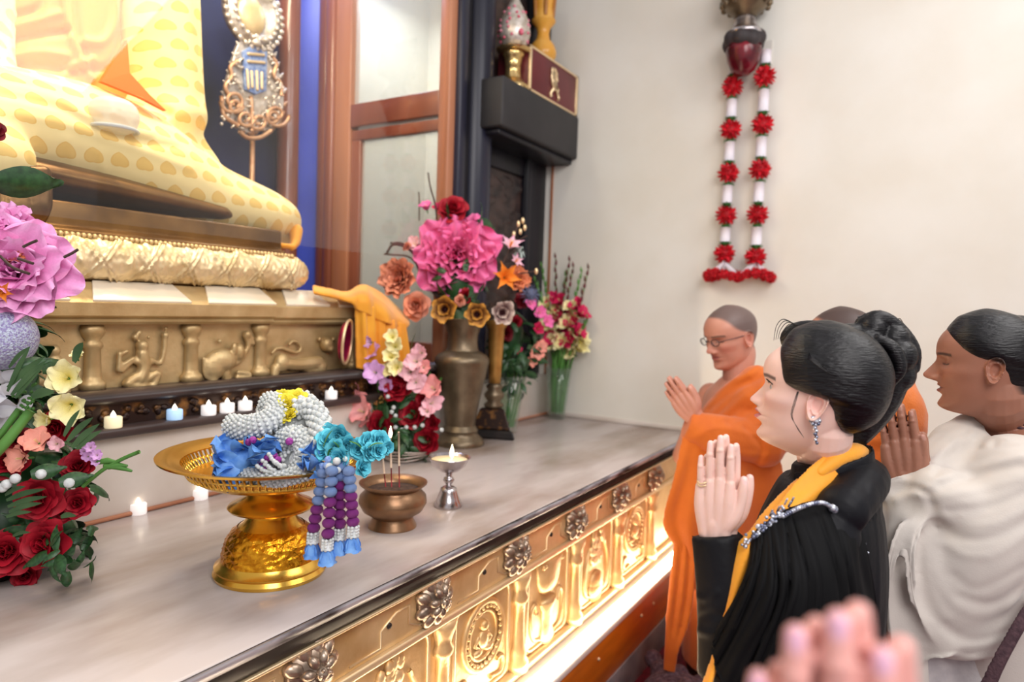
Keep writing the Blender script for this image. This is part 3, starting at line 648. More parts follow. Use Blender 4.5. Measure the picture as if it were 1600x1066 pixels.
# cloth and plate on the pedestal's end
cl = thing('orange_cloth', at_y(590, 520, 2.06), 'bright orange cloth draped over the end of the pedestal', 'cloth')
def drape(rows, y):
    G = [[at_y(px, py, yy) for px, py, yy in spline([(a, b, y + c) for a, b, c in r], 30)] for r in rows]
    return G
Gt = A([[at_y(a, b, c) for a, b, c in spline(r, 34)] for r in (
    [(488, 447, 2.12), (516, 453, 2.11), (542, 457, 2.12), (562, 447, 2.14), (578, 449, 2.15), (604, 466, 2.16), (638, 497, 2.18)],
    [(490, 455, 2.06), (518, 461, 2.05), (544, 466, 2.03), (564, 462, 2.01), (582, 470, 2.01), (608, 490, 2.02), (638, 507, 2.05)],
    [(492, 460, 2.05), (520, 466, 2.04), (546, 474, 2.02), (562, 486, 2.00), (586, 498, 2.00), (610, 508, 1.99), (634, 512, 2.02)])])
Gt = A([spline(Gt[:, j], 14) for j in range(34)])
jj = np.arange(34)[:, None]; Gt[:, :, 1] += .010 * np.sin(jj * .9) * np.linspace(.2, 1, 14)[None]
obj('upper_drape', remesh(sheet(Gt, .014), .005, 4), M['orange'], cl)
Gl = A([[at_y(a, b, c) for a, b, c in spline(r, 40)] for r in (
    [(557, 470, 2.02), (572, 474, 2.00), (590, 486, 2.01), (612, 500, 2.0), (630, 505, 2.03)],
    [(558, 520, 2.02), (574, 524, 2.00), (590, 520, 2.01), (614, 526, 1.99), (634, 528, 2.02)],
    [(559, 576, 2.02), (576, 580, 2.01), (592, 584, 2.0), (618, 582, 2.01), (642, 578, 2.02)])])
Gl = A([spline(Gl[:, j], 16) for j in range(40)])
jj = np.arange(40)[:, None]; Gl[:, :, 1] += .012 * np.sin(jj * .8) + .005 * np.sin(jj * 2.1)
obj('hanging_drape', remesh(sheet(Gl, .012), .005, 3), M['orange'], cl)
M['magenta'] = mat('magenta_foil', S(190, 40, 92), S(120, 16, 50), rough=.18, metal=.6, nscale=5)
pl = thing('round_plate', at_y(536, 578, 2.03), 'shiny magenta plate with gold rim leaning by the orange cloth', 'plate')
pcn = at_y(538, 534, 2.03); Mp = Matrix.Translation(Vector(pcn)) @ Matrix.Rotation(PI / 2 + .1, 4, 'X') @ Matrix.Rotation(.55, 4, 'Y')
obj('dish', xf(sc(lathe([(0, -.012), (.05, -.01), (.075, .0), (.088, .012), (.092, .012), (.078, -.008), (.05, -.018), (0, -.02)], 36), (.85, 1.0, 1)), Mp), M['magenta'], pl)
obj('rim', xf(sc(tube([(.09 * math.cos(a), .09 * math.sin(a), .012) for a in np.linspace(0, 2 * PI, 36, endpoint=False)], .006, 8, closed=True), (.85, 1, 1)), Mp), M['goldline'], pl)

# ================================================================= FLOWER KIT (shapes in local units, +z is the flower's axis)
def petal(L, W, a0, curl, cup=.3, ruf=0., nu=7, nv=5, tip=.0, r0=.03, z0=0., rf=3.):
    """petal grid leaning a0 degrees from the axis and bending by curl degrees along its length"""
    s = np.linspace(0, 1, nu); a = np.radians(a0 + curl * s)
    dr = np.sin(a) * L / (nu - 1); dz = np.cos(a) * L / (nu - 1)
    r = r0 + np.concatenate([[0], np.cumsum(dr[:-1])]); z = z0 + np.concatenate([[0], np.cumsum(dz[:-1])])
    w = W * (np.sin(np.pi * np.clip(s * .70 + .12, 0, 1)) ** .75) * (1 - tip * s ** 2.2)
    t = np.linspace(-1, 1, nv); V = np.zeros((nu, nv, 3))
    ph = random.uniform(0, 6)
    for i in range(nu):
        nrm = np.array([-math.cos(a[i]), math.sin(a[i])])
        off = cup * w[i] * t ** 2 + ruf * s[i] ** 1.5 * np.sin(t * rf + ph + s[i] * 2.5)
        se = s[i] * (1 - .20 * np.abs(t) ** 2.2 * s[i])
        V[i, :, 0] = np.interp(se, s, r) + nrm[0] * off; V[i, :, 1] = w[i] * t; V[i, :, 2] = np.interp(se, s, z) + nrm[1] * off
    return V.reshape(-1, 3), gridf(nu, nv), np.repeat(s, nv)
def rotz(V, a):
    c, s = math.cos(a), math.sin(a); return np.stack([V[:, 0] * c - V[:, 1] * s, V[:, 0] * s + V[:, 1] * c, V[:, 2]], 1)
def flower(layers, cb, ct, jit=.08, extra=None, power=1.):
    Vs, Fs, Cs, n = [], [], [], 0
    for ly in layers:
        k = ly['n']; ph = ly.get('ph', random.uniform(0, 6))
        for i in range(k):
            j = lambda s: random.uniform(1 - s, 1 + s)
            V, F, t = petal(ly['L'] * j(.08), ly['W'] * j(.1), ly['a0'] + random.uniform(-4, 4), ly.get('curl', 0) * j(.2), ly.get('cup', .3), ly.get('ruf', 0),
                            ly.get('nu', 6), ly.get('nv', 5), ly.get('tip', 0), ly.get('r0', .03), ly.get('z0', 0), ly.get('rf', 3.))
            V = rotz(V, ph + 2 * PI * i / k + random.uniform(-.12, .12)); Vs.append(V); Fs += [tuple(q + n for q in f) for f in F]; n += len(V)
            b = A(ly.get('cb', cb)); e = A(ly.get('ct', ct)); tt = (t ** power)[:, None]
            Cs.append((b * (1 - tt) + e * tt) * random.uniform(1 - jit, 1 + jit))
    for p, c in (extra or []):
        V = A(p[0]); Vs.append(V); Fs += [tuple(q + n for q in f) for f in p[1]]; n += len(V); Cs.append(np.tile(A(c), (len(V), 1)))
    return np.vstack(Vs), Fs, np.clip(np.vstack(Cs), 0, 1)
GR = S(70, 122, 52)
def calyx(r=.16, c=None): return (lathe([(0, -.14), (r * .45, -.10), (r, .0), (r * .8, .04), (0, .02)], 10), c or GR)
def rose_m(name, c1, c2, op=1.):
    L = [dict(n=2, L=.62, W=.22, a0=-4, curl=-14, cup=.9, r0=.03, z0=.02), dict(n=3, L=.64, W=.30, a0=4 * op, curl=-6, cup=.7, r0=.05), dict(n=4, L=.68, W=.36, a0=14 * op, curl=8, cup=.55, r0=.07, ruf=.02),
         dict(n=5, L=.76, W=.42, a0=26 * op, curl=32 * op, cup=.4, r0=.08, ruf=.03), dict(n=5, L=.84, W=.48, a0=42 * op, curl=48 * op, cup=.3, r0=.08, ruf=.04, nu=7), dict(n=6, L=.92, W=.52, a0=60 * op, curl=48 * op, cup=.25, r0=.08, z0=-.03, ruf=.05, nu=7)]
    V, F, C = flower(L, c1, c2, .12, [calyx()]); V[:, 2] -= .15; return mesh(name, V, F, C)
def multi_m(name, c1, c2, n=5, ruf=.07, extra=None, power=1., spread=1., R=1., big=0):
    L = []
    for i in range(n):
        u = i / (n - 1); L.append(dict(n=4 + int(5 * u), L=(.42 + .62 * u) * R, W=(.20 + .22 * u) * (1.15 if big else 1), a0=(6 + 62 * u) * spread, curl=-10 + 34 * u, cup=.35, ruf=ruf * (.6 + u), r0=.04 + .05 * u, z0=.1 - .12 * u, nu=11 if big else 7, nv=13 if big else 7, rf=7. if big else 6.))
    V, F, C = flower(L, c1, c2, .10, (extra or []) + [calyx()], power); return mesh(name, V, F, C)
def glad_m(name, c1, c2, throat=None):
    L = [dict(n=3, L=1.05, W=.46, a0=24, curl=50, cup=.25, ruf=.07, r0=.04, ph=0, nu=8, nv=7, rf=5), dict(n=3, L=1.0, W=.40, a0=20, curl=52, cup=.25, ruf=.07, r0=.04, z0=.03, ph=1.05, nu=8, nv=7, rf=5)]
    ex = [(pill([(0, 0, .1), (.05 * math.cos(a), .05 * math.sin(a), .62)], .016, 6), S(235, 225, 160)) for a in (0, 2, 4)] + [(lathe([(0, -.45), (.06, -.4), (.08, -.1), (.1, .05), (0, .06)], 10), GR)]
    V, F, C = flower(L, throat or c1, c2, .06, ex, .7); return mesh(name, V, F, C)
def cup_m(name, c1, c2, cen):
    L = [dict(n=6, L=.92, W=.46, a0=34, curl=36, cup=.35, ruf=.06, r0=.08, nu=8, nv=7, rf=6), dict(n=4, L=.6, W=.34, a0=20, curl=26, cup=.4, ruf=.05, r0=.06, nu=6, nv=6, rf=6)]
    ex = [(ball((0, 0, .1), .12, 10, 7), cen)] + [(pill([(.05 * math.cos(a), .05 * math.sin(a), .1), (.16 * math.cos(a), .16 * math.sin(a), .34)], .014, 5), cen) for a in np.linspace(0, 6, 14)] + [calyx()]
    V, F, C = flower(L, c1, c2, .06, ex, 2.6); return mesh(name, V, F, C)
def star_m(name, c1, c2, n=6, curl=60):
    L = [dict(n=n, L=1.05, W=.27, a0=30, curl=curl, cup=.4, tip=.75, r0=.04, nu=8, nv=5)]
    ex = [(pill([(0, 0, 0), (.12 * math.cos(a), .12 * math.sin(a), .7)], .02, 6), S(240, 150, 60)) for a in np.linspace(0, 5.2, 6)] + [calyx(.1)]
    V, F, C = flower(L, c1, c2, .06, ex); return mesh(name, V, F, C)
def pom_m(name, c, n=70, L=.5, W=.16):
    Vs, Fs, Cs, k = [], [], [], 0
    for i in range(n):
        y = 1 - 2 * (i + .5) / n; th_ = i * 2.39996; r = math.sqrt(1 - y * y); d = (r * math.cos(th_), r * math.sin(th_), y)
        V, F, t = petal(L, W, 8, 30, .3, .02, 4, 3, .4, .0); V = A(xf((V, F), frame_z(A(d) * .5, d, 1, random.uniform(0, 6)))[0])
        Vs.append(V); Fs += [tuple(q + k for q in f) for f in F]; k += len(V); Cs.append(np.tile(A(c) * random.uniform(.75, 1.12), (len(V), 1)))
    b = ball((0, 0, 0), .62, 12, 8); Vs.append(b[0]); Fs += [tuple(q + k for q in f) for f in b[1]]; Cs.append(np.tile(A(c) * .7, (len(b[0]), 1)))
    return mesh(name, np.vstack(Vs), Fs, np.clip(np.vstack(Cs), 0, 1))
def leaf_m(name, L=1., W=.25, foldv=.35, curl=35, n=9):
    V, F, t = petal(L, W, 60, curl, -foldv, .02, n, 5, .55, 0, 0); return mesh(name, V, F)
def blade(p0, p1, w, sag=.02, n=8, up=(0, 0, 1)):
    p0, p1 = A(p0), A(p1); mid = (p0 + p1) / 2 + A((0, 0, sag)); c = spline([p0, mid, p1], n); d = p1 - p0; sd = np.cross(d, A(up)); sd /= np.linalg.norm(sd) + 1e-9
    nr = np.cross(sd, d); nr /= np.linalg.norm(nr) + 1e-9
    s = np.linspace(0, 1, n); ww = w * np.sin(np.pi * np.clip(s * .9 + .1, 0, 1)) ** .7
    V = np.zeros((n, 3, 3)); V[:, 0] = c - sd * ww[:, None] + nr * ww[:, None] * .3; V[:, 1] = c; V[:, 2] = c + sd * ww[:, None] + nr * ww[:, None] * .3
    return V.reshape(-1, 3), gridf(n, 3)
RED1, RED2 = S(96, 6, 20), S(172, 22, 44)
FM = dict(
    rose=[rose_m('rose', S(92, 4, 18), S(176, 20, 42)), rose_m('rose', S(80, 4, 16), S(160, 16, 38), .85)],
    dark_rose=[rose_m('rose', S(60, 4, 14), S(120, 10, 28))],
    dusty=[rose_m('rose', S(172, 84, 66), S(226, 150, 124), 1.1)],
    peony=[multi_m('peony', S(214, 40, 82), S(252, 128, 186), 7, .07, spread=1.05, big=1)],
    palepeony=[multi_m('peony', S(240, 120, 196), S(246, 178, 226), 5, .05, big=1)],
    protea=[multi_m('protea', S(148, 62, 50), S(228, 150, 124), 6, .04, spread=.8)],
    carnation=[multi_m('carnation', S(206, 92, 50), S(232, 142, 100), 5, .09)],
    poppy=[cup_m('poppy', S(70, 16, 26), S(226, 164, 70), S(50, 14, 20))],
    palepoppy=[cup_m('poppy', S(90, 30, 42), S(222, 202, 190), S(60, 20, 26))],
    lily=[star_m('lily', S(236, 120, 30), S(250, 150, 52))],
    pinklily=[star_m('lily', S(250, 226, 232), S(240, 176, 208), 6, 40)],
    pink=[glad_m('gladiolus', S(250, 214, 214), S(244, 150, 150))],
    palepink=[glad_m('gladiolus', S(250, 226, 228), S(246, 186, 200))],
    lilac=[glad_m('gladiolus', S(244, 214, 242), S(216, 160, 222))],
    cream=[glad_m('gladiolus', S(244, 226, 120), S(248, 240, 190))],
    magenta=[glad_m('gladiolus', S(180, 16, 60), S(214, 40, 96))],
    hotpink=[glad_m('gladiolus', S(250, 150, 200), S(238, 110, 176))],
    salmon=[glad_m('gladiolus', S(250, 206, 190), S(240, 150, 132))],
    turquoise=[rose_m('blossom', S(30, 130, 160), S(110, 216, 236), .9)],
    yellowmum=[multi_m('chrysanthemum', S(226, 200, 30), S(250, 236, 80), 6, .03)],
    thistle=[pom_m('thistle', S(108, 116, 150), 60, .7, .06)],
    garlandred=[pom_m('red_blossom', S(206, 22, 40), 64, .62, .17)],
    garlandleaf=[pom_m('leaf_collar', S(62, 120, 58), 30, .6, .12)],
)
leafA = leaf_m('leaf', 1, .28); leafB = leaf_m('leaf', 1, .2, .3, 60); leafA.materials.append(M['leaf']); leafB.materials.append(M['leaf'])
def bloom(kind, name, c, face, r, parent, label=None):
    me = random.choice(FM[kind]); return place(name, me, frame_z(c, face, r, random.uniform(0, 6)), parent, M['petal'], label)
TOCAM = -FWD
def toward(px, py, up=.3, side=0.): return TOCAM * 1.0 + UP * up + RIGHT * side
def leaves(n, cen, spread, parent, size, axis_up=.2):
    for i in range(n):
        d = A([random.gauss(0, 1), random.gauss(0, 1), random.gauss(0, .8)]); d /= np.linalg.norm(d); p = A(cen) + d * A(spread)
        place('leaf', random.choice((leafA, leafB)), frame_z(p, d * .7 + A([0, 0, axis_up]), size * random.uniform(.7, 1.2), random.uniform(0, 6)), parent)
def stems(pairs, r, parent, m=None):
    for a, b in pairs:
        a, b = A(a), A(b); obj('stem', tube([a, (a + b) / 2 + A([0, 0, .0]) + (b - a)[[1, 0, 2]] * .03, b], r, 7, res=8), m or M['stem'], parent)

# ================================================================= GOLD OFFERING TRAY
TZ = .930
tb = at_z(423, 892, TZ); tc0 = A([tb[0], tb[1], TZ])
tr = thing('offering_tray', tc0, 'shiny gold pedestal tray with pierced rim standing on the marble top', 'tray')
TS = .905
def LT(prof, n=56, c=None): return lathe(A(prof) * A((1, TS)), n, tc0 if c is None else c)
obj('foot', LT([(0, .0005), (.130, .0005), (.133, .010), (.127, .020), (.130, .027), (.120, .036), (.115, .045), (0, .045)]), M['goldtray'], tr, auto=.7)
nu, nv = 120, 26; G = np.zeros((nu, nv, 3))
for i in range(nu):
    t = 2 * PI * i / nu
    for j in range(nv):
        v = j / (nv - 1); r = np.interp(v, [0, .55, .85, 1], [.1155, .106, .092, .078]); z = .045 + .085 * v
        h = .0022 * (math.sin(t * 14 + math.sin(v * 12) * 1.8) * math.cos(v * 20 + math.sin(t * 14)) + .5 * math.sin(t * 42) * math.sin(v * 40)) * (1 if .06 < v < .9 else 0)
        G[i, j] = tc0 + A([(r + h) * math.cos(t), (r + h) * math.sin(t), z * TS])
obj('chased_dome', (G.reshape(-1, 3), gridf(nu, nv, cu=True)), M['goldchase'], tr)
obj('neck', LT([(0, .128), (.078, .128), (.064, .140), (.056, .156), (.066, .166), (.070, .168), (0, .168)]), M['goldtray'], tr, auto=.9)
obj('flange', LT([(0, .166), (.070, .166), (.098, .176), (.102, .182), (.098, .187), (.074, .199), (.060, .210), (.055, .222), (.062, .236), (0, .236)]), M['goldtray'], tr, auto=.9)
obj('bowl', LT([(0, .234), (.062, .234), (.112, .242), (.160, .256), (.186, .272), (.188, .278), (.180, .276), (.10, .252), (0, .248)]), M['goldtray'], tr, auto=.9)
obj('rim', LT([(.205, .309), (.214, .308), (.246, .318), (.256, .322), (.257, .327), (.250, .328), (.214, .316), (.204, .313), (.205, .309)]), M['goldtray'], tr, auto=.9)
obj('lattice_band', LT([(.196, .290), (.199, .289), (.201, .294), (.198, .295), (.196, .290)]), M['goldtray'], tr)
bars = []
for i in range(84):
    t = 2 * PI * i / 84; c, s = math.cos(t), math.sin(t)
    bars.append(tube([tc0 + A([.187 * c, .187 * s, .275 * TS]), tc0 + A([.197 * c, .197 * s, .292 * TS]), tc0 + A([.207 * c, .207 * s, .311 * TS])], .0036, 5))
obj('pierced_lattice', join(*bars), M['goldtray'], tr, kind='stuff')

# garland lying in the tray
M['bud'] = mat('white_jasmine', S(188, 194, 194), S(218, 222, 224), rough=.55, nscale=90)
M['hydr'] = mat('pale_blue_petal', S(70, 130, 214), S(122, 176, 240), rough=.55, nscale=40)
M['mumblue'] = mat('light_blue_bead_flower', S(112, 146, 214), S(160, 190, 240), rough=.6, nscale=90, bump=.8, bscale=160)
M['mumpurple'] = mat('purple_globe_flower', S(126, 30, 128), S(178, 66, 172), rough=.6, nscale=120, bump=.9, bscale=200)
gd = thing('flower_garland', tc0 + A([.03, -.02, .25]), 'white, blue and purple flower garland heaped in the gold tray with hanging tassels', 'garland')
ico = None
bm = bmesh.new(); bmesh.ops.create_icosphere(bm, subdivisions=1, radius=1); bm.verts.ensure_lookup_table()
ico = (A([v.co[:] for v in bm.verts]), [tuple(v.index for v in f.verts) for f in bm.faces]); bm.free()
def beads_on(path, R, br, pitch=1.0, squash=.8):
    """buds packed round a rope"""
    c = spline(path, 60) if len(path) > 2 else A([A(path[0]) + (A(path[1]) - A(path[0])) * t for t in np.linspace(0, 1, 60)])
    s = np.concatenate([[0], np.cumsum(np.linalg.norm(np.diff(c, axis=0), axis=1))]); n = max(2, int(s[-1] / (br * 1.75 * pitch))); k = max(5, int(2 * PI * R / (br * 1.9)))
    out = []; u = A((.2, .3, .93))
    for i in range(n + 1):
        d = s[-1] * i / n; p = A([np.interp(d, s, c[:, a]) for a in range(3)]); p2 = A([np.interp(min(d + .004, s[-1]), s, c[:, a]) for a in range(3)]) ; p1 = A([np.interp(max(d - .004, 0), s, c[:, a]) for a in range(3)])
        T_ = (p2 - p1) / (np.linalg.norm(p2 - p1) + 1e-9); u = u - T_ * (u @ T_); u /= np.linalg.norm(u); w = np.cross(T_, u)
        for j in range(k):
            a = 2 * PI * (j + .5 * (i % 2)) / k; out.append(mv(sc(ico, br * random.uniform(.88, 1.1)), p + (u * math.cos(a) + w * math.sin(a)) * R))
    out.append(tube(c, R * .96, 12))
    return join(*out)
def D(px, py, d): return at_d(px, py, d)
dg = 1.60
def rope(path, R, br, name='jasmine_rope', **k): return obj(name, beads_on([D(*p) for p in path], R, br), M['bud'], gd, kind='stuff', **k)
rope([(362, 666, 1.55), (385, 668, 1.53), (412, 662, 1.53), (430, 650, 1.55), (433, 634, 1.58), (420, 630, 1.60)], .025, .0050)
rope([(413, 648, 1.60), (418, 632, 1.62), (435, 626, 1.64), (452, 636, 1.62), (452, 660, 1.58), (446, 680, 1.56)], .017, .0050)
rope([(466, 640, 1.58), (482, 636, 1.58), (496, 652, 1.56), (503, 676, 1.52), (505, 700, 1.48)], .023, .0078)
rope([(444, 690, 1.54), (462, 684, 1.53), (478, 694, 1.52), (480, 716, 1.50), (470, 736, 1.50)], .026, .0052)
rope([(372, 740, 1.56), (405, 746, 1.49), (440, 748, 1.47), (478, 738, 1.47)], .016, .0050)
rope([(424, 720, 1.56), (445, 716, 1.55), (460, 722, 1.52)], .028, .0052)
rope([(474, 622, 1.64), (486, 632, 1.63), (488, 640, 1.60)], .015, .007)
for (px, py, d, r) in ((447, 634, 1.57, .030), (462, 627, 1.60, .030), (452, 650, 1.555, .022), (440, 622, 1.62, .022), (470, 640, 1.60, .020)):
    bloom('yellowmum', 'chrysanthemum', D(px, py, d), toward(0, 0, .9, random.uniform(-.4, .4)), r, gd, 'yellow chrysanthemum')
def fan_petal(c, d, L, W, m, name='blue_petal', spin=0., ruf=.02):
    V, F, t = petal(L, W, 12, 24, .35, ruf, 8, 7, 0, .004, 0, 7.); obj(name, xf((V, F), frame_z(c, d, 1, spin)), m, gd)
for (px, py, d, dx, dy, L, W) in ((372, 720, 1.52, -.5, .5, .05, .03), (366, 716, 1.53, -.3, .9, .055, .032), (376, 728, 1.51, -.7, .1, .05, .03), (384, 714, 1.51, .2, .8, .045, .03), (370, 735, 1.51, -.4, -.5, .04, .028),
                                  (398, 706, 1.51, .9, .45, .055, .026), (410, 700, 1.51, 1.0, .25, .045, .024), (392, 716, 1.50, .8, .1, .045, .024), (378, 700, 1.53, .2, .6, .04, .03), (364, 730, 1.52, -.6, -.3, .035, .028)):
    fan_petal(D(px, py, d), RIGHT * dx + UP * dy + TOCAM * .5, L * 1.1, W * 1.1, M['hydr'], spin=random.uniform(0, 6))
obj('petal_heart', remesh(join(*[ball(D(px, py, 1.53), r, 12, 8) for px, py, r in ((366, 716, .022), (378, 720, .026), (392, 712, .022), (408, 704, .016), (372, 732, .022))]), .004, 3), M['hydr'], gd)
for (px, py, d) in ((395, 688, 1.49), (389, 691, 1.50), (418, 716, 1.49), (408, 724, 1.48), (434, 719, 1.48), (452, 690, 1.49), (413, 734, 1.475), (428, 712, 1.49)):
    obj('globe_flower', sc(ball((0, 0, 0), 1, 12, 8), .0085) if False else ball(D(px, py, d), .0085, 12, 8), M['mumpurple'], gd)
bb = []
for (a, b) in (((412, 720), (428, 735)), ((420, 710), (440, 730)), ((402, 728), (424, 738)), ((424, 738), (470, 742)), ((430, 722), (446, 728))):
    for t in np.linspace(0, 1, 9): bb.append(ball(D(a[0] + (b[0] - a[0]) * t + random.uniform(-2, 2), a[1] + (b[1] - a[1]) * t + 3 * math.sin(t * PI), 1.465), .0050, 7, 5))
obj('bud_string', join(*bb), M['bud'], gd)
for (px, py, d) in ((486, 712, 1.46), (480, 722, 1.46), (494, 722, 1.45), (490, 735, 1.455)):
    fan_petal(D(px, py, d), toward(0, 0, random.uniform(-.5, .8), random.uniform(-.6, .6)), .032, .022, M['hydr'], spin=random.uniform(0, 6))
TQ = [(512, 690, 1.46, .030), (530, 680, 1.46, .028), (524, 702, 1.44, .026), (545, 696, 1.45, .028), (508, 706, 1.45, .026), (532, 716, 1.43, .028), (560, 702, 1.45, .026), (574, 692, 1.46, .028), (592, 690, 1.47, .030), (590, 704, 1.45, .024), (566, 730, 1.43, .024), (516, 676, 1.50, .024), (500, 690, 1.48, .022), (576, 708, 1.44, .024), (604, 700, 1.47, .020)]
for i, (px, py, d, r) in enumerate(TQ):
    sd = .9 if px > 560 else random.uniform(-.4, .5)
    bloom('turquoise', 'blossom', D(px, py, d), TOCAM * .7 + UP * random.uniform(-.3, .6) + RIGHT * sd, r, gd, 'turquoise blossom')
for a, b in (((505, 700), (520, 672)), ((520, 690), (535, 712)), ((545, 690), (570, 706)), ((575, 700), (600, 694)), ((520, 700), (512, 715))):
    obj('green_sepal', blade(D(*a, 1.425), D(*b, 1.43), .006, .004), M['stem'], gd)
obj('garland_core', remesh(join(*[ball(D(px, py, d), r, 12, 8) for px, py, d, r in ((400, 735, 1.56, .034), (430, 725, 1.57, .04), (462, 716, 1.55, .042), (440, 690, 1.58, .035), (490, 700, 1.52, .034), (520, 700, 1.48, .026), (545, 704, 1.465, .022), (575, 700, 1.475, .018), (448, 660, 1.60, .03), (475, 660, 1.60, .03))]), .006, 3), M['bud'], gd)
st_x = [(506, 489, 4, 1.425), (519, 512, 5, 1.405), (531, 531, 5, 1.425), (545, 552, 5, 1.415)]
beadm = mesh('bead_flower', *ball((0, 0, 0), 1, 14, 9)); beadp = mesh('bead_flower', *ball((0, 0, 0), 1, 14, 9))
for k, (xt, xb, nb, d) in enumerate(st_x):
    y0, y1 = (732, 728, 722, 730)[k], (832, 842, 826, 822)[k]
    top = D(xt, y0, d); sr = thing('tassel_strand', top, None, None); sr.parent = gd; sr.location = Vector(top - LOC[gd])
    obj('string', tube([top, D(xb, y1, d)], .003, 6), M['bud'], sr)
    nn_ = 7
    for i in range(nn_):
        t = (i + .5) / nn_; p = D(xt + (xb - xt) * t, y0 + (y1 - y0) * t, d); pur = t > (.50, .46, .34, .40)[k]
        place('bead_flower', beadp if pur else beadm, trs(p, (0, 0, i), (.0136, .0136, .0112)), sr, M['mumpurple'] if pur else M['mumblue'], 'purple bead flower' if pur else 'light blue bead flower')
    e = D(xb, y1, d); e2 = D(xb - 1, y1 + 16, d)
    obj('cap', join(tube([e, e2], [.008, .013], 10), *[ball(e + (e2 - e) * t + RIGHT * .010 * math.sin(a) + TOCAM * .010 * math.cos(a), .004, 6, 4) for t in (.1, .4, .7, 1) for a in (0, .9, 1.8, 2.7, 3.6, 4.5, 5.4)]), M['bud'], sr)
    for i in range(5):
        a = 2 * PI * i / 5; V, F, t = petal(.034, .017, 8, 30, .5, .003, 6, 5, 0, .008, 0); V = rotz(V, a)
        obj('tip_petal', xf((V, F), frame_z(e2 - A([0, 0, .0]), (0, 0, -1))), M['hydr'], sr)
    obj('tip_heart', ball(e2 - A([0, 0, .016]), (.012, .012, .018), 10, 8), M['hydr'], sr)
for i in range(22):
    p = D(random.uniform(503, 548), random.uniform(716, 742), 1.42 + random.uniform(-.01, .02)); obj('small_bud', ball(p, random.uniform(.006, .009), 9, 6), M['mumblue'] if i % 2 else M['bud'], gd)

# ================================================================= INCENSE POT, STICKS, LAMP CUP
pb = at_z(613, 822, TZ); po = A([pb[0], pb[1], TZ])
pot = thing('incense_pot', po, 'round brown bronze incense pot full of ash with three sticks', 'pot')
obj('body', lathe([(0, .0005), (.072, .0005), (.071, .006), (.062, .022), (.060, .030), (.066, .036), (.088, .050), (.101, .074), (.1005, .082), (.099, .085), (.098, .094), (.084, .108), (.081, .114), (.100, .130), (.101, .134), (.098, .134), (.079, .118), (.076, .105), (0, .100)], 48, po), M['copper'], pot, auto=1.)
obj('ash', lathe([(0, .117), (.04, .116), (.079, .112), (.076, .1), (0, .1)], 30, po), mat('dark_ash', S(52, 34, 26), S(86, 62, 50), rough=.95, nscale=60, bump=1., bscale=160), pot)
M['stickred'] = mat('red_stick', S(150, 34, 48), rough=.7); M['stickbuff'] = mat('buff_incense', S(206, 184, 164), S(190, 160, 138), rough=.8, nscale=60)
M['flame'] = mat('flame', (1, .8, .5), emit=(1, .80, .50), estr=6.0)
for k, (bx, tx, ty, lb) in enumerate(((603, 597, 706, 'shorter incense stick at the left of the bronze pot'), (612, 610, 684, 'middle incense stick in the bronze pot with a small flame at its tip'), (624, 623, 676, 'incense stick nearest the silver lamp in the bronze pot'))):
    dd = (pb - CAMO) @ FWD
    b = at_d(bx, 768, dd); b[2] = TZ + .108; t = at_d(tx, ty, dd)
    s = thing('incense_stick', b, lb, 'incense stick', 'incense sticks in the bronze pot')
    mid = b + (t - b) * .42
    obj('bare_stick', tube([b, mid], .0018, 6), M['stickred'], s); obj('incense_coat', tube([mid, t], .0030, 7), M['stickbuff'], s)
    if k == 1: obj('flame_tip', sc(lathe([(0, -.004), (.005, .006), (.006, .014), (.003, .028), (.0003, .040)], 10), 1) if False else mv(lathe([(0, -.004), (.005, .006), (.006, .014), (.003, .026), (.0003, .036)], 10), t), M['flame'], s)
    else: obj('ember', ball(t, .003, 8, 6), M['stickbuff'], s)
cb_ = at_z(700, 791, TZ); cu = A([cb_[0], cb_[1], TZ])
cp = thing('oil_lamp', cu, 'small silver goblet lamp with a burning wick beside the incense pot', 'lamp')
obj('foot', lathe([(0, .0005), (.047, .0005), (.048, .005), (.038, .026), (.029, .050), (.027, .060), (.018, .066), (.010, .068), (0, .068)], 36, cu), M['silver'], cp, auto=1.)
obj('stem', lathe([(0, .066), (.010, .068), (.009, .074), (.015, .080), (.019, .088), (.015, .096), (.009, .101), (.011, .106), (.009, .112), (0, .114)], 24, cu), M['silver'], cp)
obj('bowl', lathe([(0, .110), (.010, .111), (.034, .120), (.054, .136), (.064, .156), (.071, .163), (.070, .165), (.062, .160), (.05, .142), (0, .13)], 40, cu), M['silver'], cp, auto=1.)
obj('wax', lathe([(0, .1575), (.062, .1565), (.055, .145), (0, .145)], 30, cu), mat('glowing_butter', S(250, 226, 170), rough=.4, emit=(1, .82, .5), estr=.35), cp)
obj('flame', mv(lathe([(0, 0), (.006, .008), (.008, .018), (.005, .032), (.0004, .048)], 12), cu + A([.008, -.004, .158])), M['flame'], cp)

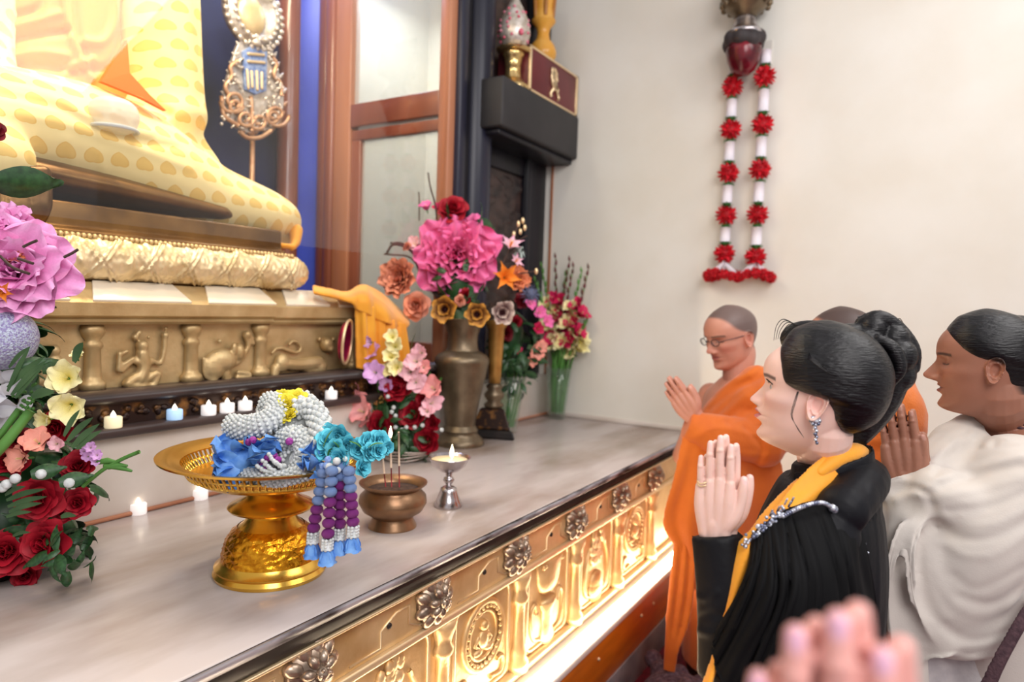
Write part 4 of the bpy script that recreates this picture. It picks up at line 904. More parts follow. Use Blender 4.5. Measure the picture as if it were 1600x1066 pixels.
# ================================================================= TEALIGHTS
def tealight(col, est):
    m1 = mat('candle_wax', col, rough=.5, emit=col, estr=est); m2 = mat('candle_flame', (1, .9, .75), emit=(1, .86, .66), estr=4.)
    return (m1, m2)
tlb = mesh('candle_body', *lathe([(0, .0), (.0225, .0), (.0235, .002), (.0235, .030), (.021, .0325), (.012, .0315), (0, .031)], 24))
tlf = mesh('flame_tip', *lathe([(0, .029), (.006, .032), (.0075, .037), (.004, .044), (.0004, .050)], 12))
TL = [(177, 'ivory', 0, 'ivory tealight by itself at the left end of the dark ledge'), (273, 'blue', 0, 'bluish glowing tealight on the dark ledge'), (326, 'white', 0, 'white tealight on the dark ledge, next right of the bluish one'),
      (355, 'white', 0, 'middle of three close white tealights on the dark ledge'), (383, 'white', 0, 'white tealight on the dark ledge, last of three close ones before the garland'), (429, 'white', 0, 'white tealight on the ledge directly behind the yellow chrysanthemums'),
      (471, 'white', 0, 'white tealight on the ledge half hidden by the garland top'), (517, 'white', 0, 'white tealight on the ledge beside the low pink bouquet'),
      (216, 'white', 1, 'white tealight on the marble top, clear of the gold tray'), (313, 'white', 2, 'white tealight on the marble top tucked under the gold tray rim')]
TM = dict(ivory=tealight(S(250, 232, 190), .5), blue=tealight(S(176, 212, 250), .5), white=tealight(S(250, 244, 242), .4))
bodies = {k: tlb.copy() for k in TM}; flames = {k: tlf.copy() for k in TM}
for px, kind, on, lb in TL:
    p = at_y(px, 640, 2.012) if not on else at_z(px, 803 if on == 1 else 780, TZ)
    p[2] = 1.2062 if not on else TZ + .0003
    t = thing('tealight', p, lb, 'candle', 'LED tealights along the altar')
    b = place('candle_body', bodies[kind], trs(p), t, TM[kind][0]); f = place('flame_tip', flames[kind], trs(p), t, TM[kind][1])

# ================================================================= BRASS VASE + BIG BOUQUET
vb = at_z(718, 694, TZ); vo = A([vb[0], vb[1], TZ]); VD = (vb - CAMO) @ FWD
va = thing('brass_vase', vo, 'tall old brass vase holding the bouquet with the giant pink peony', 'vase')
obj('foot', lathe([(0, .0005), (.117, .0005), (.119, .014), (.108, .03), (.090, .046), (.083, .062), (.088, .070), (.080, .082), (.073, .094), (0, .094)], 40, vo), M['brass'], va, auto=1.)
obj('body', lathe([(0, .09), (.073, .092), (.078, .14), (.090, .21), (.106, .29), (.122, .365), (.130, .395), (.129, .412), (.116, .428), (.096, .440), (.080, .450), (0, .452)], 44, vo), M['brass'], va, auto=1.2)
obj('neck', lathe([(0, .446), (.080, .449), (.074, .462), (.071, .49), (.071, .52), (.080, .556), (.097, .590), (.102, .598), (.098, .602), (.085, .585), (.06, .54), (0, .53)], 40, vo), M['brass'], va, auto=1.2)
bq = thing('peony_bouquet', vo + A([0, 0, .53]), 'artificial bouquet with a giant pink peony in the tall brass vase', 'bouquet')
def BD(px, py, dz=0.): return at_d(px, py, VD - .04 + dz)
u_ = VD / FPX
def BL(kind, name, px, py, rpx, up=.3, side=0., dz=0., label=None): return bloom(kind, name, BD(px, py, dz), toward(0, 0, up, side), rpx * u_, bq, label)
BL('peony', 'peony', 714, 402, 64, .1, .05, .02, 'giant bright pink peony')
BL('rose', 'rose', 707, 327, 26, .5, 0, 0, 'dark red rose at the top')
BL('hotpink', 'tulip', 667, 328, 15, 1.4, -.3, .0, 'pink tulip-like bud')
BL('protea', 'protea', 629, 436, 34, .1, -.5, .0, 'large dusty orange protea'); BL('dusty', 'rose', 650, 478, 24, .1, -.2, -.06, 'dusty salmon rose')
BL('poppy', 'poppy', 697, 484, 27, 0, -.2, -.1, 'gold edged poppy with dark heart'); BL('poppy', 'poppy', 745, 492, 25, 0, .1, -.1, 'gold edged poppy with dark heart'); BL('palepoppy', 'poppy', 783, 489, 25, 0, .3, -.08, 'pale grey pink poppy')
BL('lily', 'lily', 788, 434, 27, .1, .3, -.05, 'orange lily'); BL('carnation', 'carnation', 808, 436, 20, .2, .6, .02, 'brown orange carnation')
BL('pinklily', 'lily', 796, 388, 24, .8, .3, .0, 'pale pink lily'); BL('pinklily', 'lily', 804, 410, 16, .4, .6, .0, 'pale pink lily'); BL('thistle', 'thistle', 829, 460, 15, .5, .5, .0, 'grey blue thistle')
BL('palepink', 'magnolia_bud', 652, 385, 18, .5, -.6, .03); BL('dusty', 'bud', 636, 385, 9, .8, -.6, .0); BL('rose', 'rose', 728, 462, 12, 0, 0, -.06); BL('dusty', 'bud', 719, 470, 10, 0, .2, -.1); BL('magenta', 'blossom', 690, 330, 16, .9, -.4, .05); BL('hotpink', 'blossom', 742, 345, 12, .9, .4, .05)
place('leaf', leafA, frame_z(BD(745, 350), RIGHT * .8 + UP * -.25 + TOCAM * .3, .15, 0), bq); place('leaf', leafA, frame_z(BD(700, 346), RIGHT * -.8 + UP * .1 + TOCAM * .3, .12, 1), bq)
place('leaf', leafB, frame_z(BD(745, 355), RIGHT * .9 + UP * -.1, .13, 2), bq)
leaves(30, BD(722, 440, -.01), (.13, .09, .11), bq, .08)
obj('foliage_core', remesh(join(ball(BD(722, 440, .03), (.11, .08, .13), 16, 12), pill([BD(718, 490, .04), vo + A([0, 0, .55])], .055, 12)), .012, 2), M['leaf'], bq)
def TW(pts, r=.004): obj('twig', tube(spline([BD(*p) for p in pts], 14), r, 6), M['twig'], bq)
TW([(683, 350), (680, 320), (672, 290), (669, 270)]); TW([(655, 345), (655, 310), (654, 300)], .003); TW([(690, 470), (660, 420), (640, 390), (615, 382), (604, 396)], .006); TW([(676, 450), (655, 410), (632, 382), (610, 380)], .005); TW([(660, 425), (640, 402), (612, 398), (600, 397)], .004)
TW([(684, 465), (668, 445), (654, 420), (650, 400)], .007); TW([(782, 420), (800, 380), (810, 350), (816, 342)]); TW([(795, 390), (812, 375), (824, 368)], .003); TW([(640, 470), (662, 480), (680, 470)], .004); TW([(800, 430), (822, 426), (838, 424)], .003)
for p in ((803, 366), (810, 350), (817, 345), (800, 378), (813, 362), (820, 356), (838, 424)): obj('berry', ball(BD(*p), (.009, .009, .016), 8, 6), M['goldline'], bq)
for i in range(10):
    c_ = BD(812, 397); d_ = A([random.gauss(0, 1) for _ in range(3)]); obj('pale_sprig', blade(c_, c_ + d_ / np.linalg.norm(d_) * .035, .006), mat('pale_sprig', S(190, 205, 200), rough=.6) if i == 0 else bpy.data.materials['pale_sprig'], bq)

# ================================================================= LOW BOUQUET LEFT OF THE VASE
lb0 = at_z(632, 716, TZ); LD = (lb0 - CAMO) @ FWD; lo_ = A([lb0[0], lb0[1], TZ]); u2 = LD / FPX
lq = thing('gladiolus_rose_arrangement', lo_, 'low arrangement of pink gladioli and red roses before the brass vase', 'flower arrangement')
def LB(px, py, dz=0.): return at_d(px, py, LD + dz)
def LL(kind, name, px, py, rpx, up=.3, side=0., dz=0., label=None): return bloom(kind, name, LB(px, py, dz), toward(0, 0, up, side), rpx * u2, lq, label)
M['wire'] = mat('pale_wire', S(196, 180, 170), rough=.4, metal=.5)
obj('dish', lathe([(0, .0005), (.085, .0005), (.10, .02), (.102, .05), (.097, .05), (.09, .02), (0, .012)], 30, lo_), M['vaseglass'], lq)
for i in range(4): obj('wire_hoop', tube([lo_ + A([(.105 + .004 * i) * math.cos(a), (.105 + .004 * i) * math.sin(a), .012 + .011 * i + .004 * math.sin(3 * a + i)]) for a in np.linspace(0, 2 * PI, 40, endpoint=False)], .0028, 6, closed=True), M['wire'], lq)
obj('foam', remesh(join(ball(lo_ + A([0, 0, .07]), (.07, .065, .06), 14, 10), ball(LB(630, 640, .05), (.08, .06, .12), 14, 10)), .012, 2), M['leaf'], lq)
for a in ((620, 607, 24), (645, 648, 26), (594, 664, 24), (668, 688, 25), (626, 590, 18), (676, 662, 16), (660, 625, 14)):
    LL('rose', 'rose', *a, random.uniform(0, .6), random.uniform(-.4, .4), -.05, 'dark red rose')
for k_, pts in (('lilac', ((584, 553, 17), (588, 583, 18), (606, 602, 12), (580, 535, 9))), ('cream', ((612, 560, 14), (618, 543, 14), (614, 528, 12), (622, 575, 13), (610, 580, 12))), ('palepink', ((652, 566, 16), (642, 582, 16), (650, 598, 16), (660, 552, 14), (672, 632, 17), (668, 645, 12))),
                ('pink', ((556, 630, 20), (570, 645, 22), (560, 612, 14), (680, 610, 19), (578, 655, 16), (662, 575, 12))), ):
    for a in pts: LL(k_, 'gladiolus', a[0], a[1], a[2] * 1.35, random.uniform(.0, .6), random.uniform(-.5, .5) - (.3 if a[0] < 600 else 0), random.uniform(-.10, -.03), dict(lilac='lilac gladiolus bloom', cream='creamy yellow gladiolus bloom', palepink='pale pink gladiolus bloom', pink='salmon pink gladiolus bloom')[k_])
for a, b in (((600, 690), (578, 515)), ((625, 690), (617, 520)), ((640, 690), (664, 545)), ((610, 690), (540, 600)), ((645, 680), (690, 590)), ((630, 690), (640, 560))): stems([(LB(*a), LB(*b, .03))], .005, lq)
for a in ((606, 620), (612, 644), (618, 650), (635, 668), (628, 672), (660, 665), (618, 668), (648, 668), (690, 672), (615, 637)): obj('white_berry', ball(LB(*a, -.09), .0095, 9, 6), M['bud'], lq)
leaves(60, LB(634, 655, .03), (.13, .10, .11), lq, .075); leaves(34, lo_ + A([0, 0, .09]) + TOCAM * .03, (.085, .085, .06), lq, .06)
for a, b in (((560, 640), (530, 622)), ((560, 650), (528, 632)), ((565, 655), (530, 645)), ((590, 600), (575, 560)), ((640, 560), (650, 520)), ((670, 620), (672, 580)), ((560, 600), (545, 590))): obj('grass_leaf', blade(LB(*a), LB(*b), .010), M['frond'], lq)
for a, b in (((640, 720), (672, 728)), ((650, 722), (690, 722)), ((610, 715), (590, 706))): obj('leaf_blade', blade(LB(*a, -.06), LB(*b, -.06), .022), M['leaf'], lq)
for c_ in ((600, 625), (640, 600), (655, 610), (592, 640)):
    obj('seed_spray', join(*[ball(LB(c_[0] + random.gauss(0, 6), c_[1] + random.gauss(0, 7), -.03), .006, 6, 4) for _ in range(16)]), mat('seed', S(150, 130, 60), S(180, 110, 60), nscale=40) if c_[0] == 600 else bpy.data.materials['seed'], lq)

# ================================================================= CANDLE STAND, GLASS VASES BEHIND
sb = at_z(772, 684, TZ); so = A([sb[0] + .02, sb[1] + .02, TZ]); SD = (so - CAMO) @ FWD
cs = thing('candle_stand', so, 'worn gilded candle stand with dark stepped foot behind the brass vase', 'candlestick')
tri = lambda r, z: [so + A([r * math.cos(a), r * math.sin(a), z]) for a in (math.radians(-95), math.radians(25), math.radians(145))]
def frustum(r0, r1, z0, z1, rot=-100, n=3):
    P0 = [so + A([r0 * math.cos(math.radians(rot + 360 / n * i)), r0 * math.sin(math.radians(rot + 360 / n * i)), z0]) for i in range(n)]
    P1 = [so + A([r1 * math.cos(math.radians(rot + 360 / n * i)), r1 * math.sin(math.radians(rot + 360 / n * i)), z1]) for i in range(n)]
    return A(P0 + P1), [tuple(range(n))[::-1], tuple(range(n, 2 * n))] + [(i, (i + 1) % n, (i + 1) % n + n, i + n) for i in range(n)]
obj('foot', frustum(.155, .135, .0005, .045), M['edge2'], cs, bevel=.010, smooth=False); obj('foot_block', frustum(.12, .075, .045, .15), M['carvegold'], cs, bevel=.008, smooth=False)
obj('knop', lathe([(0, .145), (.045, .15), (.052, .165), (.034, .182), (.050, .205), (.052, .22), (.034, .24), (.044, .256), (.030, .275), (0, .28)], 26, so), M['brass'], cs)
obj('shaft', lathe([(0, .27), (.030, .275), (.033, .34), (.038, .46), (.042, .55), (.055, .57), (.055, .59), (0, .60)], 20, so), mat('old_gilding', S(150, 104, 48), S(190, 142, 74), rough=.4, metal=.5, nscale=12), cs)
def glass_vase(name, c, rb, rt, h, lb, m=None):
    g = thing(name, c, lb, 'vase')
    obj('wall', lathe([(0, .001), (rb, .001), (rb * 1.02, .02), (rb + (rt - rb) * .5, h * .55), (rt, h), (rt - .004, h), (rb + (rt - rb) * .5 - .005, h * .55), (rb - .004, .028), (0, .024)], 30, c), M['vaseglass'], g)
    obj('water', lathe([(0, .026), (rb - .005, .03), (rb + (rt - rb) * .5 - .007, h * .55), (rb + (rt - rb) * .62 - .007, h * .68), (0, h * .68)], 26, c), M['vasewater'], g); return g
M['vasewater'] = glass_mat('vase_water', (.86, .95, .86), 0, 1.33)
g1b = at_z(797, 681, TZ); g1 = A([g1b[0] + .08, g1b[1] + .06, TZ]); GD = (g1 - CAMO) @ FWD
glass_vase('glass_vase', g1, .045, .085, .30, 'slim glass vase between the gilded candle stand and the gladioli')
q1 = thing('rose_bunch', g1 + A([0, 0, .03]), 'bunch of red roses and pink blooms in the slim glass vase', 'bouquet')
def GB(px, py, dz=0.): return at_d(px, py, GD + dz)
u3 = GD / FPX
for k_, px, py, r, lbl in (('hotpink', 826, 476, 14, 'bright pink gladiolus bloom'), ('hotpink', 840, 490, 16, 'bright pink gladiolus bloom'), ('hotpink', 852, 504, 15, 'bright pink gladiolus bloom'), ('rose', 806, 503, 12, 'red rose'), ('magenta', 838, 515, 13, None), ('dark_rose', 815, 470, 14, None), ('salmon', 834, 552, 17, 'coral pink bloom'), ('salmon', 842, 543, 14, 'coral pink bloom'), ('salmon', 828, 566, 12, None), ('magenta', 808, 549, 9, None), ('dark_rose', 790, 520, 15, None)):
    bloom(k_, 'bloom', GB(px, py, -.03), toward(0, 0, .2, .5), r * u3, q1, lbl)
leaves(80, GB(805, 545, .02), (.13, .12, .17), q1, .10); leaves(14, GB(812, 600, 0), (.08, .08, .06), q1, .07)
obj('foliage_core', remesh(join(ball(GB(800, 525, .06), (.07, .06, .13), 14, 10)), .014, 2), M['leaf'], q1)
stems([(g1 + A([.02 * math.cos(i), .02 * math.sin(i), .03]), GB(792 + 7 * i, 560, .02)) for i in range(6)], .006, q1)
obj('bud', ball(GB(772, 592, -.06), (.012, .012, .02), 9, 7), M['goldline'], q1)
g2b = at_z(876, 654, TZ); g2 = A([g2b[0] - .01, g2b[1] + .02, TZ]); ED = (g2 - CAMO) @ FWD; u4 = ED / FPX
glass_vase('glass_vase', g2, .050, .082, .31, 'green looking glass vase of gladioli in the corner by the cream wall')
def EB(px, py, dz=0.): return at_d(px, py, ED + dz)
SPK = [(846, 418, 'cream', 500, 'creamy gladiolus stem leaning left out of the corner vase'), (868, 404, 'magenta', 478, 'tall dark gladiolus stem at the left of the corner vase'), (884, 432, 'cream', 470, 'pale gladiolus stem standing between two dark ones'), (898, 410, 'magenta', 490, 'crimson gladiolus stem in the middle of the corner vase'), (908, 420, 'magenta', 480, 'narrow dark gladiolus bud stem beside the crimson one'), (922, 428, 'cream', 500, 'creamy gladiolus stem, second from the cream wall'), (941, 424, 'magenta', 520, 'crimson gladiolus stem leaning towards the cream wall'), (836, 440, 'cream', 480, 'short creamy gladiolus stem behind the pink blooms'), (929, 500, 'cream', 540, 'low creamy gladiolus stem hanging over the vase front')]
for i, (px, py, kd, yb, lb) in enumerate(SPK):
    a = 2 * PI * i / 9; b0 = g2 + A([.028 * math.cos(a), .028 * math.sin(a), .04]); tp_ = EB(px, py, random.uniform(-.05, .05)); tp_[0] = min(tp_[0], 3.655)
    mid = g2 + A([.045 * math.cos(a), .045 * math.sin(a), .30]) * 1.0 + (tp_ - g2) * A([.15, .15, 0])
    s = thing('gladiolus', b0, lb, 'flower', 'gladioli in the corner vase')
    cv = spline([b0, mid, (mid * .45 + tp_ * .55) + A([0, 0, .01]), tp_], 40); obj('stem', tube(cv, np.linspace(.009, .003, 40), 7), M['stem'], s)
    k0 = 19; 
    for j in range(11):
        t = j / 10; p = cv[min(39, int(19 + 20 * t))]; sd = RIGHT * (1 if j % 2 else -1) * .7 + TOCAM * .7 + UP * (.4 + t)
        if t < (.5 if i not in (4,) else 0): bloom(kd, 'floret', p + sd * .008, sd, (20 - 8 * t) * u4, s, None)
        else: obj('bud', xf(lathe([(0, -.004), (.010, .012), (.009, .028), (.0004, .052)], 8), frame_z(p, sd * .35 + UP * 1.2, 1.15 - .4 * t)), M['stem'] if kd == 'cream' else M['darkbud'] if 'darkbud' in M else M.setdefault('darkbud', mat('dark_red_bud', S(110, 24, 44), S(84, 70, 50), rough=.5, nscale=30)), s)
    for j in range(2):
        a2 = random.uniform(0, 6); e = g2 + A([.06 * math.cos(a2), .06 * math.sin(a2), random.uniform(.36, .5)]); obj('leaf', blade(b0, e, .016, 0), M['stem'], s)

# ================================================================= BIG BOUQUET AT THE LEFT EDGE
hb = at_z(40, 905, TZ); ho = A([hb[0] - .02, hb[1] + .10, TZ]); HD = (ho - CAMO) @ FWD - .08
hq = thing('large_flower_arrangement', ho, 'large mixed arrangement of red roses, fronds and pink peonies on the altar', 'flower arrangement')
u5 = HD / FPX
def HB(px, py, dz=0.): return at_d(px, py, HD + dz)
def HL(kind, name, px, py, rpx, up=.2, side=.3, dz=0., label=None): return bloom(kind, name, HB(px, py, dz), toward(0, 0, up, side), rpx * u5, hq, label)
obj('basket', lathe([(0, .001), (.10, .001), (.13, .05), (.14, .10), (.12, .10), (0, .08)], 26, ho + A([-.03, .02, 0])), M['edge2'], hq)
obj('foliage_core', remesh(join(ball(HB(-10, 740, .14), (.11, .09, .19), 16, 12), ball(HB(-20, 560, .16), (.07, .07, .17), 16, 12), ball(HB(10, 820, .12), (.11, .10, .11), 16, 12)), .014, 2), M['leaf'], hq)
for px, py, r in ((123, 730, 30), (62, 780, 38), (122, 786, 26), (70, 850, 40), (12, 862, 42), (14, 722, 32), (88, 668, 30), (40, 900, 24), (100, 800, 20)): HL('rose', 'rose', px, py, r, random.uniform(-.1, .5), random.uniform(0, .5), -.02 if r > 30 else .02, 'deep red rose')
HL('dark_rose', 'rose', -16, 206, 26, .3, .3, .05, 'dark maroon rose'); HL('dark_rose', 'rose', 30, 690, 24)
HL('cream', 'gladiolus', 108, 592, 36, .2, .3, 0, 'pale yellow gladiolus bloom'); HL('cream', 'gladiolus', 112, 632, 36, -.2, .4, -.03, 'pale yellow gladiolus bloom'); HL('cream', 'gladiolus', 78, 655, 22, .0, -.3, -.01, 'pale yellow gladiolus bloom'); HL('cream', 'gladiolus', 122, 560, 14, 1.2, .3, .02)
HL('salmon', 'gladiolus', 62, 694, 28, .6, .2, -.04, 'salmon gladiolus bloom'); HL('salmon', 'gladiolus', 42, 716, 28, .1, -.3, -.03, 'salmon gladiolus bloom'); HL('salmon', 'gladiolus', 20, 675, 14); HL('palepink', 'gladiolus', 90, 694, 16)
for px, py, r in ((142, 700, 12), (152, 712, 12), (138, 714, 12), (150, 722, 10), (132, 706, 9)): HL('lilac', 'hyacinth_floret', px, py, r, .3, .5, .0, 'small lilac pink floret')
HL('palepeony', 'peony', 22, 425, 84, .2, .5, -.02, 'large translucent pink peony'); HL('palepeony', 'peony', 8, 360, 44, .5, .1, .0, 'large translucent pink peony')
HL('carnation', 'carnation', 40, 462, 32, -.4, .4, .02, 'orange carnation'); HL('carnation', 'carnation', 22, 398, 18, .5, .3, -.04, 'orange carnation'); HL('lily', 'lily', 6, 455, 20, -.2, .3, -.08, 'yellow orange lily'); HL('carnation', 'carnation', 8, 385, 16)
M['glitter'] = mat('lavender_glitter', S(150, 140, 190), S(196, 206, 226), rough=.35, metal=.35, nscale=220, detail=2, bump=1., bscale=260, lo=.42, hi=.58)
obj('glitter_ball', ball(HB(2, 528, -.03), 49 * u5, 32, 22), M['glitter'], hq, label='lavender glitter ball')
M['whitepetal'] = mat('white_hydrangea', S(214, 214, 226), S(236, 236, 240), rough=.6, nscale=20)
for i in range(26):
    V, F, t = petal(.035, .022, 40, 40, .3, .004, 5, 5); c_ = HB(random.uniform(-30, 22), random.uniform(585, 665), random.uniform(-.05, .02)); obj('hydrangea_petal', xf((V, F), frame_z(c_, toward(0, 0, random.uniform(-.6, .8), random.uniform(-.4, .9)), 1, random.uniform(0, 6))), M['whitepetal'], hq)
place('leaf', leafA, frame_z(HB(-8, 286, -.02), RIGHT * .92 + UP * -.38 + TOCAM * .1, .155, .3), hq, label='long dark green leaf')
def HBl(a, b, w, m='frond', dz=0.): obj('frond_blade', blade(HB(*a, dz), HB(*b, dz - .02), w, .004, up=TOCAM), M[m], hq)
for a, b, w in (((12, 612), (48, 540), .006), ((12, 606), (72, 556), .007), ((18, 618), (74, 562), .007), ((24, 622), (70, 570), .006), ((14, 575), (46, 542), .005), ((116, 566), (130, 535), .010), ((105, 690), (146, 652), .007), ((112, 700), (156, 662), .007), ((120, 702), (160, 672), .006), ((100, 682), (125, 640), .006), ((10, 782), (72, 764), .006), ((12, 792), (74, 776), .006), ((14, 800), (66, 786), .006), ((8, 774), (40, 760), .005), ((10, 808), (50, 800), .005), ((50, 620), (86, 612), .010), ((20, 838), (48, 832), .004), ((95, 808), (120, 806), .006)): HBl(a, b, w, 'frond', -.07)
obj('thick_stem', tube(spline([HB(-20, 720, -.07), HB(10, 690, -.07), HB(48, 642, -.05)], 12), np.linspace(.013, .010, 12), 10), M['stem'], hq, label='thick green gladiolus stem'); obj('thick_stem', tube(spline([HB(-20, 700, -.05), HB(0, 680, -.06), HB(30, 640, -.05)], 12), .007, 8), M['stem'], hq)
obj('bud_stem', tube(spline([HB(130, 760, .02), HB(160, 735, 0), HB(190, 718, 0), HB(218, 706, 0)], 14), .0045, 7), M['stem'], hq)
for a, b in (((155, 722), (182, 722)), ((165, 728), (205, 736)), ((170, 730), (198, 728))): obj('flower_bud', pill([HB(*a), HB((a[0] + b[0]) / 2, (a[1] + b[1]) / 2 - 2), HB(*b)], [.006, .007, .003], 8), M['stem'], hq)
for a in ((10, 757), (24, 748), (64, 741), (108, 755), (4, 762)): obj('pearl', ball(HB(*a, -.09), .0105, 12, 8), M['bud'], hq)
for a, sp in (((48, 742), .07), ((92, 755), .07), ((32, 570), .06)): place('leaf', leafA, frame_z(HB(*a, -.08), RIGHT * .7 + UP * .3 + TOCAM * .4, sp, 0), hq, None).data
leaves(56, HB(40, 790, .09), (.15, .09, .15), hq, .085); leaves(26, HB(112, 860, -.01), (.05, .05, .05), hq, .055); leaves(36, HB(-10, 600, .08), (.10, .10, .18), hq, .08)
for cen_, rad_, k_ in ((HB(-10, 740, .14), (.15, .13, .22), 90), (HB(-20, 550, .16), (.11, .11, .21), 90), (HB(20, 820, .12), (.15, .13, .13), 50)):
    for i in range(k_):
        d_ = A([random.gauss(0, 1), random.gauss(0, 1), random.gauss(0, 1)]); d_ /= np.linalg.norm(d_)
        if d_ @ TOCAM > .45: continue
        place('leaf', random.choice((leafA, leafB)), frame_z(cen_ + d_ * A(rad_) * .97, d_ * .6 + A([0, 0, .5]), random.uniform(.07, .12), random.uniform(0, 6)), hq)
for px, py, r, kd, dz in ((-70, 760, 34, 'rose', .06), (-60, 840, 36, 'rose', .02), (-110, 700, 30, 'rose', .16), (-50, 640, 34, 'cream', .08), (-90, 560, 40, 'palepeony', .10), (-60, 470, 40, 'carnation', .06), (-120, 800, 30, 'salmon', .16), (-30, 300, 34, 'palepeony', .06), (-150, 620, 32, 'dark_rose', .2), (-130, 470, 34, 'hotpink', .18)):
    bloom(kd, dict(cream='gladiolus', salmon='gladiolus', hotpink='gladiolus', palepeony='peony', dark_rose='rose').get(kd, kd), HB(px, py, dz), TOCAM * .6 - RIGHT * .8 + UP * .3, r * u5, hq)
stems([(HB(-20, 600, .12), HB(-16, 214, .06)), (HB(-20, 480, .12), HB(-10, 290, .0)), (HB(-15, 560, .12), HB(10, 370, .04)), (HB(-15, 600, .12), HB(2, 520, .0))], .006, hq)
for i in range(40): obj('sprig_seed', ball(HB(44 + random.gauss(0, 8), 630 + random.gauss(0, 13), -.03), .004, 6, 4), M['stem'], hq)
for pts in (((28, 404), (40, 408), (52, 412)), ((0, 400), (20, 418), (46, 428)), ((100, 402), (112, 396), (122, 390)), ((36, 386), (48, 380), (58, 376))): obj('twig', tube(spline([HB(*p, -.16) for p in pts], 10), .003, 6), M['twig'], hq)

# ================================================================= WALL LAMP + GARLANDS ON THE CREAM WALL
LX = 3.62
wl = thing('hanging_vessel', at_x(1160, 118, LX), 'ornate gilt vessel with a dark red pot hung high on the cream wall', 'lamp')
wd = (at_x(1160, 60, LX) - CAMO) @ FWD; u6 = wd / FPX; wc = at_x(1160, 118, LX)
def pxprof(rows, y0): return [(r * u6, (y0 - y) * u6) for r, y in rows]
M['ruby'] = mat('dark_red_glass', S(70, 10, 22), S(130, 24, 40), rough=.2, nscale=10)
M['charred'] = mat('dark_grey_bag', S(62, 54, 56), S(40, 34, 36), rough=.7, nscale=10)
obj('ornate_bowl', lathe(pxprof([(0, -40), (34, -40), (38, -10), (37, 4), (33, 14), (24, 22), (17, 27), (16, 30), (0, 30)], 118), 36, wc), M['brass'], wl)
for i in range(26): a = 2 * PI * i / 26; obj('filigree', ball(wc + A([35 * u6 * math.cos(a), 35 * u6 * math.sin(a), (118 - (4 if i % 2 else 12)) * u6]), .016, 8, 6), M['brass'], wl)
obj('neck', lathe(pxprof([(0, 26), (16, 27), (15, 33), (17, 36), (18, 42), (24, 50), (30, 58), (0, 60)], 118), 30, wc), M['silver'], wl)
obj('pot', lathe(pxprof([(0, 118), (10, 117), (18, 110), (24, 96), (27, 82), (27, 74), (0, 70)], 118), 30, wc), M['ruby'], wl)
obj('dark_collar', remesh(join(*[ball(wc + A([20 * u6 * math.cos(a), 20 * u6 * math.sin(a), (118 - 66 + 3 * math.sin(3 * a)) * u6]), 14 * u6, 12, 8) for a in np.linspace(0, 2 * PI, 8, endpoint=False)]), .008, 4), M['charred'], wl)
obj('wall_bracket', join(box(3.735, 3.754, wc[1] - .06, wc[1] + .06, wc[2] + .42, wc[2] + .62), tube([(3.74, wc[1], wc[2] + .5), (3.68, wc[1], wc[2] + .52), (wc[0], wc[1], wc[2] + .5)], .015, 8)), M['brass'], wl)
M['tube'] = mat('white_paper_tube', S(232, 226, 236), rough=.6)
rb1 = FM['garlandred'][0]; lc1 = FM['garlandleaf'][0]; 
for (yy, top, reds, bot, lb) in ((.955, 112, (133, 200, 269, 336, 398), 432, 'red and white flower garland strand hanging nearer the corner'), (.795, 84, (124, 197, 267, 337, 404), 436, 'red and white flower garland strand hanging nearer the praying women')):
    X0 = 3.69
    zt = at_x(1165, top, X0)[2]
    def GZ(py): return A([X0, yy, np.interp(py, [top, 440], [zt, 1.776 + (0 if yy > .9 else -.0)])])
    g = thing('hanging_garland', GZ(440), lb, 'garland', 'garland strands hanging under the wall vessel')
    obj('cord', tube([GZ(top - 10), GZ(430)], .004, 6), M['tube'], g)
    for i, y in enumerate(reds):
        place('red_blossom', rb1, trs(GZ(y), (i, .4 * i, i), (.056, .056, .056)), g, M['petal'])
        for dy in ((-17, 19) if i < 4 else (-17,)): place('leaf_collar', lc1, trs(GZ(y + dy), (0, 0, i), (.036, .036, .020)), g, M['petal'])
    seg = [top] + list(reds)
    for a, b in zip(seg[:-1], seg[1:]): obj('paper_tube', tube([GZ(a + 20 if a != top else a), GZ(b - 19)], .026, 14), M['tube'], g)
    for i in range(9):
        a = 2 * PI * i / 9; obj('paper_strip', tube([GZ(412), GZ(430) + A([.07 * math.cos(a), .07 * math.sin(a), -.005])], .5, 6, flat=(.020, .004)), M['tube'], g)
    for i in range(13):
        a = 2 * PI * i / 13; place('red_blossom', rb1, trs(GZ(433) + A([.078 * math.cos(a) if math.cos(a) < .5 else .04, .085 * math.sin(a), .012 * math.sin(2 * a + yy * 9)]), (i, i, i), .027), g, M['petal'])
tp2 = at_x(1196, 92, 3.752)
tag(obj('tape', box(3.749, 3.7548, tp2[1] - .03, tp2[1] + .02, tp2[2] - .06, tp2[2] + .09), mat('clear_tape', S(214, 208, 200), rough=.3), smooth=False), 'yellowed tape strip on the cream wall beside the hanging vessel', 'tape')

# ================================================================= THINGS ON THE BRACKET
bz = 2.745
def BR(px, py, y=1.97): return at_y(px, py, y)
ub = at_y(799, 118, 1.975); uo = A([ub[0], 1.965, bz + .0005]); ud = (ub - CAMO) @ FWD; u7 = ud / FPX
ur = thing('gilt_urn', uo, 'tall gold urn with a jewelled egg on top on the charcoal shelf', 'urn')
obj('foot', lathe([(0, 0), (.085, 0), (.088, .012), (.078, .024), (.066, .034), (.060, .046), (.046, .058), (0, .06)], 34, uo), M['brassb'] if 'brassb' in M else M.setdefault('brassb', mat('polished_brass', S(206, 172, 112), S(224, 196, 142), rough=.18, metal=.9, nscale=8)), ur, auto=1.)
obj('stem', lathe([(0, .055), (.046, .058), (.042, .09), (.042, .115), (.045, .117), (.043, .122), (.048, .165), (.058, .176), (.056, .19), (0, .19)], 30, uo), M['brassb'], ur, auto=1.)
